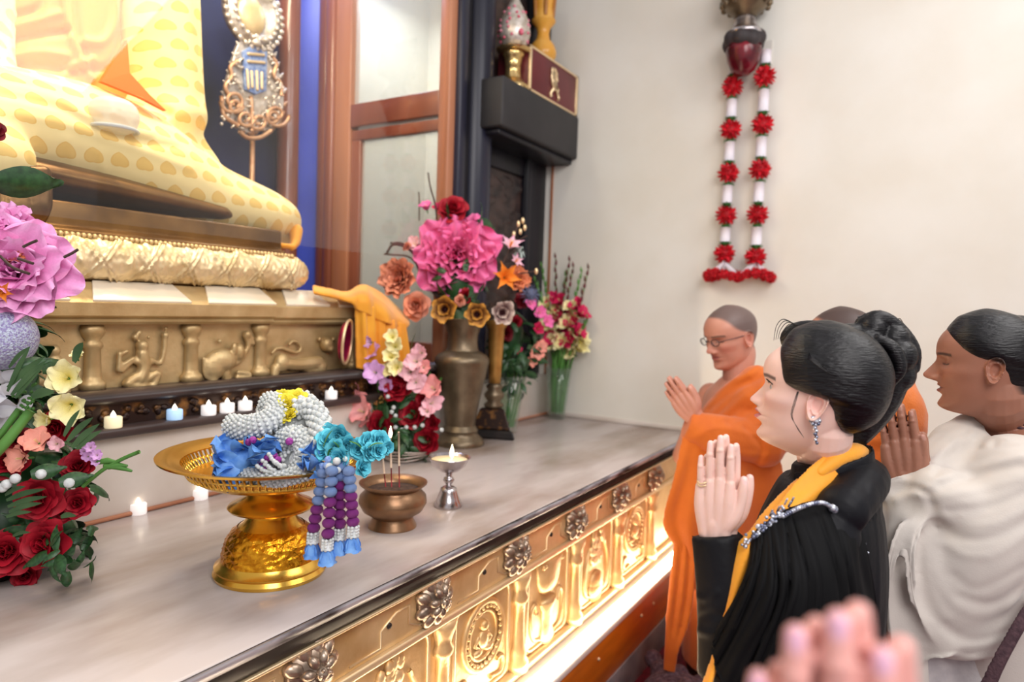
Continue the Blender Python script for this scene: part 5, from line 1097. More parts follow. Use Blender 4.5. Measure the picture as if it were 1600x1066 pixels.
obj('saucer', lathe([(0, .185), (.056, .188), (.09, .20), (.094, .207), (.085, .212), (.06, .215), (0, .215)], 34, uo), M['brassb'], ur, auto=1.)
obj('egg', mv(lathe([(.04, .21), (.068, .235), (.082, .275), (.084, .305), (.074, .355), (.055, .40), (.035, .44), (.02, .47), (0, .48)], 30), uo), M['fansilver'], ur)
M['gem'] = mat('pink_gem', S(206, 40, 80), S(230, 150, 170), rough=.15, nscale=40)
for i in range(46):
    z = .24 + .18 * ((i * .618) % 1); a = i * 1.37 + (i % 7); r = np.interp(z, [.235, .275, .305, .355, .40, .44], [.068, .082, .084, .074, .055, .035]); obj('gem', ball(uo + A([r * math.cos(a), r * math.sin(a), z]), .0085, 7, 5), M['gem'], ur)
obj('large_gem', ball(uo + A([-.045, -.07, .275]), (.016, .014, .018), 10, 8), M['gem'], ur)
M['boxred'] = mat('dark_red_lacquer', S(92, 24, 32), S(108, 32, 40), rough=.4, nscale=6)
bxm = thing('relic_box', (3.46, 1.96, bz), 'dark red box with gilt edges and a gold emblem on the shelf', 'box')
x0b, x1b, y0b, y1b, zb0, zb1 = 3.17, 3.735, 1.885, 2.09, bz + .0005, bz + .235
obj('case', box(x0b, x1b, y0b, y1b, zb0, zb1), M['boxred'], bxm, bevel=.006)
for (a, b, c, d, e, f) in ((x0b - .003, x1b + .003, y0b - .004, y0b + .008, zb0, zb0 + .012), (x0b - .003, x1b + .003, y0b - .004, y0b + .008, zb1 - .010, zb1 + .002), (x0b - .003, x0b + .014, y0b - .004, y0b + .008, zb0, zb1), (x1b - .022, x1b + .003, y0b - .004, y0b + .01, zb0, zb1)):
    obj('gilt_edge', box(a, b, c, d, e, f), M['goldline'], bxm, bevel=.002)
em = []
xc_, zc_ = (x0b + x1b) / 2 - .01, (zb0 + zb1) / 2 + .01
for k in range(9): em.append(tube([(xc_ + (.05 + .008 * math.sin(k)) * math.cos(t + k) * (.75 if k % 2 else .5), y0b - .006, zc_ + .062 * math.sin(t + k * .7) * (.95 if k % 2 else .7)) for t in np.linspace(0, 3.6, 16)], .0055, 6))
for s in (-1, 1): em += [tube([(xc_ + s * .02, y0b - .006, zc_ - .05), (xc_ + s * .05, y0b - .006, zc_ - .085), (xc_ + s * .04, y0b - .006, zc_ - .098)], .008, 6)]
obj('gold_emblem', join(*em, ball((xc_, y0b - .003, zc_ + .055), (.02, .006, .016), 10, 6)), M['goldline'], bxm)
yb = at_y(857, 75, 2.02); yo = A([3.50, 2.0, zb1 + .0025])
yv = thing('yellow_vase', yo, 'amber yellow turned vase standing on the dark red box', 'vase')
obj('body', lathe([(0, 0), (.045, 0), (.058, .02), (.078, .06), (.080, .085), (.066, .125), (.040, .155), (.034, .19), (.040, .22), (.066, .25), (.070, .262), (.058, .275), (.050, .33), (.06, .42), (.052, .42), (0, .30)], 36, yo), mat('amber_resin', S(226, 160, 58), S(236, 178, 82), rough=.25, nscale=8), yv, auto=1.)
for i in range(5): a = 2 * PI * i / 5 - 1.2; obj('flute', pill([yo + A([.052 * math.cos(a), .052 * math.sin(a), .28]), yo + A([.060 * math.cos(a), .060 * math.sin(a), .40])], .012, 8), mat('brown_amber', S(170, 110, 40), rough=.3) if i == 0 else bpy.data.materials['brown_amber'], yv)

# ================================================================= PEOPLE
def ztab(z, t): t = A(t); return np.interp(z, t[:, 0], t[:, 1])
FT = [(-.07, .05), (-.04, .24), (-.015, .34), (.01, .385), (.05, .412), (.09, .405), (.13, .388), (.16, .392), (.20, .402), (.235, .402), (.27, .405), (.30, .402), (.36, .408), (.45, .412), (.50, .408), (.55, .425), (.60, .436), (.68, .432), (.75, .410), (.82, .362), (.88, .295), (.93, .215), (.97, .125), (.99, .06), (1.0, .005)]
BT = [(-.07, .02), (-.04, .04), (0, .06), (.1, .14), (.2, .24), (.3, .34), (.4, .415), (.5, .455), (.6, .47), (.7, .455), (.8, .395), (.88, .31), (.93, .225), (.97, .13), (.99, .06), (1.0, .005)]
WT = [(-.07, .04), (-.04, .10), (-.01, .145), (.03, .19), (.08, .232), (.15, .268), (.22, .288), (.3, .302), (.4, .322), (.5, .334), (.6, .345), (.7, .338), (.8, .298), (.88, .235), (.93, .175), (.97, .10), (.99, .05), (1.0, .005)]
NT = [(.285, 0), (.305, .07), (.325, .125), (.35, .15), (.375, .145), (.41, .112), (.46, .068), (.51, .026), (.55, .004), (.57, 0)]
def g2(a, b, sa, sb): return np.exp(-(a / sa) ** 2 - (b / sb) ** 2)
def head_mesh(nt=None, fore=0., maxi=0., nose=1., lip=1., nosew=1., brow=1., jaw=1., cheek=1., nz=150, na=144):
    z = np.concatenate([np.linspace(-.07, .93, nz - 20), .93 + .07 * np.sin(np.linspace(0, PI / 2, 21))[1:]])
    th = np.linspace(0, 2 * PI, na, endpoint=False)
    k = np.ones(9) / 9; sm = lambda t: np.convolve(np.pad(ztab(z, t), 4, 'edge'), k, 'valid')
    f, b, w = sm(FT), sm(BT), sm(WT); w = w * np.where(z < .25, 1 - (1 - jaw) * (1 - np.clip(z, 0, .25) / .25), 1)
    f[-1] = b[-1] = w[-1] = .004
    c, s = np.cos(th), np.sin(th); V = np.zeros((len(z), na, 3))
    cf = np.sign(c) * np.abs(c) ** .9; sf = np.sign(s) * np.abs(s) ** .92
    V[:, :, 0] = np.where(c[None] >= 0, f[:, None] * cf[None], b[:, None] * cf[None]); V[:, :, 1] = w[:, None] * sf[None]; V[:, :, 2] = z[:, None]
    X, Y, Z = V[:, :, 0].copy(), V[:, :, 1], V[:, :, 2]; fr = np.clip(X / .12, 0, 1); ay = np.abs(Y)
    nw = nosew * np.interp(Z, [.28, .33, .38, .45, .55], [.060, .052, .042, .036, .045])
    d = fore * g2(Y, Z - .70, .22, .12) + maxi * g2(Y, Z - .245, .15, .075) + nose * ztab(Z, nt or NT) * np.exp(-(ay / nw) ** 2.2)
    d += nosew * .040 * g2(ay - .062 * nosew, Z - .325, .026, .028) - .012 * g2(ay - .10 * nosew, Z - .33, .02, .04)
    d += lip * (.020 * g2(Y, Z - .264, .085, .020) + .026 * g2(Y, Z - .198, .080, .022) - .030 * g2(Y, Z - .231, .10, .009)) - .012 * g2(Y, Z - .292, .018, .02)
    d += -.014 * g2(Y, Z - .15, .09, .022) + .018 * g2(Y, Z - .055, .075, .04)
    d += -.055 * g2(ay - .135, Z - .500, .062, .042) + brow * .014 * g2(ay - .14, Z - .585, .10, .026) + cheek * .020 * g2(ay - .20, Z - .40, .07, .07) - .014 * g2(ay - .17, Z - .20, .05, .08)
    V[:, :, 0] += d * fr
    V[:, :, 1] += np.sign(Y) * cheek * .012 * g2(X - .24, Z - .40, .10, .07)
    F = gridf(len(z), na, cv=True); F.append(tuple(range(na))[::-1]); F.append(tuple(range((len(z) - 1) * na, len(z) * na)))
    return V.reshape(-1, 3), F
def ear_mesh(side, H=.27, tilt=22):
    pr = [(.001, .012), (.22, .008), (.38, .018), (.48, .060), (.57, .082), (.66, .066), (.74, .056), (.82, .080), (.90, .108), (.97, .104), (1.0, .080), (.96, .045), (.7, .0), (.4, -.03), (.001, -.04)]
    na = 30; V = np.zeros((na, len(pr), 3))
    for i in range(na):
        t = 2 * PI * i / na; ca, sa_ = math.cos(t), math.sin(t); wd = .5 * H * (.60 + .16 * sa_)
        for j, (u, h) in enumerate(pr):
            fh = h * (1 if ca < .4 else .75)
            V[i, j] = (-ca * wd * u * -1 * -1, fh, sa_ * H * .5 * u)
    V = V.reshape(-1, 3); p = (V, gridf(na, len(pr), cu=True))
    tr_ = ball((.062, .045, -.012), (.016, .018, .026), 8, 6); lb = ball((.02, .04, -H * .40), (.030, .022, .034), 10, 7)
    p = join(p, tr_, lb); V = A(p[0])
    a = math.radians(tilt); x, y = V[:, 0].copy(), V[:, 1].copy(); V[:, 0] = x * math.cos(a) + y * math.sin(a) * .4; V[:, 1] = y - x * math.sin(a)
    V[:, 0] -= .055; V[:, 1] += .292; V[:, 2] += .435
    V[:, 0] += .12 * (V[:, 2] - .435) * -1
    V[:, 1] *= side
    F = p[1] if side > 0 else [f[::-1] for f in p[1]]
    return V, F
def head_frame(c, fwd, s, pitch=0., roll=0.):
    """matrix of the head; c = world point of the head's middle, fwd = horizontal facing, pitch up in degrees"""
    f = A(fwd); f = f / np.linalg.norm(f); l = np.cross((0, 0, 1), f); l /= np.linalg.norm(l); u = A((0., 0., 1.))
    a = math.radians(pitch); f, u = f * math.cos(a) + u * math.sin(a), u * math.cos(a) - f * math.sin(a)
    r = math.radians(roll); l, u = l * math.cos(r) + u * math.sin(r), u * math.cos(r) - l * math.sin(r)
    M_ = np.eye(4); M_[:3, 0], M_[:3, 1], M_[:3, 2] = f * s, l * s, u * s; M_[:3, 3] = A(c) - M_[:3, :3] @ A((0, 0, .5)); return M_
def head_parts(closed=True, **k):
    ps = [head_mesh(**k), ear_mesh(1), ear_mesh(-1)]
    for s_ in (1, -1): ps.append(ball((.292, .145 * s_, .508 if closed is False else .500), (.062, .066, .055), 16, 12))
    return join(*ps)
HAIRLINE = [(.0, -.30), (.14, -.26), (.25, -.20), (.33, -.17), (.41, -.15), (.47, -.11), (.53, -.02), (.56, .08), (.60, .16), (.65, .235), (.70, .285), (.75, .33), (.80, .36), (.86, .37), (.90, .40), (1.0, .5)]
def hair_mask(L, line=HAIRLINE, soft=.035): return np.clip((np.interp(L[:, 2], *A(line).T) - L[:, 0]) / soft, -1, 1)
def to_local(V, Mh): return (A(V) - Mh[:3, 3]) @ np.linalg.inv(Mh[:3, :3]).T
def hand_parts(s=1., spread=0., curl=3., thumb=1., xs=1., off=.004):
    """left hand, palm at z = 0 side: x to the thumb, y along the fingers, z out of the back; returns shells and nail spots"""
    ps, nails = [], []
    bx = [.031, .0105, -.010, -.029]; by = [.090, .095, .090, .080]; ln = [.070, .079, .073, .056]; rr = [.0082, .0085, .0080, .0069]
    for i in range(4):
        a = math.radians((1.5 - i) * spread); L_ = ln[i]; p0 = A([bx[i], by[i], .0085])
        d = A([math.sin(a), math.cos(a), 0]); q = [p0 - d * .02, p0, p0 + d * L_ * .45, p0 + d * L_ * .74, p0 + d * L_]
        q[2] = q[2] + A([0, 0, .001]); q[4] = q[4] - A([0, 0, .001 * curl])
        r = [rr[i] * 1.08, rr[i] * 1.04, rr[i] * 1.02, rr[i] * .95, rr[i] * .80]; ps.append(pill(q, r, 14, res=16)); 
        for t in (.0, .45, .74): ps.append(ball(p0 + d * L_ * t + A([0, 0, .0018]), (rr[i] * 1.0, rr[i] * .75, rr[i] * .95), 10, 7))
        nails.append((p0 + d * (L_ + rr[i] * .1) + A([0, 0, rr[i] * .62]), d, rr[i]))
        ps.append(pill([A([bx[i] * .62, .0, .011]), A([bx[i] * .92, by[i] * .6, .0115]), p0 + A([0, .004, .0015])], [.014, .0145, .0105], 12, res=8))
    ps.append(pill([(-.012, .012, .009), (-.022, .045, .009), (-.026, .076, .009)], [.015, .014, .010], 12, res=8))
    ps.append(pill([(.014, .006, .010), (.030, .030, .010), (.034, .060, .0095), (.031, .085, .009)], [.015, .0165, .012, .010], 12, res=10))
    tq = [A((.022, .016, .010)), A((.040, .036, .011)), A((.050 * (.8 + .2 * thumb), .062, .010)), A((.054 * (.75 + .25 * thumb), .088, .0095)), A((.055 * (.72 + .28 * thumb), .104, .009))]
    ps.append(pill(tq, [.015, .0135, .0105, .0098, .0080], 14, res=16)); d = tq[4] - tq[3]; d /= np.linalg.norm(d)
    nails.append((tq[4] + A([.004, .001, .006]), d, .009))
    ps.append(pill([(0, -.05, .0115), (0, -.01, .0115), (0, .02, .0115)], [.021, .021, .022], 14, res=8, flat=(1.0, .72), up=(1, 0, 0)))
    k = A((xs * s, s, s)); p = join(*ps); return (A(p[0]) * k, p[1]), [(a * k, d, r * s) for a, d, r in nails]
def hand_frame(wrist, fingers, back):
    y = A(fingers) / np.linalg.norm(fingers); z = A(back) - y * (A(back) @ y); z /= np.linalg.norm(z); x = np.cross(y, z)
    M_ = np.eye(4); M_[:3, 0], M_[:3, 1], M_[:3, 2], M_[:3, 3] = x, y, z, wrist; return M_
def praying(wrist, fingers, back, s=1., **k):
    """two palms pressed together; back = outward normal of the left hand"""
    off = k.get('off', .004); h, n = hand_parts(s, **k); Ml = hand_frame(wrist, fingers, back); Mr = Ml.copy(); Mr[:3, 2] *= -1
    Mr[:3, 3] = Ml[:3, 3] + Ml[:3, 0] * off * s
    V, F = xf(h, Mr); r_ = (V, [f[::-1] for f in F]); T_ = lambda M_, q: [(M_[:3, :3] @ a + M_[:3, 3], M_[:3, :3] @ d, r) for a, d, r in q]
    return join(xf(h, Ml), r_), T_(Ml, n) + T_(Mr, n)
def paint_skin(V, Mh, base, lipc, browc, nails=(), closed=True, stubble=None, line=HAIRLINE, lash=S(40, 26, 24), nailc=None, blush=None, lipz=(.178, .278)):
    L = to_local(V, Mh); C = np.tile(A(base), (len(V), 1)); x, y, z = L.T; ay = np.abs(y); front = x > .18
    def put(mask, col, a=1.):
        w = np.clip(mask, 0, 1)[:, None] * a; C[:] = C * (1 - w) + A(col) * w
    if blush is not None: put(g2(ay - .20, z - .37, .09, .07) * front, blush, .5); put(g2(y, z - .35, .07, .05) * front, blush, .4)
    put(g2(x + .03, z - .44, .10, .12) * (ay > .30), blush if blush is not None else base, .35)
    hw = np.interp(z, [lipz[0], .20, .232, .262, lipz[1]], [.03, .082, .108, .082, .03]); put(((z > lipz[0]) & (z < lipz[1]) & front).astype(float) * np.clip((hw - ay) / .012, 0, 1), lipc, .85)
    put(g2(y, z - .231, .10, .006) * front, A(lipc) * .35, .8)
    bz_ = .580 + .10 * (ay - .08) - .9 * np.clip(ay - .17, 0, 1) ** 1.5; put(np.clip(1.6 - np.abs(z - bz_) / .014, 0, 1) * ((ay > .055) & (ay < .255) & front), browc, .85)
    put(np.clip(1.5 - np.abs(z - (.478 if closed else .53) + .25 * (ay - .145) ** 2 * (-6 if closed else 8)) / .0065, 0, 1) * ((ay > .085) & (ay < .215) & front), lash, .9)
    put(g2(ay - .040, z - .298, .018, .012) * (x > .40), A(base) * .2, .9)
    if stubble is not None: put(hair_mask(L, line, .07) * (z > .2), stubble, .92)
    for a, d, r in nails:
        e = V - a; al = e @ d; rad = np.linalg.norm(e - al[:, None] * d, axis=1); put(np.clip((1 - np.sqrt((al / (r * 1.0)) ** 2 + (rad / (r * .72)) ** 2)) * 6, 0, 1), nailc if nailc is not None else A(base) * 1.1, .8)
    return np.clip(C, 0, 1)
WL_ = [(.0, -.34), (.16, -.30), (.26, -.24), (.33, -.20), (.41, -.175), (.48, -.12), (.50, -.02), (.525, .14), (.56, .225), (.60, .25), (.65, .265), (.70, .28), (.75, .30), (.80, .315), (.86, .335), (.90, .38), (1.0, .5)]
LL_ = [(.0, -.30), (.16, -.26), (.26, -.20), (.33, -.17), (.41, -.15), (.48, -.10), (.53, .0), (.56, .09), (.60, .16), (.65, .22), (.70, .26), (.75, .30), (.80, .33), (.86, .36), (.90, .40), (1.0, .5)]
M['skin'] = mat('skin', None, (.97, 1.03), rough=.45, attr=True, nscale=14, spec=.4, sss=.12, bump=.06, bscale=160)
M['hair'] = mat('black_hair', S(7, 6, 9), S(17, 15, 20), rough=.36, nscale=26, detail=4, stretch=(1, 1, 5), spec=.35, bump=.55, bscale=60)
M['black_satin'] = mat('black_satin', S(9, 9, 13), S(15, 15, 21), rough=.55, nscale=6, bump=.15, bscale=90, spec=.2)
M['black_chiffon'] = mat('black_chiffon', S(5, 5, 7), S(9, 9, 12), rough=.7, nscale=20, spec=.15)
M['scarf'] = mat('golden_scarf', S(248, 172, 38), S(242, 156, 26), rough=.6, nscale=8, bump=.2, bscale=180, sheen=.3)
M['monk'] = mat('orange_robe', S(222, 114, 18), S(204, 96, 10), rough=.75, nscale=5, bump=.35, bscale=150, sheen=.3)
M['shawl'] = mat('ivory_wool_shawl', S(208, 200, 192), S(198, 190, 183), rough=.85, nscale=6, bump=.12, bscale=320, sheen=.3)
M['shawl2'] = mat('pale_grey_cotton', S(196, 192, 192), S(180, 176, 178), rough=.8, nscale=30, bump=.3, bscale=120)
M['border'] = mat('dark_plum_border', S(58, 36, 44), S(84, 58, 64), rough=.85, nscale=90, bump=.5, bscale=200)
M['gem_silver'] = mat('crystal', S(216, 220, 232), S(110, 116, 140), rough=.12, metal=.6, nscale=60, lo=.45, hi=.55)
M['darkmetal'] = mat('dark_metal', S(70, 66, 72), rough=.3, metal=.8)
def perp(px, py, turn=0.):                                             # horizontal direction that shows a pure left profile there, turned by degrees
    r = ray(px, py); r[2] = 0; r /= np.linalg.norm(r); l = A((-r[1], r[0], 0)); a = math.radians(turn); return l * math.cos(a) - r * math.sin(a)   # + turns to the camera
def chain(rows, n=28, res=30):                                         # rows of (point, half width along X, half depth along Y)
    return tube([r[0] for r in rows], [(r[1], r[2]) for r in rows], n, res=res, up=(1, 0, 0))
def person(loc, label): return thing('person', loc, label, 'person')
def hair_cap(Mh, line, thick, parent, m, name='hair', extra=(), vox=.0035, lift=None, label=None, **k):
    h = head_mesh(nz=110, na=110, **k); L = A(h[0]); s_ = hair_mask(L, line, .06); c_ = A((-.02, 0, .52)); d = L - c_; d /= np.linalg.norm(d, axis=1)[:, None]
    s_ = np.where(s_ > 0, hair_mask(L, line, .22), s_); s_ = np.where(s_ > 0, s_ ** .75, s_)
    off = np.where(s_ > 0, thick * s_, .06 * s_)
    if lift is not None: off = off + np.where(s_ > 0, lift(L), 0)
    p = xf((L + d * off[:, None], h[1]), Mh)
    if extra: p = join(p, *extra)
    p = remesh(p, vox, 3); return obj(name, p, m, parent, label=label)

# ---------------------------------------------------------------- woman in black with the golden scarf
WD = 1.30
wf_ = perp(1272, 600, -4); Wh = head_frame(at_d(1275, 613, WD), wf_, .222, 6)
sh = at_d(1302, 752, 1.345)                                            # base of the neck
wm = person(A([sh[0], sh[1], 0]), 'woman in black with a low black hair bun and golden scarf, palms pressed together')
Yv, Xv, Zv = A((0, 1., 0)), A((1., 0, 0)), A((0, 0, 1.))
wrist = at_d(1118, 832, 1.235); elbow = at_d(1146, 1052, 1.20); shl = sh + A([-.155, .0, -.06]); shr = sh + A([.165, .0, -.06])
wristr = wrist + A([.030, .0, -.004]); elbr = elbow + A([.30, -.02, 0])
hands, nl = praying(wrist, at_d(1119, 690, 1.225) - wrist, -Xv + A([0, -.06, 0]), 1.0, thumb=1.15, xs=.87, off=.007)
def P(o, x, y, z): return sh + A([x, y, z])
tors = lambda e: chain([(P(0, 0, .01, .045), .055 + e, .05 + e), (P(0, 0, .0, .0), .095 + e, .065 + e), (P(0, 0, .01, -.05), .15 + e, .085 + e), (P(0, 0, .02, -.14), .17 + e, .105 + e), (P(0, 0, .02, -.24), .155 + e, .108 + e), (P(0, 0, .005, -.36), .135 + e, .095 + e), (P(0, 0, -.005, -.48), .155 + e, .11 + e), (P(0, 0, -.01, -.60), .17 + e, .12 + e)])
neck = tube([P(0, 0, .005, -.03), P(0, 0, .02, .05), Wh[:3, :3] @ A((-.10, 0, .16)) + Wh[:3, 3], Wh[:3, :3] @ A((-.10, 0, .42)) + Wh[:3, 3]], [.058, .050, .054, .045], 24, res=16)
armL = pill([shl, elbow, elbow + (wrist - elbow) * .4, wrist], [.045, .038, .033, .022], 16); armR = pill([shr, elbr, elbr + (wristr - elbr) * .4, wristr], [.045, .038, .033, .022], 16)
bd_ = remesh(join(xf(head_parts(False, nt=[(.285, 0), (.305, .085), (.325, .135), (.345, .145), (.37, .128), (.41, .088), (.46, .038), (.51, .006), (.55, 0)], fore=.02, maxi=.034, nose=.78, lip=1.7, nosew=.85, jaw=1.0, cheek=1.5, brow=.2), Wh), neck, tors(0), armL, armR, hands), .0019, 2, .4)
obj('body', bd_, M['skin'], wm, cols=paint_skin(bd_[0], Wh, S(240, 202, 190), S(204, 104, 110), S(60, 42, 40), nl, False, blush=S(240, 178, 170), nailc=S(246, 206, 202), stubble=S(24, 20, 22), line=WL_))
for s_ in (1, -1):
    e_c = Wh[:3, :3] @ A((.2985, .145 * s_, .496)) + Wh[:3, 3]; p = ball((0, 0, 0), (.060, .062, .052), 20, 14); V = A(p[0])
    d_ = V / (np.linalg.norm(V, axis=1)[:, None]); an = np.degrees(np.arccos(np.clip(d_ @ (A((1, 0, .08)) / np.linalg.norm((1, 0, .08))), -1, 1)))
    cc = np.where(an[:, None] < 13, A(S(10, 8, 8)), np.where(an[:, None] < 28, A(S(52, 32, 24)), A(S(206, 198, 198))))
    Me = Wh.copy(); Me[:3, 3] = e_c; obj('eye', xf(p, Me), mat('eye', None, rough=.1, attr=True) if s_ == 1 else bpy.data.materials['eye'], wm, cols=cc)
    q = [(.350, .092 * s_, .520), (.366, .120 * s_, .535), (.366, .150 * s_, .540), (.350, .185 * s_, .534), (.322, .212 * s_, .522)]
    obj('eyelash', xf(join(tube(spline(q, 14), .0075, 6), *[tube([A(a), A(a) + A((.034, .010 * s_ * k_ / 3, .018))], [.005, .001], 5) for k_, a in enumerate(spline(q, 9))]), Wh), M['hair'], wm)
def HP(px, py, dd=0.): return at_d(px, py, WD + dd)
ex = [pill([HP(1318, 700, .05), HP(1342, 665, .05), HP(1366, 620, .05), HP(1384, 570, .04)], [.022, .036, .048, .050], 18, res=14), pill([HP(1345, 545, .03), HP(1352, 590, .04), HP(1338, 650, .05)], [.05, .055, .045], 18, res=10), ball(HP(1364, 514, .02), .024, 16, 12), ball(HP(1396, 530, .02), .030, 16, 12), ball(HP(1405, 556, .01), .033, 16, 12), ball(HP(1400, 585, .03), .036, 16, 12),
      pill([HP(1345, 505, .03), HP(1372, 496, .02), HP(1400, 512, .02), HP(1424, 545, .02), HP(1426, 575, .03)], [.012, .015, .016, .016, .014], 10, res=16), pill([HP(1372, 530, -.01), HP(1395, 545, -.02), HP(1405, 575, -.02), HP(1390, 600, -.01)], [.010, .014, .014, .010], 10, res=14),
      pill([HP(1236, 556, .10), HP(1226, 528, .085), HP(1250, 514, .07), HP(1300, 514, .05)], [.006, .010, .016, .016], 10, res=14), pill([HP(1300, 528, .03), HP(1335, 526, .03), HP(1365, 532, .03)], .026, 14, res=10), ball(HP(1330, 590, .06), (.075, .075, .085), 18, 14)]
hc = hair_cap(Wh, WL_, .075, wm, M['hair'], extra=ex, vox=.0028, lift=lambda L: .05 * np.clip((L[:, 2] - .6) / .3, 0, 1) * np.clip((.35 - L[:, 0]) / .3, 0, 1) + .03 * np.clip(-L[:, 0] / .3, 0, 1), label='black hair pinned up in a twisted bun', nose=.01)
def strand(pts, r=.0012, dd=0.): obj('hair_strand', tube(spline([HP(*p) if len(p) == 3 else HP(p[0], p[1], dd) for p in pts], 16), np.linspace(r, r * .4, 16), 5), M['hair'], wm)
for k_ in range(6): strand([(1244 + 3 * k_, 508 + k_, .05), (1224 + 3.5 * k_, 499 + 2.5 * k_, .06), (1213 + 3.5 * k_, 510 + 2.5 * k_, .06), (1209 + 3.2 * k_, 532 - k_, .06)], .0011)
for k_ in range(3): strand([(1246 + k_, 612, -.075), (1240 + 1.5 * k_, 630, -.08), (1236 + k_, 650, -.08), (1246, 668 + k_, -.078), (1256, 684, -.075)], .0006)
for a, b in (((1425, 575), (1436, 578)), ((1422, 540), (1434, 548)), ((1400, 500), (1412, 506)), ((1340, 496), (1352, 490))): strand([(a[0], a[1], .02), ((a[0] + b[0]) / 2, a[1] - 2, .02), (b[0], b[1], .02)], .0012)
for k_ in range(26):
    t = k_ / 25; strand([(1262 + 8 * t, 560 - 38 * t, -.094 + .10 * t), (1300, 585 - 62 * t, -.104 + .11 * t), (1345, 590 - 64 * t, -.085 + .10 * t), (1378, 575 - 40 * t, -.03 + .04 * t)], .0011)
ear_w = Wh[:3, :3] @ A((-.045, .335, .305)) + Wh[:3, 3]
er = [ball(ear_w, .0085, 12, 9)] + [ball(ear_w + RIGHT * .0075 * math.cos(a) + UP * .0075 * math.sin(a) + TOCAM * .003, .0038, 7, 5) for a in np.linspace(0, 5.5, 8)]
obj('earring', join(*er, *[ball(ear_w + A([0, 0, -.013 - .0055 * i]) + RIGHT * (.002 * (i % 2) + .0006 * i) + TOCAM * .003, .0042 - .0002 * i, 8, 6) for i in range(6)]), M['gem_silver'], wm, label='dark crystal drop earring')
# jacket
def WP(px, py, d): return at_d(px, py, d)
sleeve_l = tube([elbow + (elbow - wrist) * -.0, elbow + (wrist - elbow) * .25, elbow + (wrist - elbow) * .6, wrist + (wrist - elbow) * .0 + A([0, 0, -.006])], [.060, .052, .044, .040], 22, res=16, flat=(1.05, .92), up=(0, 1, 0))
sleeve_r = tube([elbr, elbr + (wristr - elbr) * .5, wristr + A([0, 0, -.02])], [.058, .048, .036], 18, res=10)
uarm_l = pill([shl + A([.02, .0, -.01]), shl + (elbow - shl) * .5 + A([0, -.02, 0]), elbow], [.066, .066, .058], 20, res=12); uarm_r = pill([shr, shr + (elbr - shr) * .5, elbr], [.064, .062, .056], 18, res=10)
jk = remesh(join(tors(.020), sleeve_l, sleeve_r, uarm_l, uarm_r, pill([P(0, -.13, -.03, -.02), P(0, 0, -.055, .01), P(0, .14, -.03, -.02)], .045, 14, res=10)), .0045, 5)
for c_, a_ in (([(1080, 925), (1100, 935), (1120, 925)], .004), ([(1095, 965), (1112, 960), (1128, 962)], -.004), ([(1090, 985), (1120, 990), (1150, 970)], .006)): jk = fold(jk, [WP(x, y, 1.17) for x, y in c_], a_, .010)
jk = fold(jk, [WP(1360, 760, 1.32), WP(1376, 850, 1.33), WP(1372, 950, 1.33)], .006, .014)
obj('jacket', jk, M['black_satin'], wm, label='black satin jacket')
obj('collar', remesh(tube(spline([P(0, -.075, .055, -.005), P(0, -.09, -.01, .02), P(0, -.03, -.062, .042), P(0, .05, -.05, .045), P(0, .09, .02, .01)], 24), .5, 10, flat=(.058, .012), up=(0, 0, 1)), .004, 2), M['black_satin'], wm)
# chiffon drape gathered at the brooch and flowing over the near shoulder
src = [WP(1172 + 12 * i, 838 - 10.5 * i, 1.195 - .002 * i) for i in range(7)]
dst = [(1140, 958, 1.165), (1116, 1000, 1.15), (1122, 1052, 1.135), (1160, 1090, 1.11), (1235, 1090, 1.10), (1312, 1065, 1.12), (1368, 965, 1.21)]
midp = [(1167, 892, 1.165), (1162, 906, 1.145), (1184, 916, 1.125), (1220, 924, 1.112), (1264, 918, 1.115), (1312, 898, 1.14), (1352, 872, 1.195)]
src = [WP(1170, 842, 1.20), WP(1182, 830, 1.19), WP(1196, 818, 1.185), WP(1212, 806, 1.185), WP(1240, 792, 1.19), WP(1285, 784, 1.205), WP(1330, 808, 1.235)]
rows = [spline([a, (a + WP(*m_)) / 2 + TOCAM * .018 + UP * .004, WP(*m_) + TOCAM * .012, (WP(*m_) + WP(*b)) / 2 + TOCAM * .012, WP(*b)], 40) for a, m_, b in zip(src, midp, dst)]
G = np.zeros((40, 90, 3))
for j in range(40): G[j] = spline([r[j] for r in rows], 90)
amp = np.interp(np.arange(40), [0, 6, 20, 39], [.0015, .004, .0055, .005])[:, None]; ph_ = np.array([[noise.noise((i * .09, j * .035, 3.)) for i in range(90)] for j in range(40)]); G += TOCAM * (amp * .8 * np.sin(np.arange(90)[None] * .62 + ph_ * 7) + amp * .45 * np.sin(np.arange(90)[None] * 1.5 + ph_ * 9 + 1.))[:, :, None]
obj('drape', sheet(G, .005), M['black_chiffon'], wm, label='pleated black chiffon drape over the shoulder')
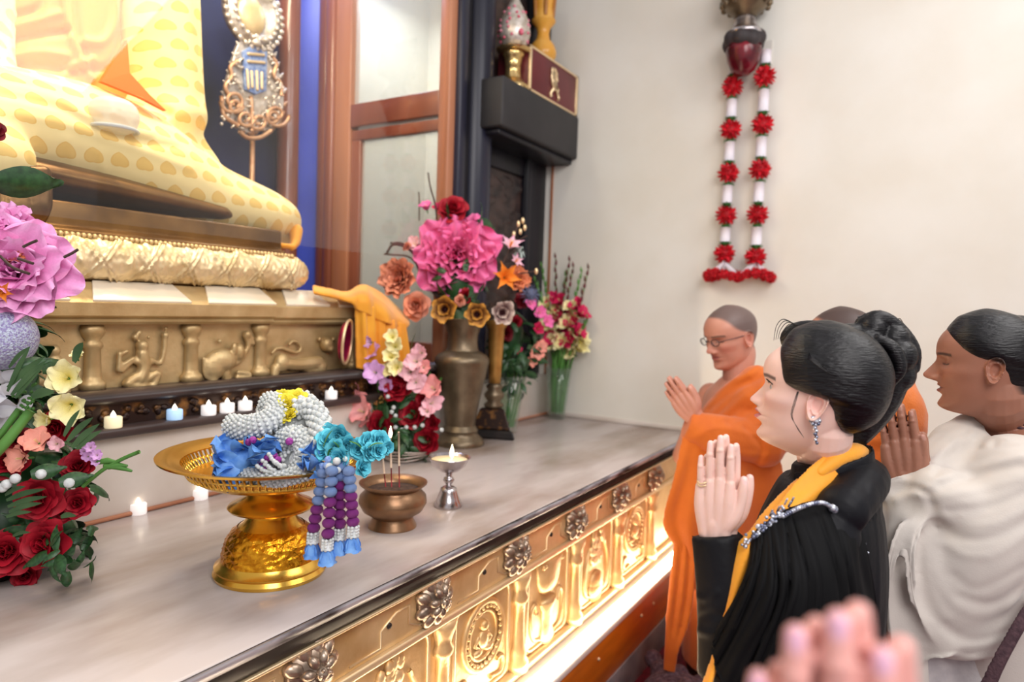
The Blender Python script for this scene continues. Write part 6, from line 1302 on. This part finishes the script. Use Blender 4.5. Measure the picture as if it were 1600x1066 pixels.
# golden scarf
def strip(pts, name='scarf', th=.005, m=None, parent=None, wav=.003, n=44, lab=None, vox=.0035):
    L1 = spline([WP(*a) for a, b in pts], n); L2 = spline([WP(*b) for a, b in pts], n); w_ = np.linspace(0, 1, 16)[None, :, None]
    G_ = L1[:, None] * (1 - w_) + L2[:, None] * w_; bow = np.sin(np.linspace(0, PI, 16)) * .012; G_ = G_ + TOCAM * bow[None, :, None]
    G_ = G_ + TOCAM * (wav * np.sin(np.linspace(0, 9, 16)[None] + np.linspace(0, 5, n)[:, None]))[:, :, None]
    return obj(name, remesh(sheet(G_, th), vox, 3), m or M['scarf'], parent or wm, label=lab)
strip([((1352, 700, 1.36), (1352, 735, 1.36)), ((1320, 696, 1.30), (1340, 742, 1.31)), ((1285, 712, 1.27), (1300, 768, 1.255)), ((1245, 748, 1.25), (1256, 800, 1.225)), ((1205, 800, 1.23), (1206, 828, 1.205)), ((1166, 832, 1.205), (1176, 866, 1.18)), ((1142, 872, 1.20), (1168, 896, 1.172)), ((1132, 930, 1.19), (1148, 946, 1.168)), ((1118, 1010, 1.17), (1128, 1016, 1.16)), ((1096, 1075, 1.15), (1108, 1080, 1.14))], lab='golden yellow scarf over the shoulder')
strip([((1262, 735, 1.33), (1278, 742, 1.31)), ((1232, 758, 1.30), (1252, 770, 1.275)), ((1200, 790, 1.28), (1218, 808, 1.25)), ((1172, 830, 1.265), (1188, 842, 1.24)), ((1155, 868, 1.25), (1166, 880, 1.23))], lab='inner golden fold of the scarf')
obj('scarf_collar', remesh(pill([WP(1350, 712, 1.36), WP(1335, 708, 1.30), WP(1310, 716, 1.275), WP(1280, 738, 1.255)], [.016, .020, .018, .012], 12, res=14), .004, 3), M['scarf'], wm)
# brooch and silver trim
br_ = []
for i in range(80):
    t = random.random(); px = 1160 + 66 * t + random.gauss(0, 3); py = 850 - 50 * t + random.gauss(0, 5.5); br_.append(ball(WP(px, py, 1.172 + .004 * t), random.uniform(.0022, .0046), 7, 5))
obj('brooch', join(*br_), M['gem_silver'], wm, label='crystal brooch on the scarf edge')
tr_ = []
tp_pts = spline([WP(1222, 806, 1.176), WP(1250, 792, 1.172), WP(1282, 785, 1.180), WP(1303, 796, 1.192), WP(1326, 812, 1.215), WP(1336, 826, 1.225)], 40)
for i, p in enumerate(tp_pts): tr_.append(ball(p + TOCAM * .004, .0042 if i not in (22, 23, 29, 30) else .0075, 8, 6))
for x, y in ((1226, 788), (1232, 792), (1236, 786), (1214, 800), (1203, 806)): tr_.append(pill([WP(x, y, 1.185), WP(x + 4, y - 8, 1.18)], .002, 6))
obj('shoulder_trim', join(*tr_), M['gem_silver'], wm, label='silver beaded trim along the shoulder')
for i in range(7): obj('bead', ball(WP(1352 + 5 * math.sin(i), 850 + 14 * i, 1.205), .0022, 6, 5), M['gem_silver'], wm)
rg = nl[2][0] + (wrist - nl[2][0]) * .44 + A([0, .002, 0]); fd = nl[2][1]
ringc = at_d(1098, 755, 1.228); rb_ = hand_frame(ringc, fd, -Xv)
obj('ring', xf(join(*[tube([(.0098 * math.cos(a), dz + .0012 * math.sin(3 * a), .0098 * math.sin(a)) for a in np.linspace(0, 2 * PI, 24, endpoint=False)], .0013, 6, closed=True) for dz in (-.0025, .0025)]), rb_), M['goldline'], wm, label='gold ring')

# ---------------------------------------------------------------- woman in the ivory shawl
LDp = 1.52
lf = perp(1530, 580, 4); Lh = head_frame(at_d(1541, 566, LDp), lf, .218, -3)
ls = at_d(1580, 690, 1.58)
ldy = person(A([ls[0], ls[1], 0]), 'older woman with short black hair wrapped in a large ivory shawl, hands joined')
def Q(x, y, z): return ls + A([x, y, z])
lw = at_d(1412, 752, 1.50); lel = at_d(1470, 930, 1.46)
lhands, lnl = praying(lw, at_d(1400, 655, 1.49) - lw, -Xv + A([0, -.1, 0]), .96, thumb=.4)
ltors = chain([(Q(0, .02, .04), .06, .055), (Q(0, 0, 0), .12, .075), (Q(0, 0, -.06), .18, .10), (Q(0, 0, -.2), .18, .12), (Q(0, 0, -.4), .17, .12), (Q(0, -.01, -.62), .19, .14)])
lsl, lsr = Q(-.17, 0, -.07), Q(.17, 0, -.07); lwr = lw + A([.03, 0, 0]); ler = lel + A([.3, 0, 0])
lneck = tube([Q(0, .0, -.03), Q(0, .02, .05), Lh[:3, :3] @ A((-.10, 0, .16)) + Lh[:3, 3], Lh[:3, :3] @ A((-.10, 0, .42)) + Lh[:3, 3]], [.062, .056, .060, .046], 24, res=16)
lb_ = remesh(join(xf(head_parts(True, nose=1.02, lip=1.3, nosew=1.1, cheek=1.2, brow=1.2), Lh), lneck, ltors, pill([lsl, lel, lw], [.05, .04, .024], 14), pill([lsr, ler, lwr], [.05, .04, .024], 14), lhands), .0025, 2, .4)
obj('body', lb_, M['skin'], ldy, cols=paint_skin(lb_[0], Lh, S(160, 110, 90), S(132, 78, 72), S(44, 32, 30), lnl, True, blush=S(176, 112, 88), nailc=S(182, 134, 120), stubble=S(20, 16, 18), line=LL_))
def LQ(px, py, d): return at_d(px, py, d)
hair_cap(Lh, LL_, .05, ldy, M['hair'], extra=[pill([LQ(1592, 560, 1.54), LQ(1606, 620, 1.55), LQ(1618, 665, 1.56)], [.07, .07, .06], 16, res=8), ball(LQ(1588, 562, 1.53), (.095, .095, .10), 18, 14)], vox=.0035, label='smooth short black hair', nose=.01)
obj('necklace', join(*[tube([Q(0, .02, .070 - .010 * k_) + A([(.070 + .004 * k_) * math.cos(a), (.070 + .005 * k_) * math.sin(a), .022 * math.sin(a)]) for a in np.linspace(0, 2 * PI, 40, endpoint=False)], .0035, 6, closed=True) for k_ in range(3)]), M['border'], ldy, label='dark beaded necklace')
shw = [chain([(Q(0, .01, .03), .075, .07), (Q(0, .0, .005), .14, .10), (Q(-.01, .0, -.05), .20, .135), (Q(-.02, .0, -.2), .225, .165), (Q(-.02, 0, -.38), .235, .175), (Q(-.02, -.01, -.52), .23, .18), (Q(-.02, -.02, -.62), .22, .17)]),
       tube([LQ(1409, 756, 1.50), LQ(1418, 800, 1.48), LQ(1438, 880, 1.45), LQ(1462, 950, 1.44)], [.046, .056, .075, .085], 22, res=14),
       pill([lsl + A([0, 0, .02]), lsl + (lel - lsl) * .5 + A([-.02, 0, 0]), lel], [.10, .11, .11], 22, res=12),
       tube([LQ(1404, 790, 1.475), LQ(1400, 880, 1.45), LQ(1404, 980, 1.44), LQ(1410, 1120, 1.44)], [.026, .040, .050, .055], 18, res=14),
       tube([LQ(1430, 850, 1.44), LQ(1440, 940, 1.43), LQ(1470, 1000, 1.43)], [.04, .06, .07], 16, res=10),
       pill([LQ(1440, 960, 1.43), LQ(1490, 985, 1.42), LQ(1560, 970, 1.42), LQ(1630, 930, 1.43)], .06, 16, res=12), pill([LQ(1455, 770, 1.46), LQ(1500, 790, 1.43), LQ(1580, 790, 1.42)], .07, 16, res=10)]
shw += [pill([LQ(x, y, d + .006) for x, y, d in c_], r_, 10, res=22) for c_, r_ in (
    ([(1446, 806, 1.42), (1415, 818, 1.41), (1396, 860, 1.40), (1388, 930, 1.40), (1394, 1010, 1.395), (1404, 1080, 1.39)], .012), ([(1452, 810, 1.405), (1432, 830, 1.39), (1422, 880, 1.375), (1432, 950, 1.37), (1466, 1010, 1.375), (1520, 1022, 1.375)], .012),
    ([(1376, 776, 1.475), (1390, 752, 1.465), (1420, 746, 1.46), (1440, 760, 1.46)], .008))]
shw += [ball(LQ(1500, 705, 1.54), (.07, .07, .07), 16, 12), pill([LQ(1512, 668, 1.56), LQ(1480, 705, 1.52), LQ(1458, 745, 1.49)], [.035, .045, .05], 14, res=10)]
sw = remesh(join(*shw), .0058, 14)
for c_, a_, w_ in (([(1448, 775, 1.43), (1458, 800, 1.41), (1462, 826, 1.40)], -.022, .014), ([(1440, 835, 1.39), (1440, 900, 1.375), (1462, 965, 1.37), (1520, 1004, 1.365), (1600, 985, 1.37)], -.016, .014), 
                   ([(1462, 838, 1.39), (1466, 900, 1.36), (1498, 950, 1.355), (1550, 966, 1.36), (1610, 936, 1.37)], .014, .020), ([(1458, 800, 1.41), (1500, 820, 1.38), (1560, 815, 1.37), (1620, 790, 1.38)], .014, .018), ([(1470, 845, 1.385), (1510, 868, 1.36), (1560, 866, 1.355), (1620, 830, 1.37)], .012, .016), ([(1465, 826, 1.39), (1510, 842, 1.37), (1560, 838, 1.36), (1620, 810, 1.37)], -.012, .012),
                   ([(1444, 762, 1.46), (1480, 742, 1.43), (1540, 722, 1.42), (1610, 705, 1.43)], .012, .014), ([(1460, 780, 1.43), (1510, 765, 1.41), (1600, 745, 1.40)], .010, .016), ([(1470, 756, 1.44), (1520, 740, 1.42), (1600, 725, 1.42)], -.010, .010), ([(1480, 800, 1.40), (1540, 793, 1.38), (1610, 768, 1.38)], -.010, .012),
                   ([(1462, 735, 1.45), (1490, 708, 1.44), (1550, 690, 1.43), (1610, 680, 1.44)], -.010, .012), ([(1455, 722, 1.46), (1485, 695, 1.45), (1530, 672, 1.46)], .008, .010), ([(1500, 690, 1.45), (1515, 668, 1.47)], -.006, .008), ([(1520, 692, 1.45), (1532, 668, 1.46)], -.006, .008), ([(1548, 690, 1.45), (1556, 662, 1.46)], -.006, .008),
                   ([(1488, 900, 1.365), (1530, 924, 1.355), (1610, 890, 1.37)], -.012, .016), ([(1500, 935, 1.36), (1555, 948, 1.355), (1620, 915, 1.37)], -.008, .010), ([(1398, 782, 1.475), (1425, 772, 1.46), (1446, 778, 1.45)], .008, .009), ([(1396, 765, 1.48), (1420, 760, 1.47), (1442, 768, 1.46)], -.008, .008)):
    sw = fold(sw, [LQ(*p) for p in c_], a_ * 1.25, w_ * 1.3)
obj('shawl', sw, M['shawl'], ldy, label='ivory wool shawl with deep folds').modifiers.new('smooth', 'SMOOTH').iterations = 7
obj('skirt', remesh(chain([(Q(0, -.03, -.50), .20, .16), (Q(0, -.03, -.75), .23, .19), (Q(0, -.03, -1.05), .26, .21), (Q(0, -.03, -1.28), .28, .22)]), .01, 3), M['shawl2'], ldy)
strip([((1612, 930, 1.372), (1640, 960, 1.37)), ((1590, 958, 1.352), (1606, 972, 1.352)), ((1560, 1010, 1.345), (1577, 1020, 1.345)), ((1535, 1060, 1.345), (1556, 1068, 1.345)), ((1520, 1100, 1.345), (1542, 1110, 1.345))], 'shawl_border', .006, M['border'], ldy, .001, lab='dark plum shawl border')
obj('shawl_panel', remesh(sheet(A([[LQ(a + (b - a) * t, y, 1.435 - .012 * math.sin(t * 9 + y * .02)) for t in np.linspace(0, 1, 30)] for a, b, y in ((1440, 1660, 985), (1440, 1660, 1030), (1436, 1670, 1080), (1430, 1680, 1150), (1425, 1690, 1240))]), .012), .006, 3), M['shawl2'], ldy, label='pale grey cloth below the shawl')
strip([((1367, 915, 1.46), (1374, 915, 1.45)), ((1366, 960, 1.45), (1374, 962, 1.44)), ((1368, 1000, 1.45), (1374, 1002, 1.44))], 'shawl_border', .005, M['border'], ldy, .0, n=16)

# ---------------------------------------------------------------- monk with glasses
MDp = 2.88
mf = perp(1140, 525, 40); Mh = head_frame(at_d(1142, 523, MDp), mf, .258, -17)
mn = at_d(1156, 600, MDp + .03)                                        # base of the neck
mk = person(A([mn[0], mn[1], 0]), 'monk with glasses and shaved head in an orange robe, bare right shoulder, hands joined')
mfl = A([mf[0], mf[1], 0]) / np.linalg.norm(mf[:2]); mlf = np.cross(Zv, mfl)     # forward, his left
def MP(fw, lf_, z): return mn + mfl * fw + mlf * lf_ + Zv * z
def mchain(rows, n=26, res=26): return tube([r[0] for r in rows], [(r[1], r[2]) for r in rows], n, res=res, up=tuple(mlf))
def MD(px, py, d): return at_d(px, py, d)
mw = MD(1084, 652, 2.68); hands_m, mnl = praying(mw, MD(1046, 600, 2.69) - mw, -FWD * .8 + RIGHT * -.3 - UP * .1, 1.04, thumb=1.)
mel = MD(1200, 690, 2.72); mslL, mslR = MP(0, .18, -.07), MP(0, -.18, -.07); mer = MP(.10, -.24, -.36)
mtors = mchain([(MP(.0, 0, .04), .06, .06), (MP(0, 0, 0), .12, .08), (MP(0, 0, -.06), .185, .105), (MP(.01, 0, -.18), .19, .12), (MP(.01, 0, -.36), .17, .125), (MP(0, 0, -.55), .17, .13)])
mneck = tube([MP(0, 0, -.03), MP(.015, 0, .05), Mh[:3, :3] @ A((-.10, 0, .16)) + Mh[:3, 3], Mh[:3, :3] @ A((-.10, 0, .42)) + Mh[:3, 3]], [.068, .062, .066, .050], 24, res=16)
mleg = [pill([MP(0, s_ * .09, -.55), MP(.01, s_ * .09, -.95), MP(0, s_ * .09, -1.32)], [.09, .06, .04], 14) for s_ in (1, -1)] + [pill([MP(-.02, s_ * .09, -1.345), MP(.14, s_ * .10, -1.36)], [.035, .03], 12) for s_ in (1, -1)]
mb = remesh(join(xf(head_parts(True, nose=.85, nosew=1.25, cheek=1.3), Mh), mneck, mtors, pill([mslL, mel, mw], [.055, .045, .027], 14), pill([mslR, mer, mw + A([0, 0, -.005])], [.058, .045, .027], 14), hands_m, *mleg), .0027, 2, .4)
ML_ = [(.0, -.30), (.14, -.26), (.25, -.20), (.33, -.17), (.41, -.15), (.47, -.11), (.53, -.04), (.56, .02), (.60, .10), (.65, .17), (.70, .21), (.75, .24), (.80, .27), (.86, .32), (.90, .38), (1.0, .5)]
obj('body', mb, M['skin'], mk, cols=paint_skin(mb[0], Mh, S(200, 142, 122), S(176, 100, 94), S(96, 72, 64), mnl, True, stubble=S(96, 84, 82), line=ML_, blush=S(208, 130, 116), nailc=S(214, 160, 146)))
gl = []
for s_ in (1, -1):
    gl.append(tube([(.455 - .10 * (abs(math.cos(a) * .085 + .145) - .06), s_ * (.145 + .088 * math.cos(a)), .497 + .058 * math.sin(a)) for a in np.linspace(0, 2 * PI, 26, endpoint=False)], .006, 6, closed=True))
    gl.append(tube([(.438, s_ * .233, .515), (.25, s_ * .335, .52), (-.06, s_ * .345, .50)], .006, 6))
gl.append(tube([(.47, -.055, .51), (.485, 0, .52), (.47, .055, .51)], .006, 6))
obj('glasses', xf(join(*gl), Mh), M['darkmetal'], mk, label='thin metal rimmed glasses')
for s_ in (1, -1):
    lens = lathe([(0, .004), (.084, .002), (.084, -.002), (0, -.004)], 24); V = A(lens[0]); V = np.stack([.452 - .10 * (np.abs(V[:, 0] + .145) - .06) + V[:, 2], s_ * (V[:, 0] + .145), V[:, 1] * .68 + .497], 1)
    obj('lens', xf((V, lens[1]), Mh), M['glass'], mk)
# robe: wraps the torso under the bare shoulder, over his left shoulder and arm
rbm = [mchain([(MP(.01, .02, -.20), .19, .135), (MP(.01, .01, -.30), .205, .15), (MP(.01, 0, -.45), .205, .16), (MP(0, 0, -.62), .215, .17)]),
       pill([MP(.0, .10, .02), MP(.03, .05, -.08), MP(.045, -.04, -.17), MP(.04, -.12, -.25)], [.075, .105, .105, .085], 20, res=14), pill([MP(.02, .13, -.06), MP(.05, .06, -.18), MP(.05, -.06, -.28)], [.10, .11, .11], 20, res=14),
       pill([MP(-.03, .10, .02), MP(-.06, .0, -.12), MP(-.06, -.12, -.2)], [.07, .09, .07], 18, res=10),
       pill([MP(0, .10, .01), MP(0, .19, -.06), (MP(0, .22, -.2) + mel) / 2, mel + A([0, 0, .02])], [.07, .09, .095, .085], 20, res=14),
       pill([MP(.06, .14, -.16), (MP(.06, .14, -.2) + mel) / 2 + TOCAM * .03, MD(1180, 690, 2.71)], [.10, .11, .09], 18, res=12),
       tube([mel + RIGHT * .03, MD(1150, 686, 2.70), MD(1105, 676, 2.68), MD(1072, 664, 2.68)], [.090, .088, .078, .056], 22, res=16)]
rm = remesh(join(*rbm), .007, 6)
for c_, a_, w_ in (([(1118, 612, 2.70), (1140, 598, 2.72), (1165, 588, 2.76), (1190, 570, 2.82)], .014, .014), ([(1108, 640, 2.70), (1145, 610, 2.70), (1185, 590, 2.74)], -.010, .014), ([(1125, 655, 2.68), (1160, 625, 2.70), (1195, 600, 2.72)], .008, .016), ([(1140, 660, 2.68), (1175, 640, 2.69), (1205, 615, 2.70)], -.010, .014),
                   ([(1075, 690, 2.63), (1120, 668, 2.62), (1180, 680, 2.64)], .006, .014), ([(1165, 668, 2.66), (1185, 690, 2.65), (1195, 705, 2.66)], -.010, .012), ([(1105, 700, 2.64), (1140, 708, 2.64), (1180, 712, 2.65)], .008, .014)): rm = fold(rm, [MD(*p) for p in c_], a_, w_)
obj('upper_robe', rm, M['monk'], mk, label='orange robe over one shoulder').modifiers.new('smooth', 'SMOOTH').iterations = 3
Gp = A([[MD(*p) for p in spline(r, 40)] for r in ([(1066, 682, 2.66), (1100, 696, 2.64), (1150, 706, 2.66), (1215, 705, 2.72)], [(1052, 745, 2.66), (1095, 750, 2.65), (1150, 752, 2.66), (1225, 750, 2.74)], [(1036, 818, 2.68), (1085, 810, 2.66), (1145, 815, 2.67), (1230, 815, 2.76)], [(1058, 860, 2.70), (1095, 880, 2.68), (1150, 900, 2.69), (1235, 900, 2.78)], [(1062, 900, 2.71), (1098, 930, 2.69), (1155, 960, 2.70), (1240, 960, 2.80)])])
Gp = A([spline(Gp[:, j], 30) for j in range(40)]); Gp += TOCAM * (.010 * np.sin(np.arange(40) * .75)[:, None] * np.linspace(.2, 1, 30)[None] + .006 * np.sin(np.arange(40)[:, None] * .33 + np.arange(30)[None] * .25))[:, :, None]
obj('robe_front', remesh(sheet(Gp, .012), .006, 4), M['monk'], mk, label='orange robe panel hanging from the arm')
lr = remesh(mchain([(MP(0, 0, -.5), .20, .155), (MP(0, 0, -.8), .215, .17), (MP(0, 0, -1.05), .215, .175), (MP(.0, 0, -1.22), .21, .175)]), .009, 3)
for i in range(9): lr = fold(lr, [MP(.25 * math.cos(a_) , .25 * math.sin(a_), z_) * 1. for z_ in (-.6, -.9, -1.2) for a_ in (i * .7 + z_ * .2,)], .014 if i % 2 else -.012, .08)
obj('lower_robe', lr, M['monk'], mk)
Gs = A([[MD(*p) for p in spline(r, 18)] for r in ([(1056, 835, 2.70), (1085, 850, 2.68)], [(1048, 900, 2.70), (1084, 910, 2.68)], [(1042, 960, 2.70), (1074, 975, 2.68)], [(1040, 1010, 2.70), (1058, 1016, 2.68)], [(1038, 1046, 2.70), (1052, 1050, 2.69)])])
Gs = A([spline(Gs[:, j], 26) for j in range(18)]); Gs += TOCAM * (.012 * np.sin(np.arange(18) * .9))[:, None, None]
obj('robe_tail', remesh(sheet(Gs, .014), .006, 3), M['monk'], mk, label='long orange robe end')
obj('under_robe', remesh(mchain([(MP(0, 0, -1.15), .19, .155), (MP(0, 0, -1.30), .185, .15)]), .009, 2), mat('maroon_underrobe', S(66, 26, 22), S(50, 18, 18), rough=.8, nscale=8), mk, label='dark maroon under robe')

# ---------------------------------------------------------------- second monk behind the woman
ND = 2.10
nf = perp(1315, 545, 8); Nh = head_frame(at_d(1316, 537, ND), nf, .232, -6); nn0 = at_d(1364, 606, ND + .03)
nk = person(A([nn0[0], nn0[1], 0]), 'monk in orange mostly hidden behind the woman in black, shaved crown showing above her hair')
nfl = A([nf[0], nf[1], 0]) / np.linalg.norm(nf[:2]); nlf = np.cross(Zv, nfl)
def NP(fw, lf_, z): return nn0 + nfl * fw + nlf * lf_ + Zv * z
def nchain(rows): return tube([r[0] for r in rows], [(r[1], r[2]) for r in rows], 24, res=24, up=tuple(nlf))
nw_ = NP(.16, 0, -.20); nhand, nnl = praying(nw_, Zv * .9 + nfl * .35, nlf, 1.)
ntors = nchain([(NP(0, 0, .04), .06, .06), (NP(0, 0, 0), .12, .08), (NP(0, 0, -.06), .185, .10), (NP(0, 0, -.3), .17, .115), (NP(0, 0, -.55), .17, .13)])
nel, ner = NP(.10, .22, -.33), NP(.10, -.22, -.33)
nb = remesh(join(xf(head_parts(True, nosew=1.15), Nh), tube([NP(0, 0, -.03), NP(.01, 0, .05), Nh[:3, :3] @ A((-.10, 0, .16)) + Nh[:3, 3], Nh[:3, :3] @ A((-.10, 0, .42)) + Nh[:3, 3]], [.066, .060, .062, .048], 20, res=14), ntors, pill([NP(0, .18, -.07), nel, nw_], [.055, .045, .026], 12), pill([NP(0, -.18, -.07), ner, nw_], [.055, .045, .026], 12), nhand,
     *[pill([NP(0, s_ * .09, -.5), NP(.01, s_ * .09, -.95), NP(0, s_ * .09, -1.28)], [.09, .06, .04], 12) for s_ in (1, -1)], *[pill([NP(-.02, s_ * .09, -1.30), NP(.14, s_ * .1, -1.31)], [.035, .03], 10) for s_ in (1, -1)]), .0042, 2, .4)
obj('body', nb, M['skin'], nk, cols=paint_skin(nb[0], Nh, S(176, 122, 100), S(150, 88, 80), S(60, 46, 40), nnl, True, stubble=S(52, 44, 44), line=ML_))
nr = remesh(join(nchain([(NP(0, .0, -.14), .20, .14), (NP(0, 0, -.3), .20, .15), (NP(0, 0, -.6), .20, .165), (NP(0, 0, -.9), .22, .175), (NP(0, 0, -1.2), .22, .18)]), pill([NP(-.02, .08, .025), NP(-.04, 0, -.08), NP(-.03, -.1, -.18)], [.075, .10, .08], 18, res=10), pill([NP(.02, .08, .02), NP(.05, .0, -.1), NP(.05, -.1, -.18)], [.07, .09, .07], 18, res=10),
                 pill([NP(-.01, .12, .0), NP(0, .20, -.10), nel], [.085, .105, .09], 20, res=10), pill([nel, (nel + nw_) / 2, nw_ - nfl * .05], [.085, .075, .055], 18, res=10)), .008, 6)
for c_, a_ in (([(1345, 700), (1380, 665), (1415, 615)], .012), ([(1355, 720), (1395, 680), (1420, 640)], -.010), ([(1350, 660), (1385, 630), (1410, 605)], -.008), ([(1360, 690), (1400, 690), (1420, 700)], .010)): nr = fold(nr, [at_d(a, b, 1.98) for a, b in c_], a_, .018)
obj('robe', nr, M['monk'], nk, label='orange robe')

# ---------------------------------------------------------------- praying hands close to the lens
fw_ = at_d(1272, 1460, .345); ftip = at_d(1277, 944, .335)
L_tot = np.linalg.norm(ftip - fw_); k_s = L_tot / .178
fh, fn_ = praying(fw_, ftip - fw_, TOCAM * .90 + RIGHT * -.42, k_s, spread=-1.0, curl=2., thumb=.6, off=.009)
fp = person(fw_ + A([0, 0, -.25]), 'person of whom only blurred praying fingers show at the bottom edge')
fe = fw_ + A([.03, -.03, -.24])
fb = remesh(join(fh, pill([fw_, fe], [.026 * k_s, .036], 14), pill([fw_ + A([.03, 0, 0]), fe + A([.16, -.02, 0])], [.026 * k_s, .036], 14)), .0022, 2, .4)
obj('hands', fb, M['skin'], fp, cols=paint_skin(fb[0], np.diag([.001, .001, .001, 1.]), S(226, 166, 158), S(226, 166, 158), S(226, 166, 158), fn_, True, nailc=S(222, 176, 206), lash=S(226, 166, 158)))
obj('sleeve', remesh(join(pill([fw_ + A([0, 0, -.08]), fe], [.040, .05], 16), pill([fw_ + A([.04, 0, -.09]), fe + A([.16, -.02, 0])], [.040, .05], 16)), .005, 3), M['black_satin'], fp)
# dark knitted bundle on the floor by the monk's feet
kb = at_z(1046, 1120, 0.0)
kb_ = A([kb[0] - .02, kb[1] - .02, 0])
kn = thing('knitted_bundle', kb_, 'dark plum knitted bundle on the red carpet by the robe hem', 'bag')
ps = [ball(kb_ + A([.0, 0, .09]), (.15, .13, .09), 20, 14)] + [ball(kb_ + A([random.gauss(0, .06), random.gauss(0, .06), .14 + random.uniform(-.03, .03)]), random.uniform(.03, .05), 10, 8) for _ in range(16)]
obj('knit', remesh(join(*ps), .006, 2), mat('plum_knit', S(66, 44, 56), S(104, 82, 92), rough=.95, nscale=70, bump=1., bscale=120), kn)
